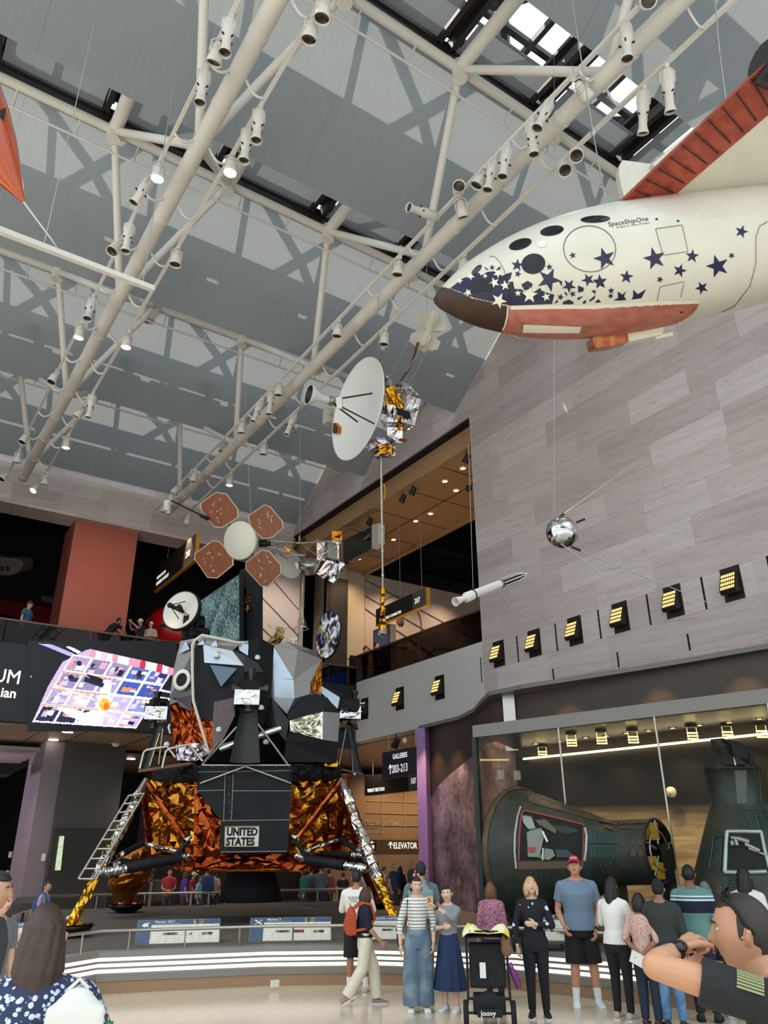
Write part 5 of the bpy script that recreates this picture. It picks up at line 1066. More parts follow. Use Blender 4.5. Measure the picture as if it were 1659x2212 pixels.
patch([Lp(395, 1846, 1.9), Lp(672, 1844, 1.9), Lp(668, 1880, 1.9), Lp(390, 1882, 1.9)], .035, 22, 4, m_rust, 4, 'skirt')
patch([Lp(322, 1846, 1.0), Lp(400, 1846, 1.93), Lp(398, 1880, 1.93), Lp(345, 1870, 1.0)], .04, 8, 4, m_rust, 5, 'skirt'); patch([Lp(665, 1844, 1.93), Lp(772, 1846, 1.0), Lp(750, 1870, 1.0), Lp(662, 1880, 1.93)], .04, 8, 4, m_rust, 6, 'skirt')
p = MB()
crumple(p, lambda u, v: (Lp(430+195*u, 1880-(24*sin(pi*u)**.7)*v-1, 1.98+.1*sin(pi*v)), LB), 18, 4, .03, 7); p.build('skirt_flap', m_copper, lm, fixn=False)
p = MB(); p.tube([Lp(x, 1881+(0 if 440 < x < 620 else 1), 1.97) for x in range(392, 672, 12)], .016, 5, smooth=False); p.build('skirt_edge', m_gold, lm)
# black quadrant box with the flag plate
bx_ = MB(); bx_.slab([Lp(*q, 2.08) for q in ((428, 1652), (632, 1652), (630, 1700), (621.5, 1841), (475, 1842.5), (477, 1773), (425, 1707))], -LB*.3); box = bx_.build('quadrant_panel', m_lmb, lm)
p = MB()
for a, b in (((800, 112), (793, 335)), ((838, 112), (830, 330)), ((672, 104), (1110, 98)), ((830, 193), (1110, 193)), ((672, 193), (800, 190)), ((785, 334), (1108, 330)), ((780, 482), (1090, 478))): p.tube([Lc(*a, 2.09), Lc(*b, 2.09)], .011, 4)
p.build('panel_seam', m_seam, box)
for k, (x, y) in enumerate([(680+i*60, 82) for i in range(8)]+[(819, 130+i*40) for i in range(6)]): MB().ell(Lc(x, y, 2.09), .014, 6, 4).build('rivet', m_seam, box)
p = MB(); p.slab([Lc(x, y, 2.11) for x, y in ((798, 360), (962, 357), (958, 459), (796, 457))], -LB*.02); fp = p.build('name_plate', mat('plate_white', 'd9d8cc', .5), lm)
p = MB(); ln_ = [Lc(x, y, 2.112) for x, y in ((800, 362), (960, 359), (956, 457), (798, 455))]; p.tube(ln_, .012, 5, closed=True); p.build('plate_edge', mat('plate_edge', 'b59a52', .5), fp)
p = MB(); q = Lc(806, 403, 2.115); fm = frame(q, LR, -LB*1.0); fm = Matrix(((LR.x, 0, LB.x, q.x), (LR.y, 0, LB.y, q.y), (0, 1, 0, q.z), (0, 0, 0, 1))); hh = (Lc(806, 367, 2.115)-q).length
text(p, 'UNITED', fm, hh/.7, .84, .009, .004); q = Lc(803, 450, 2.115); fm = fm.copy(); fm.translation = q; text(p, 'STATES', fm, hh/.7, .84, .009, .004); p.build('lettering', m_black, fp)
for x0, x1, s in ((455, 668, 8), (1115, 1348, 9)):
    def lump(u, v, x0=x0, x1=x1):
        x = x0+(x1-x0)*u; b = 2.1-1.1*(1-u) if x0 < 800 else 2.1-1.1*u; th = pi*(.06+.9*v)
        y = 110+(8 if x0 < 800 else -4)*(1-2*abs(u-.5)); return (Lc(x, y-40*cos(th), b+.22*sin(th)), LB)
    p = MB(); crumple(p, lump, 12, 7, .05, s); p.build('black_blanket', m_lmn, lm, fixn=False)
p = MB(); p.slab([Lc(450, 78, 1.1), Lc(668, 74, 2.05), Lc(1115, 74, 2.05), Lc(1350, 78, 1.1), Lc(1300, 70, -1.5), Lc(500, 70, -1.5)], (0, 0, -.1)); p.build('top_deck', m_lmb, lm)
p = MB(); p.tube([Lc(1125, 72, 1.9), Lc(1330, 70, 1.2)], .03, 6); foil_box(p, Lc(1297, 66, 1.4), LR*.15, V((0, 0, .07)), LB*.1, .03, 3, 77); p.build('deck_foil', m_gold, lm)
# struts over the quadrant and the plume shields
p = MB()
for a, b in (((895, 78), (682, 158)), ((895, 78), (1110, 157)), ((690, 72), (1108, 72))): p.tube([Lc(*a, 2.25), Lc(*b, 2.15)], .022, 8)
p.build('outrigger', m_steel, lm)
def rcs(cx, cy, b, noz, par=lm):
    """thruster cluster: silver box with four bells"""
    c = La(cx, cy, b); p = MB(); foil_box(p, c, LR*.27, V((0, 0, .16)), LB*.22, .02, 4, int(cx)); q = p.build('thruster_cluster', m_silver, par)
    p = MB(); p.box(c+V((0, 0, .26)), (.36, .36, .22)); p.build('thruster_block', m_lmb, q)
    for (x, y), d in noz:
        t_ = La(x, y, b+.05); dd = V(d); p = MB(); p.lathe([(.035, -.12), (.05, -.05), (.1, .14), (.112, .17), (.1, .165), (.03, -.05)], 16, t_, dd); p.tube([t_-dd*.1, c+V((0, 0, .22))], .035, 6); p.build('thruster_bell', mat('bell_bronze', '4c453b', .35, .8), q)
rcs(868, 690, 2.75, (((893, 555), (0, 0, 1)), ((880, 722), (0, 0, -1)), ((828, 632), tuple(-LR)), ((950, 632), tuple(LR))))
rcs(330, 782, -.2, (((330, 690), (0, 0, 1)), ((312, 830), (0, 0, -1)), ((300, 740), tuple(-LR)), ((372, 735), tuple(LB))))
rcs(1480, 778, -.2, (((1508, 685), (0, 0, 1)), ((1508, 830), (0, 0, -1)), ((1525, 740), tuple(LR)), ((1455, 745), tuple(LB))))
def shield(tl, tr, br, bl, b, curve=.12):
    a, b_, c, d = La(*tl, b), La(*tr, b), La(*br, b-.1), La(*bl, b-.1); p = MB()
    for off in (0, .03): p.grid(lambda u, v: a.lerp(b_, u).lerp(d.lerp(c, u), v)+LB*(-curve*sin(pi*u)+off), 10, 4)
    return p.build('plume_shield', mat('shield_olive', '26282a', .5), lm)
shield((828, 752), (928, 755), (945, 1072), (763, 1070), 2.6); shield((325, 852), (365, 855), (283, 1105), (238, 1100), .3, .03); shield((1462, 850), (1490, 848), (1556, 1132), (1508, 1142), .3, .03)
for a, b in (((806, 858), (600, 1084)), ((930, 838), (1112, 1084)), ((700, 940), (606, 1080))): MB().tube([La(*a, 2.5), La(*b, 2.15)], .025, 8).build('shield_strut', m_steel, lm)
for a, b in (((365, 870), (340, 1085)), ((345, 900), (285, 1095)), ((1458, 870), (1412, 1105)), ((1490, 1000), (1500, 1140)), ((1556, 1140), (1420, 1110)), ((1460, 1190), (1510, 1140))): MB().tube([La(*a, .3), La(*b, .9)], .025, 6).build('shield_strut', m_steel, lm)
# ascent stage: faceted shells around a dark core
def fb(x, y, grp):
    if grp == 'c': return 1.0+1.15*sqrt(max(0, 1-((x-720)/350)**2))-.0005*max(0, y-700)
    if grp == 't': return .5+1.2*sqrt(max(0, 1-((x-1150)/260)**2))
    return .7+1.2*sqrt(max(0, 1-((x-1230)/330)**2))
def facet(pts, grp, m, name, off=0, th=.22, amp=0, seed=0):
    q = [La(x, y, fb(x, y, grp)+off) for x, y in pts]; p = MB()
    if amp:
        n = 9; c = sum(q, V())/len(q); g = random.Random(seed); ring = [q]
        dense = []
        for i in range(len(q)):
            a, b = q[i], q[(i+1) % len(q)]; k = max(2, int((b-a).length/.13)); dense += [a.lerp(b, j/k) for j in range(k)]
        rings = [dense]+[[c+(v-c)*f+LB*g.uniform(-amp, amp)+LR*g.uniform(-amp, amp)*.6+V((0, 0, g.uniform(-amp, amp)*.6)) for v in dense] for f in (.82, .62, .42, .22)]
        N = len(dense); vs = [v for r in rings for v in r]+[c]; fs = []
        for k in range(4):
            for i in range(N):
                a, b_, c_, d = k*N+i, k*N+(i+1) % N, (k+1)*N+(i+1) % N, (k+1)*N+i; fs += [(a, b_, c_), (a, c_, d)] if g.random() < .5 else [(a, b_, d), (b_, c_, d)]
        fs += [(4*N+i, 4*N+(i+1) % N, 5*N) for i in range(N)]; p.add(vs, fs, False)
        return p.build(name, m, lm, fixn=False)
    p.slab(q, -LB*th); return p.build(name, m, lm)
core = MB()
core.slab([La(x, y, .85) for x, y in ((470, 360), (620, 325), (870, 350), (940, 330), (1025, 375), (1310, 460), (1310, 670), (1410, 775), (1400, 1060), (660, 1060), (450, 1050), (425, 880), (412, 690), (435, 520))], -LB*2.2); core.build('ascent_stage', m_lmb, lm)
cabin = [([(470, 345), (560, 328), (560, 372), (545, 690), (405, 682), (428, 520), (448, 430)], m_lsteel, 'cabin_skin', 0), ([(555, 368), (612, 368), (616, 472), (848, 496), (850, 550), (790, 682), (670, 708), (662, 820), (590, 812), (542, 690)], m_lmb, 'cabin_front', .03),
 ([(605, 366), (780, 404), (849, 492), (612, 474)], m_lpale, 'cabin_panel', .06), ([(560, 332), (640, 308), (790, 348), (875, 343), (872, 372), (815, 372), (780, 404), (605, 368)], m_lsteel, 'cabin_top', .02), ([(780, 402), (852, 428), (932, 480), (966, 532), (850, 528), (849, 492)], m_lchar, 'cabin_hood', .05),
 ([(868, 342), (936, 322), (1028, 372), (1010, 680), (985, 692), (962, 530), (930, 480), (852, 428)], m_lmb, 'mid_section', .0), ([(850, 525), (966, 530), (1008, 560), (1010, 682), (962, 850), (930, 832), (820, 765), (790, 682)], m_lmn, 'mid_lower', .01),
 ([(670, 706), (790, 680), (795, 790), (720, 940), (662, 1000), (660, 820)], m_smoky, 'smoky_panel', .02), ([(700, 925), (962, 850), (1100, 945), (1088, 1068), (648, 1068), (662, 1000)], m_lmn, 'cabin_base', -.05), ([(815, 365), (876, 365), (872, 432), (822, 400)], m_lpale, 'light_panel', .08)]
for pts, m, n, off in cabin: facet(pts, 'c', m, n, off)
for pts in ([(500, 345), (524, 392), (460, 420)], [(606, 320), (612, 366), (563, 370)], [(682, 335), (692, 378), (648, 374)]): facet(pts, 'c', m_lpale, 'corner_panel', .1, .05)
facet([(405, 688), (532, 690), (592, 814), (662, 822), (662, 1000), (640, 1005), (440, 1002), (420, 870)], 'c', m_copper, 'cabin_foil', .0, 0, .045, 5); facet([(592, 820), (780, 690), (770, 800), (700, 940), (655, 1000), (600, 870)], 'c', m_copper, 'cabin_foil', .0, 0, .03, 6)
facet([(440, 965), (622, 948), (652, 1010), (560, 1062), (450, 1058)], 'c', m_lilac, 'cabin_underside', .03, 0, .03, 7); facet([(440, 688), (530, 668), (540, 765), (470, 735)], 'c', m_smoky, 'smoky_panel', .06, .04); facet([(405, 680), (455, 705), (405, 725)], 'c', m_lpale, 'corner_panel', .08, .04)
w_ = facet([(645, 487), (808, 508), (712, 618)], 'c', m_window, 'triangular_window', .07, .04)
p = MB(); c = La(480, 577, fb(480, 577, 'c')+.05); p.lathe([(.155, 0), (.24, 0), (.24, .03), (.155, .03)], 28, c, (LB*.85-LR*.5), sx=1); p.build('docking_ring', m_white, lm); p = MB(); p.lathe([(.001, .005), (.155, .005)], 24, c, (LB*.85-LR*.5)); p.build('ring_window', m_black, lm)
tank = [([(1028, 378), (1145, 574), (1015, 566)], m_lpale, .02), ([(1028, 372), (1170, 396), (1315, 455), (1250, 590), (1145, 576)], m_ltan, 0), ([(1028, 372), (1100, 345), (1255, 398), (1315, 455), (1170, 396)], m_lsteel, -.02), ([(1015, 565), (1145, 577), (1150, 688), (1010, 680)], m_lpale, .02), ([(1145, 577), (1250, 590), (1312, 560), (1310, 670), (1240, 662), (1150, 688)], m_ltan, .01), ([(1010, 678), (1150, 688), (1105, 782)], m_lsteel, .02), ([(1150, 688), (1240, 660), (1310, 670), (1240, 760), (1105, 782)], m_lchar, .0)]
for pts, m, off in tank: facet(pts, 't', m, 'tank_panel', off)
facet([(1315, 455), (1313, 600), (1305, 665), (1262, 655), (1250, 590)], 't', m_amber, 'tank_foil', .05, 0, .02, 8)
bay = [([(985, 690), (1012, 678), (1118, 820), (1100, 945), (1045, 880), (970, 840)], m_lchar, .02, 'side_panel'), ([(1105, 786), (1240, 662), (1345, 680), (1418, 772), (1320, 766), (1120, 818)], m_lmb, .03, 'bay_top'), ([(1320, 765), (1421, 775), (1411, 948), (1318, 934)], m_lsteel, .02, 'bay_side'), ([(1120, 880), (1318, 936), (1411, 950), (1404, 1068), (1085, 1068), (1100, 945)], m_lmn, .0, 'bay_underside')]
for pts, m, off, n in bay: facet(pts, 'b', m, n, off)
facet([(1122, 819), (1320, 766), (1318, 934), (1125, 882)], 'b', m_palefoil, 'bay_foil', .03, 0, .03, 9)
p = MB(); p.slab([La(*q, .3) for q in ((1312, 612), (1422, 682), (1408, 750), (1312, 655))], -LB*.3); p.build('rear_panel', m_lpale, lm); p = MB(); p.slab([La(*q, .2) for q in ((1422, 680), (1542, 710), (1540, 746), (1408, 750))], -LB*.3); p.slab([La(*q, .3) for q in ((1315, 600), (1440, 668), (1422, 684), (1312, 614))], -LB*.3); p.build('rear_edge', m_lmb, lm)
p = MB(); foil_box(p, La(1460, 830, -.2), LR*.22, V((0, 0, .18)), LB*.2, .06, 4, 31); p.build('rear_foil', mat('brown_foil', '4a3a2c', .3, .8), lm)
p = MB(); p.tube([La(702, 988, 2.2), La(1070, 866, 2.2)], .085, 14); p.build('chrome_tube', m_chrome, lm)
for x, y in ((688, 425), (930, 440), (952, 740), (980, 945), (700, 870), (388, 960), (1075, 402)): MB().lathe([(.001, .05), (.05, .03), (.07, -.02)], 10, La(x, y, fb(x, y, 'c')+.1), (LB*.6+V((0, 0, .5)))).build('vent_cone', m_white, lm)
# rails, ladder porch
p = MB(); p.tube([La(x, y, fb(x, y, 'c')+.2) for x, y in ((638, 1008), (590, 850), (546, 700), (541, 540), (541, 370), (556, 340), (598, 310), (700, 330), (800, 352), (850, 356))], .035, 8); p.build('cabin_rail', mat('rail_bone', 'cfc9b8', .5), lm)
p = MB(); p.slab([La(218, 1112, 2.9), La(530, 1066, 2.3), La(562, 1074, 1.9), La(330, 1100, 1.9)], (0, 0, -.06)); p.build('porch', mat('porch_brown', '7a5446', .5), lm)
for path in (((226, 1108), (250, 1010), (268, 995), (390, 975), (440, 1040)), ((360, 1104), (382, 1005), (405, 988), (520, 962), (602, 1062))): MB().tube([La(x, y, 2.7) for x, y in path], .028, 8).build('porch_rail', m_steel, lm)
p = MB(); p.tube([La(408, 895, 1.5), La(398, 860, 1.6), La(405, 845, 1.5)], .025, 6); p.build('grab_handle', m_white, lm)
# dish antenna and mast
dc = La(472, 161, .9); dn = (LB*.86-LR*.42+V((0, 0, .1))).normalized()
p = MB(); p.lathe([(.001, -.14), (.3, -.1), (.46, -.02), (.5, .02), (.5, -.03), (.3, -.15), (.001, -.19)], 40, dc, dn); dsh = p.build('dish_antenna', mat('dish_bone', 'e2dfd4', .45), lm)
p = MB(); p.lathe([(.5, .03), (.53, .0), (.53, -.1), (.49, -.1)], 40, dc, dn); p.build('dish_rim', m_black, dsh)
hub = dc+dn*.32-LR*.1; p = MB()
for x, y in ((500, 108), (435, 125), (460, 213), (522, 192)): p.tube([hub, PP(*za(x, y), dc, dn)], .012, 5)
p.ell(hub, .07, 10, 8); p.tube([dc-dn*.1, hub], .05, 8); p.lathe([(.04, 0), (.09, .15), (.02, .17)], 12, La(478, 158, 1.15), dn); p.build('dish_feed', m_black, dsh)
p = MB(); foil_box(p, La(535, 275, .7), LR*.2, V((0, 0, .3)), LB*.2, .06, 5, 41); foil_box(p, La(565, 230, .7), LR*.2, V((0, 0, .12)), LB*.15, .05, 4, 42); foil_box(p, La(585, 300, .8), LR*.22, V((0, 0, .1)), LB*.2, .05, 4, 43); p.build('antenna_mount', m_lmn, lm)
p = MB(); p.tube([La(1147, 405, .8), La(1145, 335, .8)], .03, 6); p.tube([La(1122, 330, .8), La(1145, 348, .8), La(1168, 330, .8)], .025, 6); p.tube([La(1122, 330, .8), La(1168, 330, .8)], .02, 6); p.lathe([(.12, 0), (.03, .08)], 12, La(1147, 408, .8), (0, 0, 1), cap=True); p.build('mast_antenna', m_white, lm)
p = MB(); foil_box(p, La(1035, 345, .8), (LR*.6+V((0, 0, .8))).normalized()*.22, (LR*.8-V((0, 0, .6))).normalized()*.1, LB*.1, .04, 4, 51); foil_box(p, La(1060, 295, .8), LR*.1, V((0, 0, .12)), LB*.08, .03, 3, 52); pr = p.build('radar', mat('brass_foil', '8d7a4a', .25, .9), lm)
p = MB()
for a, b in (((1060, 300), (990, 245)), ((1060, 300), (1108, 262)), ((1060, 295), (1075, 268)), ((1055, 300), (1100, 330))): p.tube([La(*a, .8), La(*b, .8)], .01, 5)
p.tube([La(1050+18*cos(k*pi/6), 275+16*sin(k*pi/6), .8) for k in range(12)], .008, 5, closed=True); p.build('radar_rod', m_steel, pr)
# legs
def crinkle_tube(pts, r, n, m, name, seed, par, amp=.02):
    a, b = pts; g = random.Random(seed); k = 14; P_ = [a.lerp(b, i/k) for i in range(k+1)]; p = MB(); p.tube(P_, [r*(1+g.uniform(-.12, .12)) for _ in P_], n, smooth=False)
    for i, v in enumerate(p.v[:(k+1)*n]): p.v[i] = v+V((g.uniform(-amp, amp), g.uniform(-amp, amp), g.uniform(-amp, amp)*.5))
    return p.build(name, m, par)
def pad(c, par):
    p = MB(); p.lathe([(.001, 0), (.2, 0), (.4, .1), (.47, .2), (.455, .2), (.38, .115), (.15, .03), (.001, .03)], 32, c); o = p.build('foot_pad', mat('pad_dark', '2a221b', .35, .6), par)
    p = MB(); crumple(p, lambda u, v: (c+V((cos(2*pi*u)*(.05+.4*v), sin(2*pi*u)*(.05+.4*v), .05+.17*v**2)), V((0, 0, 1))), 18, 4, .02, 3); p.build('pad_lining', m_gold, o, fixn=False)
def corner(r, b): return LC+LR*r+LB*b
for (top, knee, foot, r, b, sd_) in ((Lc(428, 140, 1.8), Lc(182, 618, 2.95), Lc(56, 846, 3.33), -3.33, 3.33, 1), (Lc(1345, 138, 1.8), Lc(1522, 608, 2.95), Lc(1592, 790, 3.33), 3.33, 3.33, 2)):
    if foot.z > ZD+.2: foot = knee+(foot-knee)*((knee.z-ZD-.18)/(knee.z-foot.z))
    leg = MB(); leg.tube([top, top.lerp(knee, .16)], [.06, .1], 14); lg = leg.build('landing_leg', m_lsteel, lm)
    crinkle_tube((top.lerp(knee, .14), knee), .105, 12, m_silver, 'strut_foil', sd_, lg)
    for k in range(9): q = top.lerp(knee, .2+.085*k); d = (knee-top).normalized(); p = MB(); p.lathe([(.112, -.015), (.122, 0), (.112, .015)], 12, q, d, smooth=False); p.build('strut_band', m_gold, lg)
    crinkle_tube((knee, foot), .1, 12, m_gold, 'strut_foil', sd_+5, lg); d_ = (LB*-.12)
    MB().tube([top.lerp(knee, .25)-LB*.14, foot-LB*.13+V((0, 0, .1))], .055, 8).build('strut_shade', m_rust, lg)
    pc = V((foot.x, foot.y, ZD)); pad(pc, lg); p = MB(); p.ell(pc+V((0, 0, .12)), .13, 12, 8); p.tube([pc+V((0, 0, .1)), foot], .09, 10); p.build('ankle', m_gold, lg)
for r, b in ((-3.33, -3.33), (3.33, -3.33)):
    f = corner(r, b); top = corner(r*.55, b*.55)+V((0, 0, 3.1)); lg = MB().tube([top, f+V((0, 0, .15))], .1, 12).build('landing_leg', m_rust, lm); pad(V((f.x, f.y, ZD)), lg)
    MB().tube([f+V((0, 0, 1.0)), corner(r*.45, b*.2)+V((0, 0, 1.5))], .06, 8).build('side_strut', m_lmb, lg); MB().tube([f+V((0, 0, 1.0)), corner(r*.2, b*.45)+V((0, 0, 1.5))], .06, 8).build('side_strut', m_lmb, lg)
# ladder
ldr = MB(); pairs = [((345, 215), (108, 608)), ((418, 205), (178, 610))]
R0, R1 = [[Lc(*a, 2.2), Lc(*b, 3.2)] for a, b in pairs]
ldr.tube(R0, .022, 8); ldr.tube(R1, .022, 8); ld = ldr.build('ladder', m_steel, lm)
for k in range(10): u = .0+k/9; MB().tube([R0[0].lerp(R0[1], u), R1[0].lerp(R1[1], u)], .018, 6).build('rung', m_steel, ld)
# copper braces and black side struts
for i, (a, ba, b, bb) in enumerate((((432, 155), 1.85, (612, 422), 2.1), ((418, 200), 1.85, (442, 432), 1.3), ((1340, 152), 1.85, (1142, 410), 2.1), ((1352, 200), 1.85, (1338, 425), 1.3), ((1350, 170), 1.8, (1420, 440), 1.2))):
    crinkle_tube((Lc(*a, ba), Lc(*b, bb)), .075, 10, m_copper if i % 2 == 0 else m_rust, 'brace', 60+i, lm, .012)
for i, (a, b, c_, ba, bb) in enumerate((((225, 578), (330, 560), (590, 508), 2.85, 2.1), ((260, 545), (300, 535), (560, 505), 2.6, 1.5), ((1468, 562), (1362, 545), (1180, 515), 2.85, 2.1), ((1450, 500), (1400, 495), (1250, 490), 2.6, 1.5), ((1450, 480), (1420, 470), (1340, 420), 2.4, 1.6), ((295, 500), (320, 488), (415, 440), 2.4, 1.6))):
    A_, B_, C_ = Lc(*a, ba), Lc(*b, ba-.2), Lc(*c_, bb); r_ = .1 if i in (0, 2) else .06
    o = MB().tube([B_, C_], r_, 12).build('side_strut', m_lmb, lm); crinkle_tube((A_, B_), r_*.85, 10, m_silver, 'strut_end', 80+i, o, .012)
    crinkle_tube((C_, C_.lerp(Lc(640 if a[0] < 800 else 1120, 495, 2.0), .8)), r_*.6, 8, m_silver, 'strut_fork', 90+i, o, .012)
for a, b, bb in (((560, 500), (632, 425), 2.15), ((600, 425), (640, 405), 2.15), ((1125, 420), (1180, 500), 2.15), ((1110, 410), (1140, 418), 2.15)): MB().tube([Lc(*a, bb), Lc(*b, bb)], .05, 8).build('strut_bracket', m_lmb, lm)
for q in (((605, 418), (640, 405), (620, 430)), ((1110, 402), (1145, 404), (1128, 420))): MB().slab([Lc(*k, 2.3) for k in q], -LB*.06).build('bracket_plate', m_white, lm)
# engine bell and the foil bag
ec = LC.copy(); p = MB(); zt_, zb_ = Lp(530, 1878, .6).z, Lp(530, 1950, .6).z; ec = V((*(LC+LR*-.05+LB*.0).to_tuple()[:2], 0)); p.lathe([(.3, zt_+.3), (.52, zt_), (.64, (zt_+zb_)/2), (.74, zb_), (.71, zb_), (.6, (zt_+zb_)/2)], 40, ec); p.build('engine_bell', m_black, lm)
p = MB(); bc = Lp(284, 1886, -1.6)
crumple(p, lambda u, v: (bc+(LR*cos(2*pi*u)+LB*sin(2*pi*u))*(.62*sin(pi*(.04+.92*v))**.7*(1-.25*v))+(V((0, 0, 1))+LR*.25)*(.95*(v-.5))*-1.3, (LR*cos(2*pi*u)+LB*sin(2*pi*u))), 16, 10, .05, 14); p.build('foil_bag', m_amber, lm, fixn=False)
# ------------------------------------------------------------------ people
def skin(c): return mat('skin_'+c, c, .5, spec=.4)
def cloth(c, c2=None, sc_=0): return mat('cloth_'+c+(c2 or ''), c, .85, noise_=(sc_, c2, .45, .55) if c2 else None, bump=(22, .25), sheen=0)
def hairm(c): return mat('hair_'+c, c, .55, noise_=(30, c, .4, .6), bump=(60, .25))
m_eyew = mat('eye_white', 'e6e2dc', .3); m_iris = mat('iris_dark', '2a1c14', .2); m_sole = mat('shoe_sole', 'd9d6d0', .6)
def head_pt(d, k, wide=1.0):
    x, y, z = d.x*.074*wide, d.y*.094, d.z*.115
    if z < 0:
        t_ = -z/.115; x *= 1-.30*t_**1.6
        if y < 0: y *= 1-.42*t_
    if y > 0: y = .094*(d.y**.8)*(1-.05*max(0, -z/.115))
    if y > 0.02:
        g = lambda v, s: math.exp(-(v/s)**2); ax = abs(x)
        y += .026*g(x, .0115)*g(z+.024, .015)+.011*g(x, .010)*g(z-.002, .02)+.004*g(x, .05)*g(z-.03, .008)-.010*g(ax-.031, .014)*g(z-.011, .011)
        y += .0065*g(x, .02)*g(z+.056, .011)-.004*g(x, .02)*g(z+.058, .003)+.008*g(x, .02)*g(z+.098, .016)+.003*g(ax-.04, .018)*g(z+.02, .02)
    return V((x, y, z))*k
def head_grid(mb, T, k, n=44, m=36, scale=1.0, fn=None):
    vs = []
    for i in range(m+1):
        th = pi*i/m
        for j in range(n):
            d = V((sin(th)*cos(2*pi*j/n), sin(th)*sin(2*pi*j/n), -cos(th))); p = head_pt(d, k)
            vs.append(T @ (fn(d, p) if fn else p*scale))
    mb.add(vs, [(i*n+j, i*n+(j+1) % n, (i+1)*n+(j+1) % n, (i+1)*n+j) for i in range(m) for j in range(n)], True)
def hand(mb, wrist, d, nrm, H, side, curl=.5, spread=1.0, r0=None, thumb=.8):
    """palm, four separate fingers and a thumb; d = pointing direction, nrm = back of the hand"""
    d = V(d).normalized(); n = (V(nrm)-d*V(nrm).dot(d)).normalized(); s = d.cross(n)*side; k = H/1.72; w = V(wrist)
    mb.tube([w-d*.02*k, w+d*.02*k, w+d*.055*k, w+d*.095*k], [.018*k, .018*k, .017*k, .014*k], 12, ry=[.026*k, .033*k, .041*k, .04*k]) if False else None
    for q, rr in ((.0, .024), (.03, .028), (.06, .031), (.085, .029)):
        mb.ell(w+d*(q*k), (rr*k*1.25, .022*k, rr*k*.55) if False else rr*k*.8, 10, 8)
    for off in (-.027, -.009, .009, .027):
        mb.tube([w+d*(.02*k)+s*off*.7*k, w+d*(.092*k)+s*off*k], [.014*k, .0125*k], 8)
    for i, (off, L, up) in enumerate(((.03, .07, 0), (.0105, .08, .006), (-.0095, .074, .004), (-.029, .058, -.004))):
        b = w+d*((.092+up)*k)+s*off*k*spread; a = b; pts = [b]; ang = 0
        for j, f in enumerate((.45, .32, .25)):
            ang += curl*(.7+.25*j+.06*i); a = a+(d*cos(ang)-n*sin(ang)+s*off*1.2*(spread-.6))*(L*f*k); pts.append(a)
        mb.tube(pts, [(r0 or .0098)*k, .0094*k, .0086*k, .0072*k], 8); mb.ell(pts[-1], .0072*k, 8, 6)
    b = w+d*.03*k+s*.026*k; t1 = b+(d*.5+s*thumb*.75-n*.15).normalized()*.035*k; t2 = t1+(d*.8+s*thumb*.3-n*.4*curl).normalized()*.03*k; t3 = t2+(d*.9-n*.5*curl).normalized()*.024*k
    mb.tube([b-d*.01*k, t1, t2, t3], [.014*k, .0125*k, .0108*k, .0085*k], 8); mb.ell(t3, .0085*k, 8, 6)
def gpos(px, py): return PZ(px, py, 0)
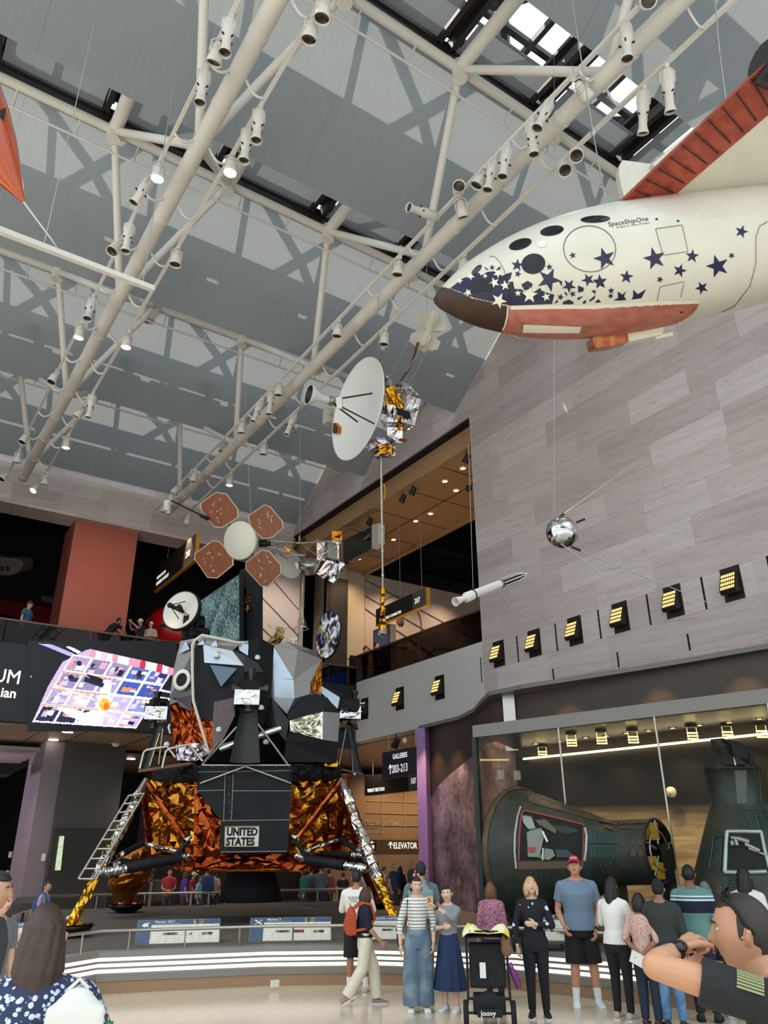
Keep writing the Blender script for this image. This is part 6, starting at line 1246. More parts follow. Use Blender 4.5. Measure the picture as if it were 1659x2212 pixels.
def person(label, foot, top, face, *, build=1.0, female=False, skin_='c99a7c', hair=('short', '1c1512'), top_=None, pants=None, skirt=None, shoes=('e8e6e2', 'sneaker'), arms=(None, None), legs=None, lean=0.0, side_lean=0.0, headrot=(0, 0, 0), vox=.0075, group=None, cat='person', stand=0.0, dist=None, H=None, cap=None, socks=None, curl=(.5, .5), hand_n=(None, None), sq=1.0, detail=True, cvox=None, shrug=(0, 0)):
    g0 = gpos(*foot) if stand == 0 else PZ(foot[0], foot[1], stand)
    if dist: r = ray(foot[0], foot[1]); q = dist/sqrt(r.x**2+r.y**2); g0 = V((r.x*q, r.y*q, stand))
    d = sqrt(g0.x**2+g0.y**2); r = ray(foot[0], top); zt = EYE.z+r.z*d/sqrt(r.x**2+r.y**2)
    H = H or (zt-stand)
    to = -V((g0.x, g0.y, 0)).normalized(); a = radians(face); rt = V((-to.y, to.x, 0))     # rt: image right when looking from the camera
    f = to*cos(a)+rt*sin(a)
    x = f.cross(V((0, 0, 1)))
    M = Matrix(((x.x, f.x, 0, g0.x), (x.y, f.y, 0, g0.y), (0, 0, 1, stand), (0, 0, 0, 1)))
    o = thing('person', label, cat, M=M, group=group)
    kx = .9 if female else 1.0; b = build
    def sp(z, back=0.0):                                          # spine point at height fraction z, leaning from the hip
        t_ = max(0, z-.53); return V((side_lean*t_, sin(lean)*t_+back, .53+t_*cos(lean) if z > .53 else z))*H
    TW = [(.485, .07, .058), (.52, .09*(1.06 if female else 1), .07), (.57, .086, .066), (.62, .074*(.93 if female else 1.03), .06), (.68, .082*kx, .066), (.74, .096*kx, .068), (.785, .100*kx, .06), (.815, .086*kx, .05), (.838, .042, .04)]
    TW = [(z, w*(b if z < .8 else 1), dd*(b if .5 < z < .76 else 1)) for z, w, dd in TW]
    sh = [sp(.798)+V((s*.105*kx*H*(1+.5*(b-1)), 0, shrug[i_]*H)) for i_, s in enumerate((-1, 1))]
    def loc(p): return V(p)*H if p is not None else None
    A = []
    for i, s in enumerate((-1, 1)):
        sp_ = arms[i]; 
        if sp_ is None: e, w_ = V((s*.135*kx*b**.5, -.012, .63)), V((s*.142*kx*b**.5, .03, .485)); off = sp(.805)-V((0, 0, .805*H)); A.append((sh[i], e*H+off, w_*H+off))
        else: A.append((sh[i], loc(sp_[0]), loc(sp_[1])))
    Lg = []
    lg = legs or (((-.055, .0), (0, 0)), ((.055, .0), (0, 0)))
    for i, s in enumerate((-1, 1)):
        (ax, ay), (kx_, ky) = lg[i][0], lg[i][1]; hip = V((s*.05, 0, .52))*H; an = V((ax, ay-.008, .045+(lg[i][2] if len(lg[i]) > 2 else 0)))*H
        kn = (hip+an)/2+V((kx_, ky+.012, .01))*H; Lg.append((hip, kn, an))
    hz = .925; k = H*.135/.23*1.03; hc = sp(.838)+V((side_lean*.05*H, (sin(lean)*.087+.012)*H, .087*H))
    HR = Matrix.Rotation(-radians(headrot[0]), 4, 'Z') @ Matrix.Rotation(radians(headrot[1]), 4, 'X') @ Matrix.Rotation(radians(headrot[2]), 4, 'Y')
    HT = M @ Matrix.Translation(hc) @ HR
    bd = MB(M)
    bd.tube([sp(z) for z, w, dd in TW], [dd*H for z, w, dd in TW], 20, ry=[w*H for z, w, dd in TW])
    bd.tube([sp(.82), sp(.838), hc+HR.to_3x3() @ V((0, -.015*k/1, -.06*k/1))], [.034*H*b**.3, .031*H*b**.3, .03*H*b**.3], 14)
    for s_, e, w_ in A:
        bd.tube([sp(.848)+V((0, -.01*H, 0)), (sp(.825)+s_)/2+V((0, -.006*H, .008*H)), s_], [.026*H, .028*H, .028*H], 12)
        bd.ell(s_, .0275*H*b**.4, 12, 10); bd.tube([s_, s_.lerp(e, .45), e], [.028*H*b**.5, .0265*H*b**.5, .022*H*b**.4], 12); bd.ell(e, .0215*H*b**.4, 10, 8); bd.tube([e, e.lerp(w_, .3), w_], [.0215*H*b**.4, .0225*H*b**.4, .0145*H], 12)
    for i, (s_, e, w_) in enumerate(A):
        dn = (w_-e).normalized(); nn = V(hand_n[i]) if hand_n[i] else V(((-1, 1)[i], .15, 0)); hand(bd, w_, dn, nn, H, (1 if i == 0 else -1), curl[i])
    for hip, kn, an in Lg:
        bd.ell(hip, .046*H*b**.5, 12, 10); bd.tube([hip, hip.lerp(kn, .5), kn], [.048*H*b**.5, .045*H*b**.5, .032*H*b**.3], 14); bd.ell(kn, .032*H, 10, 8); bd.tube([kn, kn.lerp(an, .3), an], [.031*H*b**.3, .0325*H*b**.3, .02*H], 12); bd.ell(an+V((0, .03, -.02))*H, (.016*H, .045*H, .014*H), 10, 8)
    hd = MB(); head_grid(hd, HT, k); 
    for s in (-1, 1): hd.ell(V((0, 0, 0)), 1, 4, 4) if False else None
    bd.M = Matrix(); bd.v += []; off = len(bd.v); bd.v += hd.v; bd.f += [[i+off for i in f_] for f_ in hd.f]; bd.sm += hd.sm; bd.mi += hd.mi
    for s in (-1, 1): bd.M = HT; bd.tube([V((s*.071, -.012, -.026))*k, V((s*.077, -.014, -.005))*k, V((s*.079, -.02, .018))*k], [.008*k, .011*k, .009*k], 8, ry=[.012*k, .017*k, .016*k])
    body = remesh(bd, 'body', skin(skin_), vox, 2, o)
    if detail:
        for s in (-1, 1):
            e = MB(HT); e.ell(V((s*.031, .0745, .010))*k, (.0125*k, .008*k, .007*k), 12, 8); eo = e.build('eye', m_eyew, o); e = MB(HT); e.ell(V((s*.031, .0785, .0102))*k, (.0064*k, .0052*k, .0062*k), 10, 8); e.build('iris', m_iris, eo)
            e = MB(HT); e.tube([V((s*.016, .0955, .027))*k, V((s*.032, .0925, .0315))*k, V((s*.046, .082, .0265))*k], [.003*k, .0038*k, .002*k], 6); e.build('eyebrow', hairm(hair[1]), o)
        lp = MB(HT); lp.ell(V((0, .0985, -.0525))*k, (.02*k, .006*k, .0045*k), 12, 8); lp.ell(V((0, .0985, -.0605))*k, (.018*k, .006*k, .005*k), 12, 8); lp.build('lips', mat('lips_'+skin_, 'b0706a' if female else 'a56a5a', .45), o)
    # hair
    st, hc_ = hair[0], hair[1]
    if st != 'bald':
        h = MB(); T_ = {'short': .06, 'buzz': .025, 'thick': .13, 'bob': .10, 'long': .09, 'bun': .05, 'cap': .04, 'receding': .035}[st]
        hl = {'bob': .05, 'receding': .085, 'buzz': .066, 'cap': .03}.get(st, .058)
        def fn(dv, p):
            q = p/k; front = q.y > .012+.35*max(0, abs(q.x)-.05)
            lowz = -.075 if st in ('long', 'bob') else -.062 if q.y < -.04 else -.03
            on = (q.z > hl+.25*max(0, abs(q.x)-.03) if front else q.z > lowz+.3*max(0, q.y+.02)) 
            return p*(1+T_*(1 if q.z > 0 else .8)) if on else p*.9
        head_grid(h, HT, k, 60, 48, fn=fn)
        if st in ('bob', 'long', 'bun'):
            h.M = HT
            ph0, zb, rr = {'bob': (2.15, -.125, 1.0), 'long': (1.85, -.36, 1.0), 'bun': (1.2, -.08, .9)}[st]
            for j in range(27):
                ph = -ph0+2*ph0*j/26; cx, cy = sin(ph), -cos(ph); zt2 = .05
                pts = []
                for i in range(6):
                    u = i/5; z = zt2+(zb-zt2)*u; R_ = (.068+.016*min(1, u*2.5) if u < .5 or st == 'bob' else .084-.012*(u-.5)); wv = .006*sin(u*9+j*1.7); tp = 1-.28*u**1.5 if st == 'long' else 1-.12*u**3; pts.append(V((cx*(R_+wv)*tp, cy*(.084+.016*min(1, u*2.5)+wv if u < .6 else .1-.02*(u-.6))-.004-(.02*u if st == 'long' and cy < 0 else 0), z))*k)
                h.tube(pts, [.010*k, .016*k, .019*k, .02*k, .02*k, (.013 if st != 'long' else .009)*k], 8)
            if st == 'bun': h.ell(V((0, -.06, .1))*k, .035*k, 12, 10)
        remesh(h, 'hair', hairm(hc_), .0085 if vox < .01 else .013, 2, o)
    if cap:
        c = MB(HT); c.grid(lambda u, v: (lambda dv: head_pt(dv, k)*(1.1 if v < 1 else 1.12))(V((sin(v*1.42)*cos(2*pi*u), sin(v*1.42)*sin(2*pi*u), cos(v*1.42)))) + V((0, 0, .012*k)), 32, 10); c.build('cap', cloth(cap[0]), o)
        c = MB(HT); yb = -1 if (len(cap) > 2 and cap[2] == 'back') else 1
        c.grid(lambda u, v: V(((-.06+.12*u)*(1-.12*v*v), yb*((.088+.075*v)*sqrt(max(.05, 1-((u-.5)*1.5)**2*.6))), .045-.012*v-.03*((u-.5)*2)**2*.5))*k, 10, 6); c.grid(lambda u, v: V(((-.06+.12*u)*(1-.12*v*v), yb*((.088+.075*v)*sqrt(max(.05, 1-((u-.5)*1.5)**2*.6))), .041-.012*v-.03*((u-.5)*2)**2*.5))*k, 10, 6); c.build('cap_brim', cloth(cap[1]), o)
    cv = cvox or max(.0095, vox)
    # upper garment
    if top_:
        m_, sleeve, hem = top_[0], top_[1], top_[2]; loose = top_[3] if len(top_) > 3 else .012
        c = MB(M); zs = [z for z, w, dd in TW if z > hem]; rows = [(hem, *[np_ for np_ in (TW[1][1], TW[1][2])])] if hem < .56 else [(hem, *next((w, dd) for z, w, dd in TW if z >= hem))]
        rows += [(z, w, dd) for z, w, dd in TW if z > hem+.012]
        rows[-1] = (.832, .052, .046)
        if hem < .5: rows = [(hem, TW[1][1]*1.12, TW[1][2]*1.15), (.5, TW[1][1]*1.03, TW[1][2]*1.05)]+[q for q in rows if q[0] > .505]
        c.tube([sp(z) for z, w, dd in rows], [dd*H+loose*H for z, w, dd in rows], 22, ry=[w*H+loose*H for z, w, dd in rows])
        for s_, e, w_ in A:
            c.ell(s_, .0285*H*b**.4+loose*H*.3, 12, 10); rr = .0285*H*b**.5+loose*H*.45; c.tube([sp(.835)+(s_-sp(.798)).normalized()*.028*H+V((0, -.01*H, 0)), (sp(.825)+s_)/2+V((0, -.006*H, .006*H)), s_], [.026*H, .028*H+loose*H*.25, .028*H+loose*H*.3], 12)
            if sleeve == 'short': t1 = s_.lerp(e, .62); c.tube([s_, t1], [rr, rr*1.08], 14)
            elif sleeve in ('elbow', 'long', 'three'):
                c.tube([s_, s_.lerp(e, .5), e], [rr, rr*.98, rr*.88], 14); c.ell(e, rr*.88, 12, 8)
                if sleeve != 'elbow': f_ = .93 if sleeve == 'long' else .5; c.tube([e, e.lerp(w_, .4), e.lerp(w_, f_)], [rr*.88, rr*.84, rr*.68], 14)
        remesh(c, top_[4] if len(top_) > 4 else 'shirt', m_, cv, 2, o)
    if pants:
        m_, length, wid = pants[0], pants[1], pants[2]; c = MB(M)
        c.tube([sp(z) for z in (.455, .5, .54, .6)], [.07*H*b, (.076*b)*H, (.074*b)*H, .07*H*b], 20, ry=[.088*H*b, .1*H*b, .098*H*b, .09*H*b])
        for hip, kn, an in Lg:
            r0 = .062*H*b**.5; c.ell(hip, r0, 14, 10)
            if length == 'short': e1 = kn+(kn-hip).normalized()*.01*H; c.tube([hip, hip.lerp(kn, .5), e1], [r0, r0*(.98 if wid > 1 else .92), r0*(1.0 if wid > 1 else .85)], 16)
            else:
                r2 = .04*H*wid; en = kn.lerp(an, .97); c.tube([hip, hip.lerp(kn, .5), kn, kn.lerp(an, .5), en], [r0, (r0+r2)/2*1.02, r2*1.03, r2*(1 if wid > 1.2 else .88), r2*(1.02 if wid > 1.2 else .74)], 16); c.ell(kn, r2, 12, 8)
        remesh(c, 'trousers' if length != 'short' else 'shorts', m_, cv, 2, o)
    if skirt:
        c = MB(M); hem, flare = skirt[1], skirt[2]; zt2 = skirt[3] if len(skirt) > 3 else .6
        def sk(u, v):
            z = zt2+(hem-zt2)*v; w = (.078+(flare-.078)*v**.8); rip = 1+.05*v*sin(u*2*pi*11)+.025*v*sin(u*2*pi*5+1); q = sp(z) if z > .53 else V((0, 0, z*H)); return V((q.x+cos(2*pi*u)*w*rip*H, q.y+sin(2*pi*u)*w*.82*rip*H, q.z))
        c.grid(sk, 96, 18, wrap=True); c.grid(lambda u, v: sk(u, v)*.0+V((sk(u, v).x*.96, sk(u, v).y*.96, sk(u, v).z)), 96, 18, wrap=True); c.build('skirt', skirt[0], o)
    for i, (hip, kn, an) in enumerate(Lg):
        if socks: c = MB(M); c.tube([an+V((0, 0, -.02*H)), an.lerp(kn, .35)], [.0225*H, .029*H], 12); c.build('sock', cloth(socks), o)
        if shoes:
            yaw = legs[i][3] if legs and len(legs[i]) > 3 else (-.12, .12)[i]; pit = legs[i][4] if legs and len(legs[i]) > 4 else 0
            ST_ = M @ Matrix.Translation(V((an.x, an.y, an.z-.045*H))) @ Matrix.Rotation(-yaw, 4, 'Z') @ Matrix.Rotation(pit, 4, 'X')
            kf = H/1.72; c = MB(ST_); prof = [(-.08, .03, .045), (-.066, .04, .062), (-.02, .043, .062), (.03, .046, .054), (.06, .047, .043), (.11, .048, .033), (.16, .042, .026), (.19, .026, .018)]
            c.tube([V((0, y, .014+h*.62))*kf for y, w, h in prof], [h*.62*kf for y, w, h in prof], 14, ry=[w*kf for y, w, h in prof]) if False else None
            vs = []; n = 14
            for y, w, h in prof:
                for j in range(n): t_ = 2*pi*j/n; vs.append(V((w*cos(t_), y, max(.012, .012+h*(1+sin(t_))*.72)))*kf)
            fs = [(a_*n+j, a_*n+(j+1) % n, (a_+1)*n+(j+1) % n, (a_+1)*n+j) for a_ in range(len(prof)-1) for j in range(n)]+[tuple(range(n)), tuple(range(len(vs)-n, len(vs)))]
            c.add(vs, fs, True); sh_ = c.build('shoe', cloth(shoes[0]), o)
            c = MB(ST_); out = [V((w*1.06*s, y, 0))*kf for s, seq in ((1, prof), (-1, prof[::-1])) for y, w, h in seq]; c.slab(out, ST_.to_3x3() @ V((0, 0, .022*kf)) if False else (0, 0, 0)) if False else None
            c.add(out+[p_+V((0, 0, .024*kf)) for p_ in out], [tuple(range(len(out)-1, -1, -1)), tuple(range(len(out), 2*len(out)))]+[(j, (j+1) % len(out), len(out)+(j+1) % len(out), len(out)+j) for j in range(len(out))], False); c.build('sole', m_sole if shoes[1] != 'dark' else m_black, sh_)
    info = dict(b=b, o=o, M=M, H=H, A=A, L=Lg, HT=HT, k=k, hc=hc, sp=sp, TW=TW, A_=A)
    return info
def stripes(name, base, line, period, frac, extra=None):
    t = NT(name); x, y, z = t.xyz(); m = t.math('LESS_THAN', t.math('FRACT', t.math('DIVIDE', z, period)), frac)
    c = t.mix(m, base, line)
    if extra:
        for lo, hi, col in extra: c = t.mix(t.math('MULTIPLY', t.math('GREATER_THAN', z, lo), t.math('LESS_THAN', z, hi)), c, col)
    t.l(c, t.b.inputs['Base Color']); t.b.inputs['Roughness'].default_value = .85; return t.m
def blotch(name, base, cols, sc_, thr=.5):
    t = NT(name); x, y, z = t.xyz(); c = base
    for i, (col, th) in enumerate(cols):
        v = t.n('TexVoronoi', i_Vector=t.tc, i_Scale=sc_*(1+.4*i)); n = t.n('TexNoise', i_Vector=t.tc, i_Scale=sc_*(1+.3*i), i_Detail=2)
        c = t.mix(t.math('LESS_THAN', t.math('ADD', v.outputs['Distance'], t.math('MULTIPLY', n.outputs['Fac'], .6)), th), c, col)
    t.l(c, t.b.inputs['Base Color']); t.b.inputs['Roughness'].default_value = .85; return t.m
m_stripe = stripes('breton_stripe', 'e6e3dc', '23242c', .042, .2); m_geo = blotch('geo_pink', 'b5768c', [('4d2f49', .66), ('dcb8c0', .48)], 38)
m_floral = blotch('floral_navy', '2b3352', [('c9cedb', .68), ('8b93ab', .46)], 38); m_swirl = blotch('swirl_black', '14161f', [('d5d8e0', .48)], 7); m_camo = blotch('camo', '4c5638', [('26301f', .72), ('8a8a66', .5)], 9)
m_denim = cloth('5d7386', '7f8f99', 3); m_denim2 = cloth('456a94', '5f82a6', 5); m_plaid = blotch('plaid', '39463f', [('b9b9a4', .55)], 25); m_flower = blotch('flower_pink', 'c9a59a', [('b05a5a', .5), ('8a7a60', .46)], 30)
P1 = person('blonde woman in black and white patterned crop top with one arm folded', (1167, 2199), 1893, 0, female=True, skin_='d9b09a', hair=('bob', 'c8a070'), top_=(m_swirl, 'long', .585, .008, 'crop_top'), pants=(cloth('14141a'), 'long', 1.0), shoes=('17171a', 'sneaker'), arms=(((-.15, .02, .64), (-.02, .11, .655)), ((.145, .01, .63), (.14, .05, .5))), headrot=(-10, 18, 0))
P2 = person('man in a red cap, blue polo shirt and black shorts looking up', (1270, 2178), 1850, 8, build=1.24, skin_='c79074', hair=('short', '2b1d16'), cap=('c01f3f', '7a1c30'), top_=(cloth('6f8399'), 'short', .50, .016, 'polo_shirt'), pants=(cloth('121318'), 'short', 1.3), socks='e8e8ea', shoes=('e4e6ea', 'sneaker'), headrot=(12, 16, 0), legs=(((-.085, 0), (0, 0)), ((.075, 0), (0, 0))), arms=(((-.15, -.03, .63), (-.105, .07, .5)), ((.15, -.03, .63), (.125, .05, .53))))
P3 = person('young woman in striped top and wide jeans with pink hair bows', (905, 2187), 1892, 4, female=True, skin_='d8b09a', hair=('bun', '17120f'), top_=(m_stripe, 'three', .585, .006, 'striped_top'), pants=(m_denim, 'long', 1.75), shoes=('e8e8e6', 'sneaker'), headrot=(-8, -4, 0), arms=(((-.14, -.02, .64), (-.13, .04, .5)), ((.145, -.015, .63), (.145, .03, .485))), legs=(((-.06, 0), (0, 0)), ((.06, .02), (0, 0))))
P4 = person('woman in grey cardigan and long navy skirt raising a phone', (975, 2187), 1912, -22, female=True, skin_='dcb49c', hair=('short', '191310'), top_=(cloth('8d9096'), 'three', .59, .008, 'cardigan'), skirt=(cloth('1d3154'), .17, .15, .61), shoes=('e8e8e6', 'sneaker'), headrot=(-14, 4, 6), arms=(((-.10, .13, .74), (.035, .205, .83)), ((.15, .02, .64), (-.0, .125, .665))), curl=(.9, .5), hand_n=((0, -.3, 1), None))
P5 = person('man in a white tee and black shorts seen from behind', (768, 2147), 1878, 165, build=1.08, skin_='a8745a', hair=('short', '17130f'), top_=(cloth('e6e3dc'), 'elbow', .5, .014, 'tee_shirt'), pants=(cloth('141418'), 'short', 1.25), socks='e8e8ea', shoes=('b9b5ad', 'sneaker'), legs=(((-.05, -.02), (0, 0)), ((.09, .02), (0, 0))), arms=(((-.15, .05, .66), (-.1, .14, .64)), ((.15, .04, .66), (.12, .14, .66))))
P6 = person('woman in navy top and cream trousers walking past with an orange backpack', (788, 2172), 1915, 96, female=True, skin_='b98468', hair=('bob', '3c281c'), top_=(cloth('14182b'), 'elbow', .56, .012, 'navy_top'), pants=(cloth('ddd3bd'), 'long', 1.35), shoes=('a8868c', 'sneaker'), legs=(((-.05, .13), (0, .02), 0, 0, 0), ((.05, -.17), (0, .05), .03, 0, .5)), arms=(((-.13, -.06, .65), (-.13, -.01, .5)), ((.13, .02, .65), (.12, .14, .53))))
P7 = person('woman in a pink patterned blouse standing behind the stroller with her back turned', (1072, 2157), 1905, 172, female=True, skin_='b88a70', hair=('bob', '6b4a2c'), top_=(m_geo, 'long', .5, .014, 'blouse'), pants=(cloth('1c2036'), 'long', 1.0), shoes=('d5d2cc', 'sneaker'))
P8 = person('person in a dark cap and grey green shirt behind the striped woman', (915, 2148), 1862, 178, build=1.1, skin_='b98f76', hair=('short', '2a1f18'), cap=('232a36', '1a1f29'), top_=(cloth('66757a'), 'short', .49, .016), pants=(cloth('5f6450'), 'long', 1.1))
P9 = person('woman in a white lace-sleeved blouse and black trousers with long dark hair', (1352, 2204), 1893, 152, female=True, build=1.06, skin_='8d5f48', hair=('long', '17110e'), top_=(cloth('e9e6e2'), 'elbow', .515, .014, 'blouse'), pants=(cloth('15151a'), 'long', .95), shoes=('b3aa9a', 'sneaker'), arms=(((-.14, .04, .66), (-.06, .15, .66)), ((.14, .05, .65), (.1, .16, .64))))
P10 = person('short woman in a pink floral shirt holding a paper behind her back', (1412, 2218), 1928, 160, female=True, build=1.06, skin_='93644c', hair=('bob', '1c1512'), top_=(m_flower, 'elbow', .47, .014), pants=(cloth('1a2338'), 'long', 1.1), shoes=('3a2c24', 'sneaker'), arms=(((-.14, -.05, .64), (-.02, -.12, .55)), ((.14, -.05, .64), (.03, -.12, .54))))
P11 = person('man in a black flat cap, dark jacket and blue jeans with his back turned', (1462, 2222), 1899, 176, build=1.12, skin_='8f6a54', hair=('short', '141210'), cap=('15171a', '15171a'), top_=(cloth('2c312e'), 'long', .49, .02, 'jacket'), pants=(m_denim2, 'long', 1.05), shoes=('2a2725', 'dark'))
P12 = person('man in teal sweater with white and navy chest stripes seen from behind', (1535, 2207), 1866, 178, build=1.1, skin_='7d553f', hair=('short', '100e0d'), top_=(stripes('teal_sweater', '5f8683', '5f8683', 1, 0, [(1.22, 1.36, '10152b'), (1.365, 1.38, 'e6e6e6'), (1.39, 1.405, '4a6a78'), (1.41, 1.423, 'e6e6e6')]), 'long', .5, .018, 'sweater'), pants=(cloth('1d2233'), 'long', 1.05), shoes=('2a2725', 'dark'))
P13 = person('dark haired woman in a white top at the right edge', (1662, 2212), 1872, 165, female=True, skin_='8d5f48', hair=('long', '0f0d0d'), top_=(cloth('d9d6d0'), 'elbow', .5, .014), pants=(cloth('22242c'), 'long', 1.0), detail=False)
P14 = person('grey haired man mostly hidden behind the man with sunglasses', (1566, 2195), 1903, 178, skin_='b08c78', hair=('short', '77706c'), top_=(cloth('3a3d42'), 'long', .5), pants=(cloth('26282e'), 'long', 1.0), vox=.014, detail=False)
# foreground woman, left
P15 = person('long haired woman in a blue and white floral dress with white backpack', (112, 1900), 1950, 178, female=True, build=1.24, skin_='c08f74', hair=('long', '3d2a20'), top_=(m_floral, 'short', .52, .02, 'dress'), skirt=(m_floral, .28, .17, .62), dist=4.0, arms=(((-.17, .05, .62), (-.06, .2, .66)), ((.17, .09, .66), (.08, .24, .74))), shoes=('444444', 'sneaker'), detail=False)
# left edge
P16 = person('dark haired man in a grey tee at the left edge', (-12, 1900), 1882, 70, build=1.08, skin_='c09074', hair=('thick', '1a1411'), top_=(cloth('3a3d40'), 'short', .5, .016), pants=(cloth('181c2c'), 'long', 1.0), dist=7.0, arms=(((-.14, .0, .64), (-.12, .08, .5)), ((.13, .0, .64), (.12, .12, .54))))
P17 = person('fair haired child beside the man at the left edge', (9, 1900), 1911, 40, build=.95, skin_='d9ab92', hair=('thick', 'b98e5c'), top_=(cloth('6b6f78'), 'short', .5), pants=(cloth('22252c'), 'long', 1.0), dist=8.6, vox=.011)
P18 = person('boy in a lilac shirt with a blue backpack beyond the curved wall', (103, 1900), 1903, 60, build=.9, skin_='c99a80', hair=('short', '3a261a'), top_=(cloth('a597b4'), 'short', .5), pants=(cloth('6a6f80'), 'long', 1.0), dist=19.2, vox=.012)
BG = [('man with a moustache in a red tee behind the lander', 366, 1876, 10, 26.5, 'b5313b', 'short', '2a1d16', 'short', 1.1), ('woman in a purple shirt looking right under the lander', 400, 1880, 105, 26.3, '4b3a8c', 'bob', '5a4030', 'short', 1.1), ('person in a red shirt and white cap beneath the lander', 417, 1883, 80, 27.2, 'a02838', 'short', '3a2a20', 'short', 1.0),
 ('boy in a cyan tee leaning at the rail under the lander', 431, 1892, 75, 26.2, '6fb5c9', 'short', '2a1d16', 'short', .95), ('man in a blue shirt beside the engine bell', 446, 1872, 170, 27.0, '2b4470', 'short', '2a1d16', 'long', 1.1), ('person in a striped tee left of the engine bell', 463, 1880, 160, 27.4, 'b9a8a8', 'short', '1d1512', 'short', 1.0),
 ('woman in a teal vest and white sleeves right of the engine bell', 656, 1874, -70, 26.0, '1f6a68', 'bob', '3a2a20', 'long', 1.0), ('man in a grey hoodie right of the engine bell', 672, 1872, 175, 26.6, '6a6d72', 'short', '2a221c', 'long', 1.05), ('bald man in a grey shirt with hands behind his back', 693, 1868, 172, 25.4, '55585c', 'receding', '5a4c40', 'long', 1.18), ('person in a rust top behind the bald man', 710, 1876, 165, 26.4, '8a4434', 'short', '2a1d16', 'long', 1.0),
 ('person in a black shirt left of the man in white tee', 741, 1884, 178, 24.5, '17181b', 'short', '1c1512', 'short', 1.12), ('person in a pale blue shirt behind the gold strut', 794, 1880, 170, 24.8, '9aa6c4', 'short', '2a1d16', 'short', 1.1), ('man in a pale pink tee right of the gold strut', 829, 1871, 110, 22.8, 'd0a0a4', 'short', '3a2a20', 'short', 1.1), ('grey haired man in a navy denim shirt', 850, 1863, 60, 22.2, '233552', 'short', '7a726a', 'short', 1.12),
 ('dark haired woman in black beside the denim shirt', 864, 1870, 150, 22.8, '15151a', 'long', '17120f', 'long', 1.0), ('old man in a plaid shirt using a phone', 889, 1858, -70, 22.4, 'plaid', 'short', '8d8780', 'short', 1.08), ('woman in a grey top beside the purple pillar', 903, 1866, 160, 22.6, '77777c', 'bob', '5a4436', 'short', 1.0)]
for l, x, tp, fc, dd, col, hr, hcol, slv, bb in BG:
    dd = max(dd+1.3, 27.6) if x < 500 else max(dd+2.6, 28.8) if x < 760 else dd+7.2
    person(l, (x, 1900), tp, fc, build=bb, female=hr in ('bob', 'long'), skin_='b98a70', hair=(hr, hcol), top_=(m_plaid if col == 'plaid' else cloth(col), slv, .5, .014), pants=(cloth('23283a' if x % 2 else '3b3a3c'), 'long', 1.0), dist=dd, vox=.013, cvox=.016, detail=False, cap=('d8d4cc', 'd8d4cc') if 'white cap' in l else None, arms=(((-.13, .02, .64), (-.05, .13, .6)), ((.13, .02, .64), (.05, .14, .6))) if x % 3 == 0 else (None, None))
# upper walkway
def ydist(px, Y): r = ray(px, 1375); return Y*sqrt(r.x**2+r.y**2)/r.y
UP = rz(8.75)
person('man in black leaning over the upper railing by the rust column', (226, 1400), 1345, 120, build=1.05, skin_='a87a62', hair=('short', '100e0d'), top_=(cloth('15171f'), 'short', .5, .014), pants=(cloth('15171f'), 'long', 1.0), stand=UP, dist=ydist(238, 30.1*S), H=1.7, lean=.6, vox=.013, cvox=.016, detail=False, arms=(((-.13, .32, .68), (-.1, .44, .58)), ((.13, .3, .66), (.1, .42, .56))))
person('person in red and black with a white cap taking a picture from the upper walkway', (298, 1400), 1340, -60, build=1.08, skin_='b98a70', hair=('short', '2a1d16'), cap=('dcd8d2', 'dcd8d2'), top_=(blotch('red_black', '16161a', [('b01a28', .62)], 4), 'short', .5, .016), pants=(cloth('232429'), 'long', 1.0), stand=UP, dist=ydist(298, 30.3*S), H=1.68, vox=.013, cvox=.016, detail=False, arms=(((-.12, .13, .76), (-.03, .24, .88)), ((.12, .14, .76), (.03, .24, .88))))
person('woman in a white cap and beige jacket on the upper walkway', (321, 1400), 1350, -10, female=True, build=1.1, skin_='d0a68e', hair=('bob', '17120f'), cap=('e4e1dc', 'e4e1dc'), top_=(cloth('a89c88'), 'long', .48, .02), pants=(cloth('3a3d42'), 'long', 1.0), stand=UP, dist=ydist(321, 30.2*S), H=1.6, vox=.013, cvox=.016, detail=False, arms=(((-.14, .03, .66), (-.02, .12, .66)), ((.14, .03, .66), (.02, .12, .65))))
person('man in a dark cap and blue shirt on the upper walkway at far left', (45, 1400), 1308, 60, build=1.15, skin_='c09478', hair=('short', '2a1d16'), cap=('1a1b20', '1a1b20'), top_=(cloth('30506e'), 'short', .5, .016), pants=(cloth('2a2d34'), 'long', 1.0), stand=UP, dist=ydist(45, 30.6*S), H=1.78, vox=.013, cvox=.016, detail=False)
for px, l, c_ in ((788, 'person in dark clothes behind the glass of the right balcony', '1a1a20'), (812, 'second person in grey clothes behind the right balcony glass', '3a3a42')):
    r = ray(px, 1400); q = (18.9*S)/r.x; person(l, (px, 1400), 1400, 100, top_=(cloth(c_), 'long', .5), pants=(cloth('17181c'), 'long', 1.0), stand=rz(8.9), dist=q*sqrt(r.x**2+r.y**2), H=1.7, vox=.014, cvox=.016, detail=False)
# ------------------------------------------------------------------ things people carry
def at(P, p): return P['M'] @ (V(p)*P['H'])
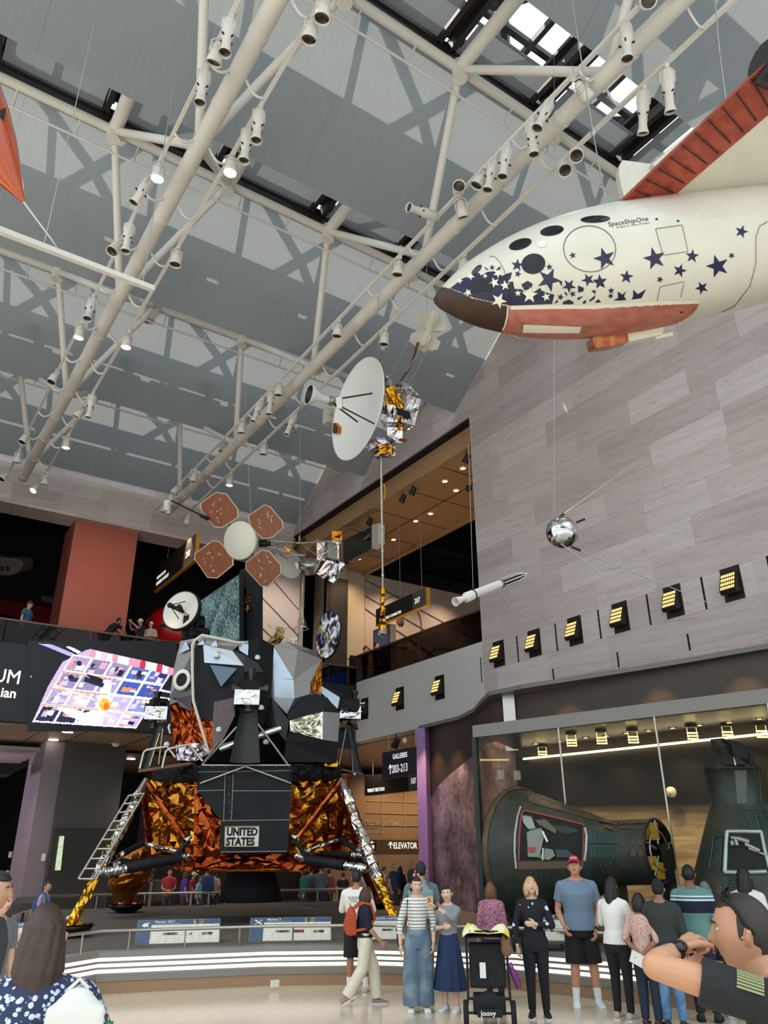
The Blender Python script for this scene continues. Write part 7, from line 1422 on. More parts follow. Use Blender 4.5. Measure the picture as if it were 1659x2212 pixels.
# lettering on the white tee
p = MB(); M5 = P5['M']; H5 = P5['H']
for s_, z, sz in (('SILBON', .755, .055), ('ESTD. 2009', .735, .026)):
    q = at(P5, (0, -.098, z)); xx = -(M5.to_3x3() @ V((-1, 0, 0))); bk = M5.to_3x3() @ V((0, -1, 0)); fm = Matrix(((xx.x, 0, bk.x, q.x), (xx.y, 0, bk.y, q.y), (xx.z, 1, bk.z, q.z), (0, 0, 0, 1))); text(p, s_, fm, sz, 1, 0, .002, 'CENTER')
p.build('lettering', m_dgrey, P5['o'])
ph = thing('smartphone', 'smartphone in a pale gold case held up by the woman in grey cardigan', 'phone', at(P4, (.06, .24, .86)))
MB().box(at(P4, (.075, .235, .865)), (.085, .012, .165), rot=Matrix.Rotation(atan2(at(P4, 0*V((1, 1, 1))).x, at(P4, V()).y)*-1, 3, 'Z')).build('case', mat('phone_gold', 'c9a27a', .3), ph)
for k in range(3): MB().ell(at(P4, (.075, .242, .865))+V((-.02+.02*(k % 2), -.008, .05-.02*k)), .009, 8, 6).build('camera_lens', m_black, ph)
def watch(P, i, lab):
    s_, e, w_ = P['A'][i]; M_ = P['M']; d = (w_-e).normalized(); q = e.lerp(w_, .93); o = thing('wristwatch', lab, 'watch', M_ @ q); r = .0158*P['H']; dw = M_.to_3x3() @ d
    MB().lathe([(r, -.012), (r+.004, -.012), (r+.004, .012), (r, .012)], 18, M_ @ q, dw).build('strap', m_black, o)
    out = (EYE-(M_ @ q)); out = (out-dw*out.dot(dw)).normalized(); MB().lathe([(.001, .01), (.02, .01), (.022, .0)], 16, M_ @ q+out*(r+.002), out).build('dial', mat('watch_dial', '15171a', .15), o)
watch(P2, 0, 'black wristwatch on the wrist of the man in red cap'); watch(P4, 0, 'dark smartwatch on the wrist raising the phone')
def backpack(P, m, lab, w=.3, h=.42, dp=.16, z=.7, m2=None, xo=0, sw=.022, sides=(-1, 1)):
    M_ = P['M']; H_ = P['H']; b0 = P['sp'](z)+V((xo, -.085*P['b']*H_-dp/2, 0)); o = thing('backpack', lab, 'backpack', M_ @ b0)
    p = MB(M_); p.ell(b0, (w/2*.9, dp/2, h/2), 16, 12); p.box(b0+V((0, .0, -h*.08)), (w*.96, dp*.92, h*.72)); remesh(p, 'bag', m, .016, 6, o)
    p = MB(M_); p.ell(b0+V((0, -dp*.42, -h*.16)), (w*.36, dp*.28, h*.22), 14, 10); p.build('front_pocket', m2 or m, o)
    for s in sides:
        b_ = P['b']; sh = P['sp'](.83)+V((s*.066*H_, 0, (.026+.02*(b_-1))*H_)); p = MB(M_); p.tube([b0+V((s*w*.28, dp*.3, h*.42)), sh+V((0, -.04*H_, .01)), sh+V((s*.012*H_, .05*b_*H_, -.012*H_)), P['sp'](.72)+V((s*.075*b_*H_, .09*b_*H_, 0)), P['sp'](.64)+V((s*.115*b_*H_, .0, 0)), b0+V((s*w*.4, dp*.3, -h*.3))], .009, 6, ry=[sw]*6); p.build('strap', m2 or m, o)
    p = MB(M_); p.tube([b0+V((-.035, 0, h*.45)), b0+V((0, -.02, h*.56)), b0+V((.035, 0, h*.45))], .008, 6); p.build('grab_loop', m2 or m, o)
    return o
backpack(P6, cloth('b04a26'), 'orange rucksack on the back of the woman in navy top', .26, .4, .16, .7); backpack(P8, cloth('7f9499'), 'large grey teal backpack on the person in the dark cap', .42, .55, .22, .7, m2=cloth('3d6a66')); backpack(P18, cloth('34557a'), 'small blue backpack on the boy in lilac shirt', .2, .3, .1, .69)
backpack(P15, cloth('d9d6cf'), 'white leather backpack on the woman in the floral dress', .23, .32, .1, .75, xo=.17, sw=.012, sides=())
bl_ = [P15['sp'](.71)+V((.03, -.25, 0)), P15['sp'](.65)+V((-.0, -.28, 0)), P15['sp'](.55)+V((-.01, -.28, 0)), P15['sp'](.4)+V((-.02, -.27, 0))]
p = MB(P15['M']); p.tube(bl_, [.05, .09, .1, .06], 14, ry=[.06, .12, .14, .1], smooth=True); p.ell(P15['sp'](.74)+V((.03, -.23, 0)), (.03, .03, .06)); o = thing('jacket', 'black jacket tied to the strap of the white backpack', 'jacket', P15['M'] @ bl_[1]); remesh(p, 'cloth', cloth('101216'), .014, 4, o)
p = MB(); q = P15['M'] @ (P15['sp'](.75)+V((.3, -.24, 0))); p.lathe([(.018, 0), (.018, .025), (.001, .026)], 14, q); o = thing('bottle', 'clear bottle with a green cap in the side pocket of the white backpack', 'bottle', q); p.build('cap', mat('bottle_green', '1f7a48', .4), o); p = MB(); p.lathe([(.001, -.16), (.03, -.16), (.032, -.05), (.014, 0)], 16, q); p.build('bottle_body', m_glass, o)
for s in (-1, 1): MB(P3['HT']).ell(V((s*.03, -.01, .135))*P3['k'], (.02, .012, .024), 10, 8).build('hair_bow', mat('bow_pink', 'd98c98', .6), P3['o'])
p = MB(P3['M']); H3 = P3['H']; p.tube([P3['sp'](.83)+V((.075*H3, -.02*H3, .02*H3)), P3['sp'](.78)+V((.085*H3, .065*H3, 0)), P3['sp'](.68)+V((.09*H3, .07*H3, 0)), P3['sp'](.55)+V((.13*H3, .0, 0))], .006, 6, ry=[.012]*4); o = thing('shoulder_bag', 'small black shoulder bag on the striped woman', 'bag', at(P3, (.13, 0, .55))); p.build('strap', m_black, o); p = MB(P3['M']); p.ell(P3['sp'](.53)+V((.15*H3, -.03*H3, 0)), (.04, .09, .11), 12, 8); p.build('pouch', cloth('15161a'), o)
p = MB(P1['M']); p.ell(V((.165, -.03, .5))*P1['H'], (.03, .07, .1), 12, 8); p.tube([V((.165, -.03, .55))*P1['H'], V((.06, -.07, .8))*P1['H']], .006, 6); tag(p.build('handbag', cloth('131318'), None, at(P1, (.165, -.03, .5))), 'small black handbag at the hip of the blonde woman', 'bag')
tag(MB(P10['M']).box(V((.0, -.16, .5))*P10['H'], (.2, .01, .14), rot=Matrix.Rotation(.4, 3, 'Y')).build('leaflet', m_white, None, at(P10, (0, -.16, .5))), 'folded white leaflet held by the woman in pink floral shirt', 'leaflet')
p = MB(P2['HT']); 
for k in range(3): p.lathe([(.011, 0), (.016, 0), (.016, .003), (.011, .003)], 12, V((-.03+.03*k, .098, .085))*P2['k'], (0, 1, .55), sy=1.3)
p.build('cap_emblem', m_white, P2['o'])
# ------------------------------------------------------------------ stroller
sg = PZ(1060, 2222, 0); to = -V((sg.x, sg.y, 0)).normalized(); rt_ = V((-to.y, to.x, 0)); SMt = Matrix(((rt_.x, -to.x, 0, sg.x), (rt_.y, -to.y, 0, sg.y), (0, 0, 1, 0), (0, 0, 0, 1)))     # x right, y away, z up
st = thing('stroller', 'black pushchair seen from behind with a yellow cloth over its handle', 'stroller', M=SMt)
m_sf = mat('stroller_fabric', '121316', .8, bump=(20, .3)); m_sfr = mat('stroller_frame', '2a2b2e', .4, .6)
for sx_2, y, r in ((-.29, 0, .15), (.29, 0, .15), (-.06, .75, .1), (.06, .75, .1)):
    p = MB(SMt); p.lathe([(r*.72, -.022), (r*.93, -.03), (r, -.015), (r, .015), (r*.93, .03), (r*.72, .022), (r*.72, -.022)], 30, (sx_2, y, r), (1, 0, 0)); w_ = p.build('wheel', m_black, st)
    p = MB(SMt); p.lathe([(.001, -.03), (.04, -.03), (.04, .03), (.001, .03)], 14, (sx_2, y, r), (1, 0, 0))
    for k in range(6): p.bar(V((sx_2, y, r)), V((sx_2, y+cos(k*pi/3)*r*.74, r+sin(k*pi/3)*r*.74)), .02, .015, (1, 0, 0))
    p.build('spokes', m_sfr, w_)
p = MB(SMt)
for s in (-1, 1): p.tube([(s*.29, 0, .15), (s*.26, .08, .3), (s*.25, -.02, .62), (s*.25, -.14, 1.0)], .016, 8); p.tube([(s*.26, .08, .3), (s*.1, .7, .2)], .016, 8)
p.tube([(-.29, 0, .16), (.29, 0, .16)], .014, 8); p.tube([(-.26, .06, .3), (.26, .06, .3)], .012, 8); p.build('frame', m_sfr, st)
p = MB(SMt); p.tube([(-.25, -.12, .96), (-.25, -.17, 1.03), (-.2, -.19, 1.05), (.2, -.19, 1.05), (.25, -.17, 1.03), (.25, -.12, .96)], .018, 10); p.build('handle', m_black, st)
p = MB(SMt); p.grid(lambda u, v: V((-.235+.47*u, .02-.06*v+.03*sin(pi*u)*-1, .42+.5*v)), 10, 8); p.grid(lambda u, v: V((-.235+.47*u, .28-.14*v, .42+.5*v)), 10, 8); p.box((0, .12, .66), (.45, .22, .48)); remesh(p, 'seat_back', m_sf, .016, 4, st)
p = MB(SMt); p.grid(lambda u, v: V((-.27+.54*u, -.08+.5*v, .93+.12*sin(pi*(.25+.7*v))*(1-.25*(2*u-1)**2))), 14, 10); p.grid(lambda u, v: V((-.27+.54*u, -.08+.5*v, .915+.12*sin(pi*(.25+.7*v))*(1-.25*(2*u-1)**2))), 14, 10); p.build('canopy', m_sf, st)
p = MB(SMt); p.box((0, .15, .24), (.4, .36, .2)); p.ell((0, .02, .28), (.14, .08, .12)); remesh(p, 'basket', m_sf, .016, 4, st)
p = MB(SMt); p.box((-.06, -.055, .62), (.075, .006, .17)); p.build('label_tag', m_white, st)
q = SMt @ V((-.11, -.08, .145)); p = MB(); text(p, 'joovy', Matrix(((rt_.x, 0, to.x, q.x), (rt_.y, 0, to.y, q.y), (0, 1, 0, q.z), (0, 0, 0, 1))), .075, 1.1, .002, .003); p.build('lettering', m_white, st)
p = MB(SMt); p.box((0, -.07, .17), (.3, .012, .09)); p.build('basket_panel', m_sf, st)
g = random.Random(4); p = MB(SMt); crumple(p, lambda u, v: (V((-.3+.6*u, -.22+.3*v, 1.045+.05*sin(3*u*pi)*sin(pi*v)+.045*sin(pi*v)-.11*max(0, abs(u-.5)-.38)*4)), V((0, 0, 1))), 18, 10, .014, 6, True); p.v += []
o = thing('cloth', 'bright yellow cloth with white edge draped over the stroller handle', 'cloth', SMt @ V((0, -.1, 1.06))); remesh_ = p.build('cloth_sheet', cloth('d8cf2a', 'e9e7c0', 6), o); so = remesh_.modifiers.new('s', 'SOLIDIFY'); so.thickness = .012; su = remesh_.modifiers.new('u', 'SUBSURF'); su.levels = su.render_levels = 1
p = MB(SMt); p.lathe([(.001, -.13), (.036, -.13), (.038, -.12), (.038, .06), (.03, .08), (.03, .13), (.001, .13)], 18, (.33, .02, .55), (-.35, 0, .9)); o = thing('bottle', 'purple bottle hooked on the right side of the stroller', 'bottle', SMt @ V((.33, .02, .55))); p.build('flask', mat('bottle_purple', '6a2a6a', .3, .3), o); p = MB(SMt); p.lathe([(.034, 0), (.034, .05), (.001, .052)], 16, V((.33, .02, .55))+V((-.35, 0, .9)).normalized()*.1, (-.35, 0, .9)); p.build('bottle_cap', mat('cap_violet', '8a4a90', .4), o)
p = MB(SMt); p.ell((.24, -.1, .93), (.06, .05, .1)); p.ell((.25, -.1, .85), (.07, .05, .08)); tag(remesh(p, 'pouch', cloth('7a5a3a'), .012, 3), 'brown pouch hanging from the right end of the stroller handle', 'bag')

# ------------------------------------------------------------------ man in the foreground
LN = .25; HF = 1.84; hy_, hz_ = (sin(LN)*.395+.012), (.53+.308*cos(LN)+.087)
def rel(x, y, z): return (x/HF, hy_+y/HF, hz_+z/HF)
PF = person('man in a black tee with sunglasses on his head and hands raised to his mouth', (1722, 1900), 1930, -92, build=1.2, skin_='bd8a6c', hair=('buzz', '2e221b'), top_=(cloth('1a1c1d'), 'short', .5, .014, 'tee_shirt'), pants=(cloth('2a2c30'), 'long', 1.0), shoes=('333333', 'dark'), dist=3.35, H=HF, lean=LN, headrot=(0, 2, 0), vox=.0055, cvox=.008,
    arms=((rel(-.28, .275, -.085), rel(-.16, .215, -.045)), (rel(.25, .24, -.15), rel(.09, .21, -.135))), shrug=(.025, .02), curl=(1.1, 1.0), hand_n=((-.6, .5, .6), (.6, .5, -.3)))
watch(PF, 0, 'big black round watch on the raised wrist of the man in the foreground')
k = PF['k']; HTf = PF['HT']; o = thing('sunglasses', 'dark sunglasses pushed up on the head of the man in the foreground', 'sunglasses', HTf @ (V((0, .03, .12))*k))
for s in (-1, 1):
    p = MB(HTf); p.grid(lambda u, v: V((s*(.008+.056*u), .052+.012*sin(pi*u)-.022*v, .128-.028*u*u-.012*sin(pi*v)+.004))*k, 8, 6); p.grid(lambda u, v: V((s*(.008+.056*u), .052+.012*sin(pi*u)-.022*v, .125-.028*u*u-.012*sin(pi*v)+.004))*k, 8, 6); p.build('lens', mat('sunglass_lens', '241a17', .08, .2), o)
    p = MB(HTf); p.tube([V((s*.066, .04, .1))*k, V((s*.078, .015, .075))*k, V((s*.083, -.012, .03))*k, V((s*.08, -.035, .005))*k], [.004*k]*4, 6, ry=[.007*k]*4); p.build('temple_arm', m_black, o)
p = MB(HTf); p.tube([V((-.012, .058, .128))*k, V((.012, .058, .128))*k], .004*k, 6); p.build('bridge', m_black, o)
p = MB(HTf)
for s in (-1, 1): p.tube([V((s*(.0735+.0045*sin(t_)), -.012-.016*cos(t_), .004-.03*sin(t_*.5+.2)*1.0+.018))*k for t_ in (0, .8, 1.6, 2.4, 3.1)], .005*k, 6)
p.build('ear_fold', skin('bd8a6c'), PF['o'])
s_, e, w_ = PF['A'][0]; d = (e-s_).normalized(); p = MB(PF['M']); tc__ = (PF['M'].inverted() @ EYE)-s_; tc__ = (tc__-d*tc__.dot(d)).normalized(); up_ = V((0, 0, 1))-d*d.z; up_.normalize(); n0 = (tc__*.75+up_*.65).normalized(); n1 = d.cross(n0)
r_ = .0285*HF*1.095+.014*HF*.45+.004
for i in range(7): a_ = -.42+.14*i; n = n0*cos(a_)+n1*sin(a_); p.bar(s_+d*.05+n*r_, s_+d*.13+n*(r_+.001), .007, .003, n)
p.build('sleeve_flag', mat('flag_olive', '8f8f68', .8), PF['o'])
bkp = MB(PF['M']); 
def bkf(u, v): z = .62+.14*v; q = PF['sp'](z); w, dd = .075*1.2*HF, .066*1.2*HF+.014*HF+.004; a_ = -.75+1.5*u; return V((q.x+sin(a_)*(w+.02), q.y-cos(a_)*dd*1.0, q.z))
bkp.grid(bkf, 12, 8); bkp.build('back_print', m_camo, PF['o'])
p = MB(HTf); p.tube([V((0, .096, -.052))*k, V((-.018, .092, -.055))*k], .004*k, 6); p.build('mouth', mat('mouth_dark', '4a1f1c', .5), PF['o'])
# ------------------------------------------------------------------ capsules in the showcase
def caster(M_, radf, t0, t1):
    MI = M_.inverted()
    def hit(px, py, off=.006):
        r = ray(px, py); t = t0
        def ins(t): q = MI @ (EYE+r*t); return q.y*q.y+q.z*q.z < radf(q.x)**2
        while t < t1 and not ins(t): t += .03
        if t >= t1: return None
        a, b = t-.03, t
        for _ in range(16):
            m = (a+b)/2
            if ins(m): b = m
            else: a = m
        q = MI @ (EYE+r*b); n = (M_.to_3x3() @ V((0, q.y, q.z))).normalized(); return EYE+r*b+n*off
    return hit
def patch_on(hit, mb, pts, off=.006, cuts=2):
    bm = bmesh.new(); f = bm.faces.new([bm.verts.new((x, y, 0)) for x, y in pts]); bmesh.ops.triangulate(bm, faces=[f])
    if cuts: bmesh.ops.subdivide_edges(bm, edges=bm.edges, cuts=cuts, use_grid_fill=True)
    h = {v: hit(v.co.x, v.co.y, off) for v in bm.verts}; vs = [v for v in bm.verts if h[v] is not None]; ix = {v: i for i, v in enumerate(vs)}
    mb.add([h[v] for v in vs], [tuple(ix[v] for v in f.verts) for f in bm.faces if all(v in ix for v in f.verts)], True); bm.free()
def tube_on(hit, mb, pts, r, off=.01, n=8):
    q = [hit(x, y, off) for x, y in pts]; q = [v for v in q if v is not None]
    if len(q) > 1: mb.tube(q, r, n)
m_cap = mat('capsule_dark', '26302d', .5, .3, noise_=(5, '3a3a30', .4, .65)); m_capb = mat('capsule_brown', '46372a', .5, .3, noise_=(6, '5d4a34', .4, .65)); m_caprib = mat('capsule_green', '2f4642', .45, .3); m_capin = mat('capsule_inside', '0c0e0e', .8); m_seat = mat('seat_grey', '7d8576', .6); m_redtrim = mat('hatch_red', '8a3a2a', .5)
gs, ge = PD(1128, 1850, 14.1), PD(1424, 1838, 12.35); gx = (ge-gs).normalized(); GL = (ge-gs).length; GM = frame(gs, gx, (0, 0, 1))
GP = [(-.12, .02), (-.1, .5), (-.04, .95), (0, 1.13), (.06, 1.18), (.12, 1.15), (GL*.2, 1.02), (GL*.66, .54), (GL*.68, .5), (GL, .485)]
def grad(x):
    if x <= GP[0][0] or x >= GP[-1][0]: return 0
    for (a, ra_), (b, rb_) in zip(GP[:-1], GP[1:]):
        if a <= x <= b: return ra_+(rb_-ra_)*(x-a)/(b-a)
gh = caster(GM, grad, 9.5, 16)
gem = thing('space_capsule', 'dark cone shaped capsule lying on its side with an open hatch in the showcase', 'space capsule', gs)
p = MB(GM); p.lathe([(r, x) for x, r in GP[:-1]]+[(.485, GL)], 64, (0, 0, 0), (1, 0, 0)); p.build('shell', m_cap, gem)
p = MB(GM); p.lathe([(1.19, .02), (1.21, .06), (1.2, .11), (1.16, .13)], 64, (0, 0, 0), (1, 0, 0)); p.build('heat_shield_rim', m_capb, gem)
p = MB(GM); p.lathe([(.49, GL-.02), (.5, GL+.0), (.47, GL+.03), (.4, GL-.1), (.36, GL-.25), (.001, GL-.25)], 40, (0, 0, 0), (1, 0, 0)); p.build('nose_ring', m_dkmetal, gem)
z5 = lambda x, y: (1040+x/5.352, 1560+y/5.352)
z6 = lambda x, y: (1340+x/5.2, 1560+y/5.2)
p = MB(); patch_on(gh, p, [z5(*q) for q in ((540, 870), (700, 790), (1000, 900), (1560, 1140), (1590, 1200), (1240, 1120), (560, 930))], .008, 2); p.build('upper_panel', m_capb, gem)
p = MB(); patch_on(gh, p, [z5(*q) for q in ((470, 1075), (520, 1045), (1185, 1200), (1180, 1590), (445, 1590))], .012, 2); p.build('hatch_opening', m_capin, gem)
hp = [z5(*q) for q in ((440, 1600), (450, 1300), (468, 1080), (490, 1045), (525, 1035), (800, 1100), (1190, 1195), (1192, 1400), (1180, 1605))]
p = MB(); tube_on(gh, p, hp, .018, .02); p.build('hatch_trim', m_redtrim, gem)
p = MB(); tube_on(gh, p, [z5(*q) for q in ((410, 1690), (392, 1500), (395, 1300), (425, 1100), (460, 990))], .022, .02); tube_on(gh, p, [z5(*q) for q in ((1205, 1235), (1225, 1330), (1215, 1500), (1200, 1600))], .025, .02); p.build('hatch_frame', mat('hatch_pale', 'a8aaa0', .4, .5), gem)
def block(pts, off, th, m, name):
    q = [gh(*z5(*k), off) for k in pts]; p = MB(); p.slab(q, gx.cross(V((0, 0, 1)))*-th if False else -(CF*1.0)*-th); return p.build(name, m, gem)
block(((548, 1310), (600, 1270), (720, 1260), (745, 1330), (690, 1560), (560, 1555)), .05, .12, m_seat, 'seat'); block(((490, 1110), (600, 1130), (640, 1240), (560, 1250), (500, 1180)), .04, .1, mat('seat_pale', '8f9a8c', .6), 'headrest'); block(((690, 1570), (760, 1470), (850, 1490), (872, 1540), (800, 1590)), .05, .1, m_seat, 'seat_pan')
block(((640, 1160), (760, 1150), (880, 1260), (870, 1300), (700, 1210)), .03, .1, mat('bundle_khaki', '5a5a48', .8), 'bundle'); block(((575, 1460), (648, 1455), (640, 1500), (575, 1500)), .065, .02, mat('label_red', 'b52a2a', .6), 'warning_label'); block(((870, 1480), (1000, 1480), (1110, 1560), (880, 1560)), .03, .08, mat('console_teal', '33413f', .6), 'console')
p = MB(); p.tube([gh(*z5(*q), .09) for q in ((740, 1290), (790, 1380), (800, 1400))], .02, 6); p.tube([gh(*z5(*q), .07) for q in ((740, 1460), (735, 1590))], .012, 6); p.build('harness', m_white, gem)
for row, (y0, y1) in enumerate(((1245, 1410), (1440, 1565))):
    for i in range(14):
        x = 1245+i*24; q = [z5(x+(4 if row else 0), y0+i*4*(1-row)), z5(x+10, y1+i*0)]; p = MB(); tube_on(gh, p, q, .022, .0, 6); p.build('corrugation', m_caprib, gem)
for i in range(16):
    q = [z5(560+i*62, 1715-i*6), z5(580+i*62, 1800-i*10)]; p = MB(); tube_on(gh, p, q, .022, .0, 6)
    if p.v: p.build('corrugation', m_caprib, gem)
p = MB(); patch_on(gh, p, [z5(*q) for q in ((420, 1610), (1190, 1610), (1180, 1690), (430, 1700))], .01, 2); p.build('sill_panel', mat('sill_olive', '55503f', .6, noise_=(8, '6d4030', .5, .6)), gem)
for x, y in ((1460, 1228), (1500, 1245)): p = MB(); tube_on(gh, p, [z5(x-18, y-14), z5(x+18, y+2)], .016, .02); p.build('vent_slot', mat('brass', 'b09040', .3, .8), gem)
for x, y in ((128, 1352), (218, 1350), (140, 1478), (228, 1485)):
    q = gh(*z6(x, y), .0); 
    if q: n = (q-(gs+gx*(q-gs).dot(gx))).normalized(); p = MB(); p.lathe([(.03, .006), (.05, .01), (.055, .0)], 14, q, n); p.lathe([(.001, .004), (.032, .004)], 14, q, n); p.build('thruster_port', m_capb, gem)
p = MB(); tube_on(gh, p, [z6(0, 1145), z6(300, 1130)], .02, .01); tube_on(gh, p, [z6(0, 1195), z6(290, 1185)], .02, .01); tube_on(gh, p, [z6(-120, 1440), z6(280, 1412)], .012, .01); p.build('nose_rails', m_capb, gem)
ec = gs+gx*GL; eu = (V((0, 0, 1))-gx*gx.z).normalized(); ev = gx.cross(eu); p = MB()
for a in range(5): d = eu*cos(a*1.25)+ev*sin(a*1.25); p.tube([ec+d*.1, ec+d*.46], .02, 6)
p.tube([ec+(eu*cos(t_*pi/8)+ev*sin(t_*pi/8))*.3 for t_ in range(16)], .02, 6, closed=True); p.build('nose_struts', m_steel, gem)
for a, s in ((.2, .13), (2.9, .12), (2.2, .1)): d = (eu*cos(a)+ev*sin(a)); p = MB(); foil_box(p, ec+d*.3-gx*.06, eu*s, ev*s, gx*.07, .02, 3, int(a*10)); p.build('yellow_bundle', mat('bundle_yellow', 'b58a1c', .5), gem)
MB().bar(gs+gx*.5-V((0, 0, 1.0)), (*(gs+gx*.5).to_tuple()[:2], ZD+.06), .6, .1, (gx.x, gx.y, 0)).build('cradle', m_dkmetal, gem); MB().bar(gs+gx*1.9-V((0, 0, .5)), (*(gs+gx*1.9).to_tuple()[:2], ZD+.06), .4, .1, (gx.x, gx.y, 0)).build('cradle', m_dkmetal, gem)
bk_ = MB(); bk_.slab([PD(x, y, 12.3) for x, y in ((1428, 1838), (1450, 1832), (1470, 1960), (1440, 1960))], CF*.2); bk_.build('display_fin', mat('fin_olive', '23251c', .5), gem)
# upright capsule
mc = PD(1606, 1800, 11.75); mx, my = mc.x, mc.y; md = sqrt(mx*mx+my*my)
def zat(py, px=1600): r = ray(px, py); return EYE.z+r.z*md/sqrt(r.x**2+r.y**2)
ZT_, ZK = zat(1657), zat(1741); ZBm = ZK-1.3
mer = thing('space_capsule', 'dark bell shaped capsule standing upright at the right end of the showcase', 'space capsule', (mx, my, ZD+.08))
MM = Matrix(((0, 1, 0, mx), (0, 0, 1, my), (1, 0, 0, 0), (0, 0, 0, 1)))
MP = [(ZBm-.12, .3), (ZBm-.08, .8), (ZBm, .95), (ZBm+.03, .94), (ZK-.02, .43), (ZK, .41), (ZT_-.06, .41), (ZT_-.05, .43), (ZT_, .42)]
def mrad(x):
    if x <= MP[0][0] or x >= MP[-1][0]: return 0
    for (a, ra_), (b, rb_) in zip(MP[:-1], MP[1:]):
        if a <= x <= b: return ra_+(rb_-ra_)*(x-a)/(b-a)
mh = caster(MM, mrad, 9, 14)
p = MB(); p.lathe([(.001, MP[0][0])]+[(r, z) for z, r in MP]+[(.001, ZT_)], 56, (mx, my, 0)); p.build('shell', m_cap, mer)
p = MB(); p.lathe([(.425, ZT_-.06), (.44, ZT_-.04), (.43, ZT_+.005), (.36, ZT_+.01)], 48, (mx, my, 0)); p.build('top_ring', m_dkmetal, mer)
p = MB()
for px in (1565, 1587, 1612, 1640): tube_on(mh, p, [(px, 1664), (px+3, 1738)], .008, .004, 6)
p.build('seam_strip', m_caprib, mer)
p = MB(); patch_on(mh, p, [(1588, 1664), (1612, 1664), (1616, 1736), (1592, 1736)], .006, 1); p.build('pale_panel', mat('cap_pale', '4c564c', .5, .3), mer); p = MB(); patch_on(mh, p, [(1645, 1664), (1655, 1666), (1660, 1736), (1650, 1736)], .006, 1); p.build('pale_panel', mat('cap_pale', '4c564c', .5, .3), mer)
for c in range(6):
    for k in range(9):
        px = 1592+c*15+k*1.4; py = 1748+k*5
        if 1600 < px < 1659: p = MB(); tube_on(mh, p, [(px-5, py), (px+5, py+.4)], .012, .004, 6); (p.build('shingle', m_caprib, mer) if p.v else None)
for c in range(4):
    for k in range(16):
        px = 1578+c*9-k*.5; py = 1890+k*5; p = MB(); tube_on(mh, p, [(px-3.5, py), (px+3.5, py)], .01, .004, 6); (p.build('shingle', m_caprib, mer) if p.v and c < 2 else None)
p = MB(); patch_on(mh, p, [z6(*q) for q in ((1225, 1262), (1550, 1262), (1650, 1660), (1215, 1672))], .012, 2); p.build('window_opening', m_capin, mer)
p = MB(); fr_ = [z6(*q) for q in ((1200, 1225), (1570, 1225))]; tube_on(mh, p, [z6(1200, 1230), z6(1390, 1228), z6(1575, 1232)], .035, .015); tube_on(mh, p, [z6(1203, 1230), z6(1190, 1450), z6(1180, 1690)], .035, .015); tube_on(mh, p, [z6(1180, 1690), z6(1400, 1690), z6(1640, 1680)], .035, .015); tube_on(mh, p, [z6(1575, 1232), z6(1620, 1450), z6(1680, 1680)], .03, .015); p.build('window_frame', mat('frame_silver', '9aa5a0', .3, .7), mer)
p = MB()
for a, b, r in (((1255, 1300), (1350, 1310), .03), ((1330, 1310), (1450, 1350), .04), ((1400, 1370), (1560, 1450), .035), ((1300, 1320), (1320, 1390), .03), ((1260, 1340), (1270, 1390), .03), ((1440, 1420), (1640, 1500), .02)): tube_on(mh, p, [z6(*a), z6(*b)], r, .03)
p.build('inner_pipes', mat('pipe_silver', '8d918e', .3, .7), mer)
p = MB(); tube_on(mh, p, [z6(1055, 1290), z6(1005, 1660)], .012, .01); tube_on(mh, p, [z6(1055, 1290), z6(1150, 1280), z6(1125, 1660)], .012, .01); p.build('side_window', m_caprib, mer)
p = MB(); p.slab([PD(*z6(x, y), 11.6) for x, y in ((1120, 268), (1250, 256), (1270, 385), (1140, 402))], CF*.35); p.slab([PD(*z6(x, y), 11.5) for x, y in ((1250, 256), (1432, 296), (1440, 420), (1272, 385))], CF*.35); p.slab([PD(*z6(x, y), 11.5) for x, y in ((1432, 296), (1470, 306), (1520, 492), (1462, 496))], CF*.35); p.build('antenna_fairing', mat('fairing_black', '131716', .4), mer)
for x in (1275, 1460): p = MB(); a, b = PD(*z6(x, 380), 11.7), PD(*z6(x, 380), 11.7); p.tube([a, (a.x, a.y, ZT_-.02)], .02, 6); p.build('fairing_leg', m_steel, mer)
p = MB(); p.tube([PD(*z6(x, y), 11.8) for x, y in ((1100, 500), (1100, 440), (1070, 400), (1085, 395), (1100, 420))], .008, 5); p.tube([PD(*z6(x, y), 11.8) for x, y in ((1065, 430), (1180, 455))], .008, 5); p.build('wire_antenna', m_capb, mer)
MB().lathe([(.6, ZD+.07), (.62, ZBm+.0)], 24, (mx, my, 0), cap=True).build('stand', m_dkmetal, mer)
# ------------------------------------------------------------------ upper floor displays
t = NT('moonscape'); x, y, z = t.xyz(); n1 = t.n('TexNoise', i_Vector=t.tc, i_Scale=9.0, i_Detail=8); n2 = t.n('TexNoise', i_Vector=t.tc, i_Scale=1.2, i_Detail=2)
c = t.mix(.35, t.ramp(n1.outputs['Fac'], [(.35, '0d2a2c'), (.5, '3f7070'), (.65, 'b5d6d0')]), t.ramp(n2.outputs['Fac'], [(.4, '16383a'), (.65, '9fc6c2')])); t.l(c, t.b.inputs['Emission Color']); t.b.inputs['Emission Strength'].default_value = .55; t.b.inputs['Base Color'].default_value = (.01, .02, .02, 1)
XS = 11.75*S; o = thing('projection_screen', 'tall teal screen showing a rocky lunar landscape', 'screen', PX(470, 1320, XS))
q = [PX(*k, XS) for k in ((433, 1298), (515, 1243), (516, 1382), (430, 1382))]; MB().slab(q, (.06, 0, 0)).build('picture', t.m, o); p = MB(); p.slab([PX(*k, XS+.02) for k in ((428, 1298), (518, 1238), (519, 1390), (428, 1390))], (.15, 0, 0)); p.build('frame', m_black, o)
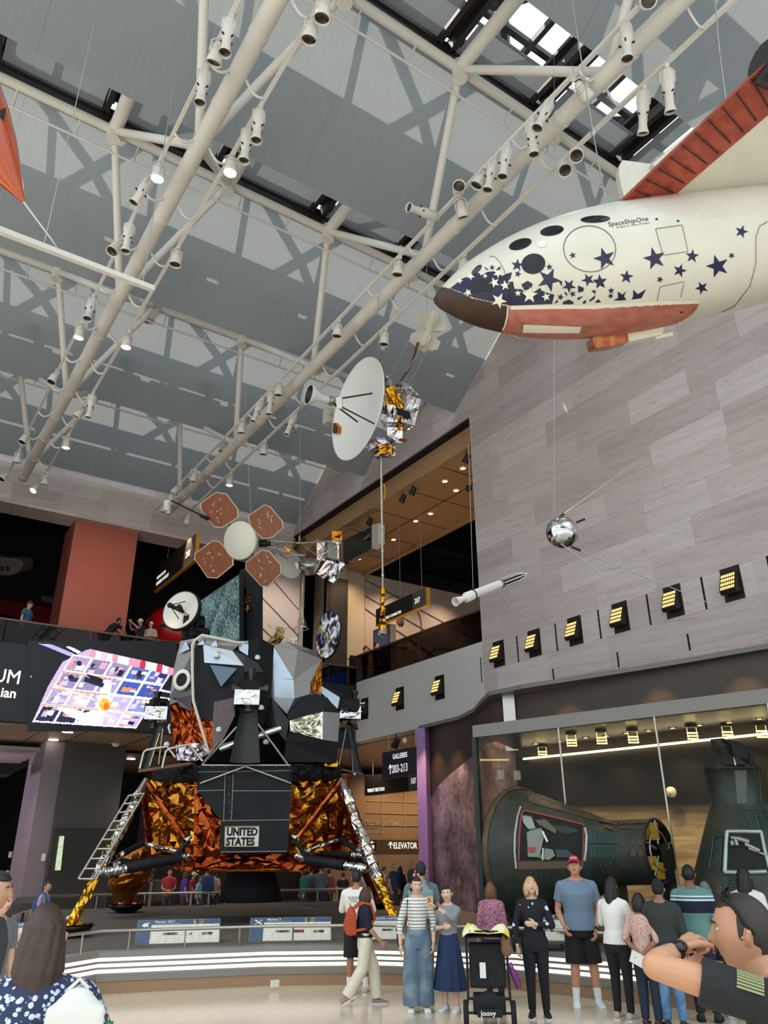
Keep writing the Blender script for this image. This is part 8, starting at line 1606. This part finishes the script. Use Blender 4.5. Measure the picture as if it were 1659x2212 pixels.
struct('wall_display', MB().slab([PX(*k, XS+.3) for k in ((517, 1232), (562, 1215), (562, 1392), (517, 1392))], (.1, 0, 0)), mat('display_teal', '0a1d26', .6))
o = thing('model_aeroplane', 'small copper biplane model on the dark teal display', 'model', PX(535, 1305, XS+.28)); p = MB(); c0 = PX(535, 1300, XS+.2)
for dz, L in ((.12, .5), (-.02, .55), (-.3, .4)): p.bar(c0+V((0, -L/2, dz)), c0+V((0, L/2, dz+.06)), .02, .05)
for dy in (-.2, 0, .2): p.bar(c0+V((0, dy, .13)), c0+V((0, dy, -.03)), .012, .012)
p.ell(c0+V((0, 0, -.25)), (.05, .12, .14), 8, 6); p.build('frame', mat('copper_model', 'b5703c', .3, .8), o)
t = NT('globe_picture'); x, y, z = t.xyz('Object'); n1 = t.n('TexNoise', i_Vector=t.tc, i_Scale=2.2, i_Detail=6, i_Distortion=1.2); n2 = t.n('TexNoise', i_Vector=t.tc, i_Scale=1.5, i_Detail=3); v = t.n('CombineXYZ', i_X=t.math('MULTIPLY', y, 1.6), i_Y=t.math('MULTIPLY', z, 1.6), i_Z=3.0); n3 = t.n('TexNoise', i_Vector=v.outputs[0], i_Scale=1.4, i_Detail=8, i_Distortion=1.0)
c = t.mix(t.ramp(n2.outputs['Fac'], [(.56, '000000'), (.6, 'ffffff')]), '0c1c30', t.ramp(n1.outputs['Fac'], [(.4, '4a5a2a'), (.6, '8a6a3c')])); c = t.mix(t.ramp(n3.outputs['Fac'], [(.46, '000000'), (.64, 'ffffff')]), c, 'e6eaf0'); t.l(c, t.b.inputs['Emission Color']); t.b.inputs['Emission Strength'].default_value = .7; t.b.inputs['Base Color'].default_value = (.01, .01, .02, 1)
c0 = PX(709, 1370, 20.0*S); rr_ = 51*(c0-EYE).dot(CF)/F_PX; o = thing('globe_screen', 'glowing round picture of the Earth in the dark gallery', 'screen', c0); MB().lathe([(.001, .02), (rr_, .02), (rr_, -.05)], 48, c0, (-1, 0, 0)).build('picture', t.m, o); MB().lathe([(rr_, .03), (rr_*1.03, .0), (rr_*1.03, -.06)], 48, c0, (-1, 0, 0)).build('rim', m_black, o); MB().tube([c0+V((.02, 0, rr_)), c0+V((.02, 0, 6))], .015, 5).build('hanger', m_black, o)
o = thing('hanging_basket', 'thin wire ring hanging from cords in the dark gallery', 'hanging object', PD(650, 1350, 36)); p = MB(); c0 = PD(650, 1358, 36); p.tube([c0+V((.35*cos(k*pi/6), .35*sin(k*pi/6), 0)) for k in range(12)], .02, 5, closed=True)
for k in range(4): p.tube([c0+V((.35*cos(k*pi/2), .35*sin(k*pi/2), 0)), c0+V((0, 0, .9))], .012, 4)
p.tube([c0+V((0, 0, .9)), c0+V((0, 0, 4))], .01, 4); p.build('ring', m_steel, o)
XB = 18.75*S; o = thing('hanging_display_box', 'dark hanging display box with a white ribbed end', 'display box', PX(772, 1175, XB)); MB().slab([PX(*k, XB) for k in ((742, 1167), (803, 1137), (803, 1186), (742, 1217))], (.3, 0, 0)).build('face', mat('box_teal', '17211f', .2), o); MB().slab([PX(*k, XB-.02) for k in ((803, 1135), (817, 1130), (817, 1173), (803, 1185))], (.32, 0, 0)).build('end_panel', m_white, o)
p = MB(); p.tube([PX(*k, XB-.05) for k in ((735, 1146), (750, 1139), (770, 1139), (786, 1145))], .05, 6); p.build('light_ring', m_steel, o); p = MB(); c0 = PX(793, 1162, XB-.05); p.box(c0, (.1, .35, .1)); p.box(c0+V((0, -.15, .06)), (.1, .2, .06)); p.build('craft_model', m_steel, o); MB().tube([PX(790, 1150, XB+.1), PX(790, 1150, XB+.1)+V((0, 0, 3))], .012, 5).build('hanger', m_steel, o)
for i, (px, py) in enumerate(((850, 1166), (961, 1040), (930, 1110), (898, 1126), (985, 1060), (775, 1208), (560, 1318), (1000, 1012))):
    c0 = PZ(px, py, rz(17.3)-.01)
    if 18.7*S < c0.x < 23*S: o = thing('downlight', 'small round downlight in the warm gallery ceiling', 'downlight', c0, 'downlights in the warm gallery ceiling'); MB().lathe([(.001, -.004), (.09, -.004), (.1, 0)], 16, c0).build('lens', m_warm, o); MB().lathe([(.1, -.012), (.13, -.008), (.13, 0)], 16, c0).build('ring', m_white, o)
for px, py, X_, l in ((870, 1078, 18.7, 'black track spotlight left one of two under the warm soffit'), (892, 1062, 18.7, 'black track spotlight right one of two under the warm soffit'), (1008, 992, 18.6, 'black track spotlight beside the stone wall corner'), (855, 1606, 17.7, 'black spotlight hanging above the slate galleries sign'), (798, 1128, 18.9, 'black spotlight above the hanging display box')):
    c0 = PX(px, py, X_*S); o = thing('black_spotlight', l, 'spotlight', c0); MB().tube([c0+V((0, .1, -.1)), c0+V((0, -.12, .14))], [.13, .1], 12).build('body', m_dkmetal, o); MB().tube([c0, c0+V((0, 0, .35))], .02, 5).build('yoke', m_dkmetal, o)
c0 = PX(1013, 1055, 18.6*S); tag(MB().ell(c0, (.12, .12, .14), 12, 8).build('camera_dome', m_dkmetal, None, c0), 'small dark camera dome by the stone wall corner', 'camera'); c0 = PX(874, 1600, 17.7*S); tag(MB().ell(c0, (.08, .08, .1), 12, 8).build('camera_dome', m_white, None, c0), 'white camera dome above the galleries sign', 'camera')
a, b = PX(806, 1362, 19.6*S), PX(843, 1430, 19.6*S); o = thing('kiosk', 'grey information kiosk behind the right balcony glass', 'kiosk', (a.x, b.y, rz(8.9))); MB().box2((a.x, b.y, rz(8.9)), (a.x+.3, a.y, a.z)).build('case', m_grey, o); MB().box2((a.x-.02, b.y+.15, a.z-1.1), (a.x, a.y-.15, a.z-.2)).build('screen', mat('kiosk_screen', '1d2430', .2, emit=.12, ecol='8aa0c0'), o)
a, b = PX(697, 1466, 17.6*S), PX(742, 1540, 17.6*S); o = thing('blue_screen', 'bright blue screen behind the lander under the balcony corner', 'screen', a); MB().box2((a.x, b.y, b.z), (a.x+.1, a.y, a.z)).build('panel', mat('screen_blue', '0f3aa8', .4, emit=.5, ecol='1a4fd0'), o); MB().box2((a.x-.02, b.y-.08, b.z-.06), (a.x+.06, a.y+.08, b.z)).build('edge', m_black, o)
# red aircraft, panels and exit sign on the upper walkway
m_redair = mat('aircraft_red', 'b0121c', .3, coat=.4); m_redd = mat('aircraft_maroon', '6a1016', .35)
o = thing('red_aircraft', 'bright red rounded aircraft body beside the rust column', 'aircraft', PD(370, 1350, 37)); p = MB(); c0 = PD(378, 1372, 37); p.lathe([(.001, 1.6), (.5, 1.5), (.95, 1.1), (1.25, .4), (1.3, -.2), (1.3, -2.5)], 32, c0, (-.55, -.2, .25)); p.build('fuselage', m_redair, o); p = MB(); p.bar(PD(345, 1352, 35.3), PD(372, 1350, 35.3), .05, .12); p.build('vent', m_black, o)
o = thing('red_wing', 'long dark red aircraft wing above the upper railing at far left', 'aircraft wing', PD(80, 1320, 38)); p = MB(); p.slab([PD(x, y, 36.5) for x, y in ((-40, 1292), (20, 1297), (80, 1308), (150, 1330), (182, 1346), (140, 1350), (60, 1342), (0, 1325), (-40, 1310))], CF*1.2); p.build('wing', m_redd, o)
o = thing('aircraft_strut', 'dark landing gear struts and wheel under the red wing', 'landing gear', PD(110, 1370, 37.5)); p = MB()
for a, b in (((112, 1340), (100, 1378)), ((150, 1345), (104, 1380)), ((135, 1350), (120, 1385)), ((160, 1348), (178, 1380))): p.tube([PD(*a, 37.5), PD(*b, 37.5)], .06, 6)
p.lathe([(.1, -.1), (.38, -.12), (.42, 0), (.38, .12), (.1, .1)], 18, PD(86, 1372, 37.3), (.6, -.8, 0)); p.build('struts', m_black, o)
tag(MB().slab([PD(x, y, 39) for x, y in ((90, 1287), (147, 1296), (143, 1335), (86, 1328))], CF*.2).build('display_panel', mat('panel_taupe', '6a6258', .7), None, PD(115, 1310, 39)), 'taupe display panel behind the red wing', 'display panel')
o = thing('window_2', 'bright tall window strips left of the rust column', 'window', PD(168, 1310, 41)); del o['label'], o['category']; o['kind'] = 'structure'; p = MB()
for x in (152, 160, 172, 182): p.slab([PD(x+dx, y, 41) for dx, y in ((0, 1282), (4, 1282), (2, 1330), (-2, 1330))], CF*.1)
p.build('pane', mat('window_sky', 'b9c4d6', .5, emit=.5, ecol='b9c8e0'), o); p = MB(); p.slab([PD(x, y, 41.3) for x, y in ((146, 1300), (188, 1306), (188, 1312), (146, 1306))], CF*.1); p.build('transom', m_black, o)
o = thing('exit_sign', 'small green exit sign on the rust column', 'sign', PX(272, 1296, 9.6*S)); c0 = PX(272, 1296, 9.58*S); MB().box(c0, (.1, .4, .32)).build('box', mat('exit_green', '1c8a4a', .5, emit=.7, ecol='2ab060'), o)
o = thing('aluminium_aircraft', 'rounded bare metal aircraft part with dark windows at the left edge', 'aircraft', PD(10, 1225, 33)); p = MB(); p.slab([PD(x, y, 33) for x, y in ((-60, 1196), (40, 1207), (49, 1212), (50, 1222), (40, 1236), (22, 1243), (-60, 1240))], CF*1.0); p.build('shell', mat('alu_dull', '6d6866', .35, .6), o)
for x in (4, 16, -8): p = MB(); p.slab([PD(x+a, y, 32.97) for a, y in ((-3, 1222), (4, 1223), (3, 1234), (-4, 1233))], CF*.02); p.build('porthole', m_black, o)
# ------------------------------------------------------------------ lower left: curved partition, desk, slits, door edge
o = thing('curved_partition', 'dark grey partition with a curved top behind the ladder leg', 'partition', PD(200, 1980, 23)); pts = [(112, 1952), (126, 1930), (148, 1908), (172, 1893), (200, 1884), (266, 1882), (268, 1992), (112, 1992)]
MB().slab([PD(x, y, 26.5) for x, y in pts], CF*.2).build('panel', mat('partition_grey', '505153', .55), o); MB().tube([PD(x, y, 26.45) for x, y in pts[:6]], .04, 6).build('edge', m_grey, o)
o = thing('reception_desk', 'dark angled desk top on thin legs at the left behind the platform', 'desk', PD(50, 1975, 17.5)); p = MB(); p.slab([PD(x, y, 17.5) for x, y in ((14, 1962), (24, 1952), (92, 1950), (94, 1956), (50, 1968), (12, 1982))], CF*.3-V((0, 0, 0))); p.build('top', m_dgrey, o)
for x in (22, 50): p = MB(); a = PD(x, 1972, 17.6); p.tube([a, (a.x, a.y, .0)], .03, 6); p.build('leg', m_dkmetal, o)
o = thing('red_roundel', 'dark red round emblem on the charcoal column behind the ladder leg', 'emblem', PY(152, 1897, 31.9*S)); c0 = PY(158, 1900, 32.4*S); MB().lathe([(.001, .03), (.75, .03), (.75, -.02)], 36, c0, (0, -1, 0)).build('disc', mat('roundel_red', '4a1d1c', .6), o); MB().lathe([(.75, .04), (.8, .02), (.8, -.02)], 36, c0, (0, -1, 0)).build('rim', mat('roundel_rim', '33201e', .6), o)
struct('trim_8', MB().box2(R(7.0, 32.3, 0), R(9.2, 32.5, 2.9)), mat('plinth_dark', '2e2e2f', .5))
w = MB(); w.slab([PY(x, y, 32.2*S) for x, y in ((129, 1806), (139, 1806), (131, 1880), (119, 1880))], (0, .05, 0)); struct('window_3', w, mat('garden_view', 'a9b89a', .5, emit=.9, ecol='b5c4a8', noise_=(6, '4f6a48', .45, .6)))
w = MB(); w.slab([PY(x, y, 38*S) for x, y in ((84, 1683), (91, 1683), (58, 1932), (52, 1932))], (0, .06, 0)); struct('trim_9', w, mat('door_edge', '9a9a92', .3, .6))
w = MB(); w.slab([PY(x, y, 38.5*S) for x, y in ((91, 1683), (116, 1686), (88, 1940), (58, 1940))], (0, .06, 0)); struct('door_1', w, mat('door_dark', '16181c', .3))
for px, py, l in ((22, 1846, 'small white wall switch on the navy wall, upper'), (15, 1887, 'small white wall switch on the navy wall, lower'), (94, 1852, 'small white wall switch on the lilac column side')):
    c0 = PY(px, py, (39.9 if px < 50 else 32.5)*S); tag(MB().box(c0, (.12, .04, .22)).build('wall_switch', m_white, None, c0), l, 'switch')
w = MB(); w.slab([PY(x, y, 33.2*S) for x, y in ((-40, 1646), (64, 1650), (50, 1660), (30, 1665), (28, 1672), (-40, 1672))], (0, 1.5, 0)); struct('trim_10', w, m_black)
for i, (px, py) in enumerate(((146, 1582), (115, 1599), (250, 1607), (283, 1640))):
    c0 = PZ(px, py, rz(6.02)-.015); o = thing('ceiling_fixture', ['small bright slot light in the brown ceiling, right one of two', 'small bright slot light in the brown ceiling, left one of two', 'round white detector in the brown ceiling', 'small slot light in the brown ceiling behind the ladder'][i], 'ceiling light' if i != 2 else 'smoke detector', c0)
    (MB().box(c0, (.3, .1, .02)).build('lens', m_cool, o) if i != 2 else MB().lathe([(.001, -.1), (.1, -.08), (.14, 0)], 16, c0).build('housing', m_white, o)); MB().box(c0+V((0, 0, .012)), (.36, .16, .01)).build('surround', m_white, o)
o = thing('notice_board', 'plain dark notice board on two posts behind the left back rail', 'notice board', PD(352, 1950, 24.5)); MB().slab([PD(x, y, 26.4) for x, y in ((328, 1902), (378, 1902), (376, 1946), (326, 1946))], CF*.06).build('board', m_dgrey, o)
for x in (327, 371): p = MB(); a = PD(x, 1904, 26.35); p.bar(a, (a.x, a.y, 0), .12, .08); p.build('post', m_grey, o)
# floor outlet box on the kickboard
a = PZ(592, 2138, 0); c0 = V((6.62, 13.05, .09)); d = V((6.44-3.95, 13.16-13.95, 0)).normalized(); c0 = PP(592, 2122, (6.44, 13.14, 0), V((.52, .86, 0))) if False else PZ(592, 2124, .09); tag(MB().box(c0-V((.0, .03, 0)), (.13, .05, .09)).build('power_outlet', m_white, None, c0), 'small white power outlet low on the tan kickboard', 'outlet')
# ------------------------------------------------------------------ daylight and lamps
EXPOSURE = 0.17
wd = bpy.data.worlds.new('World'); bpy.context.scene.world = wd; wd.use_nodes = True
nt = wd.node_tree; bg = nt.nodes['Background']; tc = nt.nodes.new('ShaderNodeTexCoord'); sx = nt.nodes.new('ShaderNodeSeparateXYZ'); rp = nt.nodes.new('ShaderNodeValToRGB')
nt.links.new(tc.outputs['Generated'], sx.inputs[0]); nt.links.new(sx.outputs[2], rp.inputs[0]); nt.links.new(rp.outputs[0], bg.inputs[0])
e = rp.color_ramp.elements; e[0].position = .0; e[0].color = lin('989da1'); e.new(.35).color = lin('a8b2b8'); e[2].position = 1; e[2].color = lin('d4eaf4'); bg.inputs[1].default_value = 3.2
def sun(d, st, ang, col):
    l = bpy.data.lights.new('sun', 'SUN'); l.energy = st; l.angle = radians(ang); l.color = lin(col)[:3]
    o = bpy.data.objects.new('sun', l); C.objects.link(o); o.rotation_euler = V(d).to_track_quat('-Z', 'Y').to_euler(); return o
sun((.35, -.35, -1), 5, .6, 'fff4e4')
def spot(p, tgt, w, ang, col='ffe2b8', r=.06, blend=.6):
    l = bpy.data.lights.new('spot', 'SPOT'); l.energy = w; l.spot_size = radians(ang); l.spot_blend = blend; l.color = lin(col)[:3]; l.shadow_soft_size = r
    o = bpy.data.objects.new('spot', l); C.objects.link(o); o.location = p; o.rotation_euler = (V(tgt)-V(p)).to_track_quat('-Z', 'Y').to_euler(); return o

for q in LIT:
    spot(q+V((0, 0, -.75)), (q.x, q.y-1, 0), 500, 60)

def point(p, w, col='ffdcb0', r=.15):  # bare point light, added as fill where no fixture hangs
    l = bpy.data.lights.new('lamp', 'POINT'); l.energy = w; l.color = lin(col)[:3]; l.shadow_soft_size = r; o = bpy.data.objects.new('lamp', l); C.objects.link(o); o.location = p; return o
# gallery downlights, plus added spots and low fill brightening beige wall and warm ceiling
for x, y in ((20.5, 24), (21, 28), (21, 32), (21.5, 35)): spot(R(x, y, 17.2), R(x+1.5, y+2.5, 8.9), 420, 110, 'ffd6a8', .1, .9)
for x in (25, 29): spot(R(x, 34.5, 17.0), R(x, 37, 12.5), 420, 100, 'ffe4cc', .1, .9)
point(R(21, 27, 9.6), 160, 'ffc98e', .4)
# canopy downlights streak the mural; cove light of the showcase
for x, y in ((14.35, 19.3), (14.2, 18.2), (13.75, 16.9), (13.2, 15.8), (12.95, 14.9)): spot((x, y, ZC-.05), (x+.35, y+.25, 0), 190, 70, 'ffcfa0', .05, .8)
for x, y in ((13.25, 12.6), (13.7, 10.4), (14.0, 8.6), (14.3, 6.6)): spot((x-.1, y, ZC-.06), (x+.15, y, 3), 60, 100, 'ffcf98', .05, .9)
for x, y in ((13.1, 13.0), (13.35, 11.6), (13.6, 10.2), (13.85, 8.8), (14.1, 7.4), (14.3, 6.0)): spot((x-.28, y-.05, 3.97), (x+.1, y, 1.2), 75, 130, 'ffdda0', .06, 1)
for x, y in ((11.3, 11.2), (11.8, 9.3), (12.3, 7.3)): spot((x, y, ZB+.06), (x+.6, y, 1.2), 40, 110, 'fff0d0', .06, .9)
# lights added to brighten the lobby, back hall, columns and stone pier
point(R(1.5, 36, 4.3), 350, 'e8d8e8', .3); point(R(-3, 36.5, 4.6), 160, 'e8d8e8', .3)
for x, y in ((4, 31.2), (11, 31.5), (15, 31.5), (19.5, 30)): spot(R(x, y, 5.95), R(x, y+.5, 0), 420, 120, 'ffe4c4', .1, 1)
for x in (24.5, 27.5): spot(R(x, 34.6, 6.2), R(x, 37, 2.5), 380, 110, 'ffcf98', .1, 1)
for x, y in ((7.5, 33.5), (14, 33.8)): spot(R(x, y-2.5, 14), R(x+.3, 37, 12.5), 260, 110, 'ffd9b8', .1, 1)
for x, y in ((12.4, 18.6), (12.9, 19.6)): spot((x, y, 5.2), (14.7, 19.8, 3), 70, 60, 'f0d8ff', .1, .9)
spot(R(17, 32, 16.5), R(17.6, 36.3, 12), 900, 80, 'fff0e0', .1, .9)
# ------------------------------------------------------------------ camera
cam = bpy.data.cameras.new('camera'); co = bpy.data.objects.new('camera', cam); C.objects.link(co)
cam.sensor_fit = 'VERTICAL'; cam.sensor_height = 24; cam.lens = F_PX*24/2212; cam.clip_start = .05; cam.clip_end = 500
co.matrix_world = Matrix(((CR.x, CU.x, -CF.x, EYE.x), (CR.y, CU.y, -CF.y, EYE.y), (CR.z, CU.z, -CF.z, EYE.z), (0, 0, 0, 1)))
sc = bpy.context.scene; sc.camera = co
sc.view_settings.view_transform = 'Standard'; sc.view_settings.look = 'None'; sc.view_settings.gamma = 1
sc.view_settings.use_curve_mapping = False; sc.view_settings.exposure = EXPOSURE
sc.cycles.max_bounces = 8; sc.cycles.diffuse_bounces = 4; sc.cycles.glossy_bounces = 4; sc.cycles.transparent_max_bounces = 12
sc.cycles.transmission_bounces = 4; sc.cycles.sample_clamp_indirect = 6; sc.cycles.caustics_reflective = False; sc.cycles.caustics_refractive = False
sc.cycles.use_adaptive_sampling = True; sc.cycles.adaptive_threshold = .02
try: sc.cycles.use_denoising = True
except Exception: pass
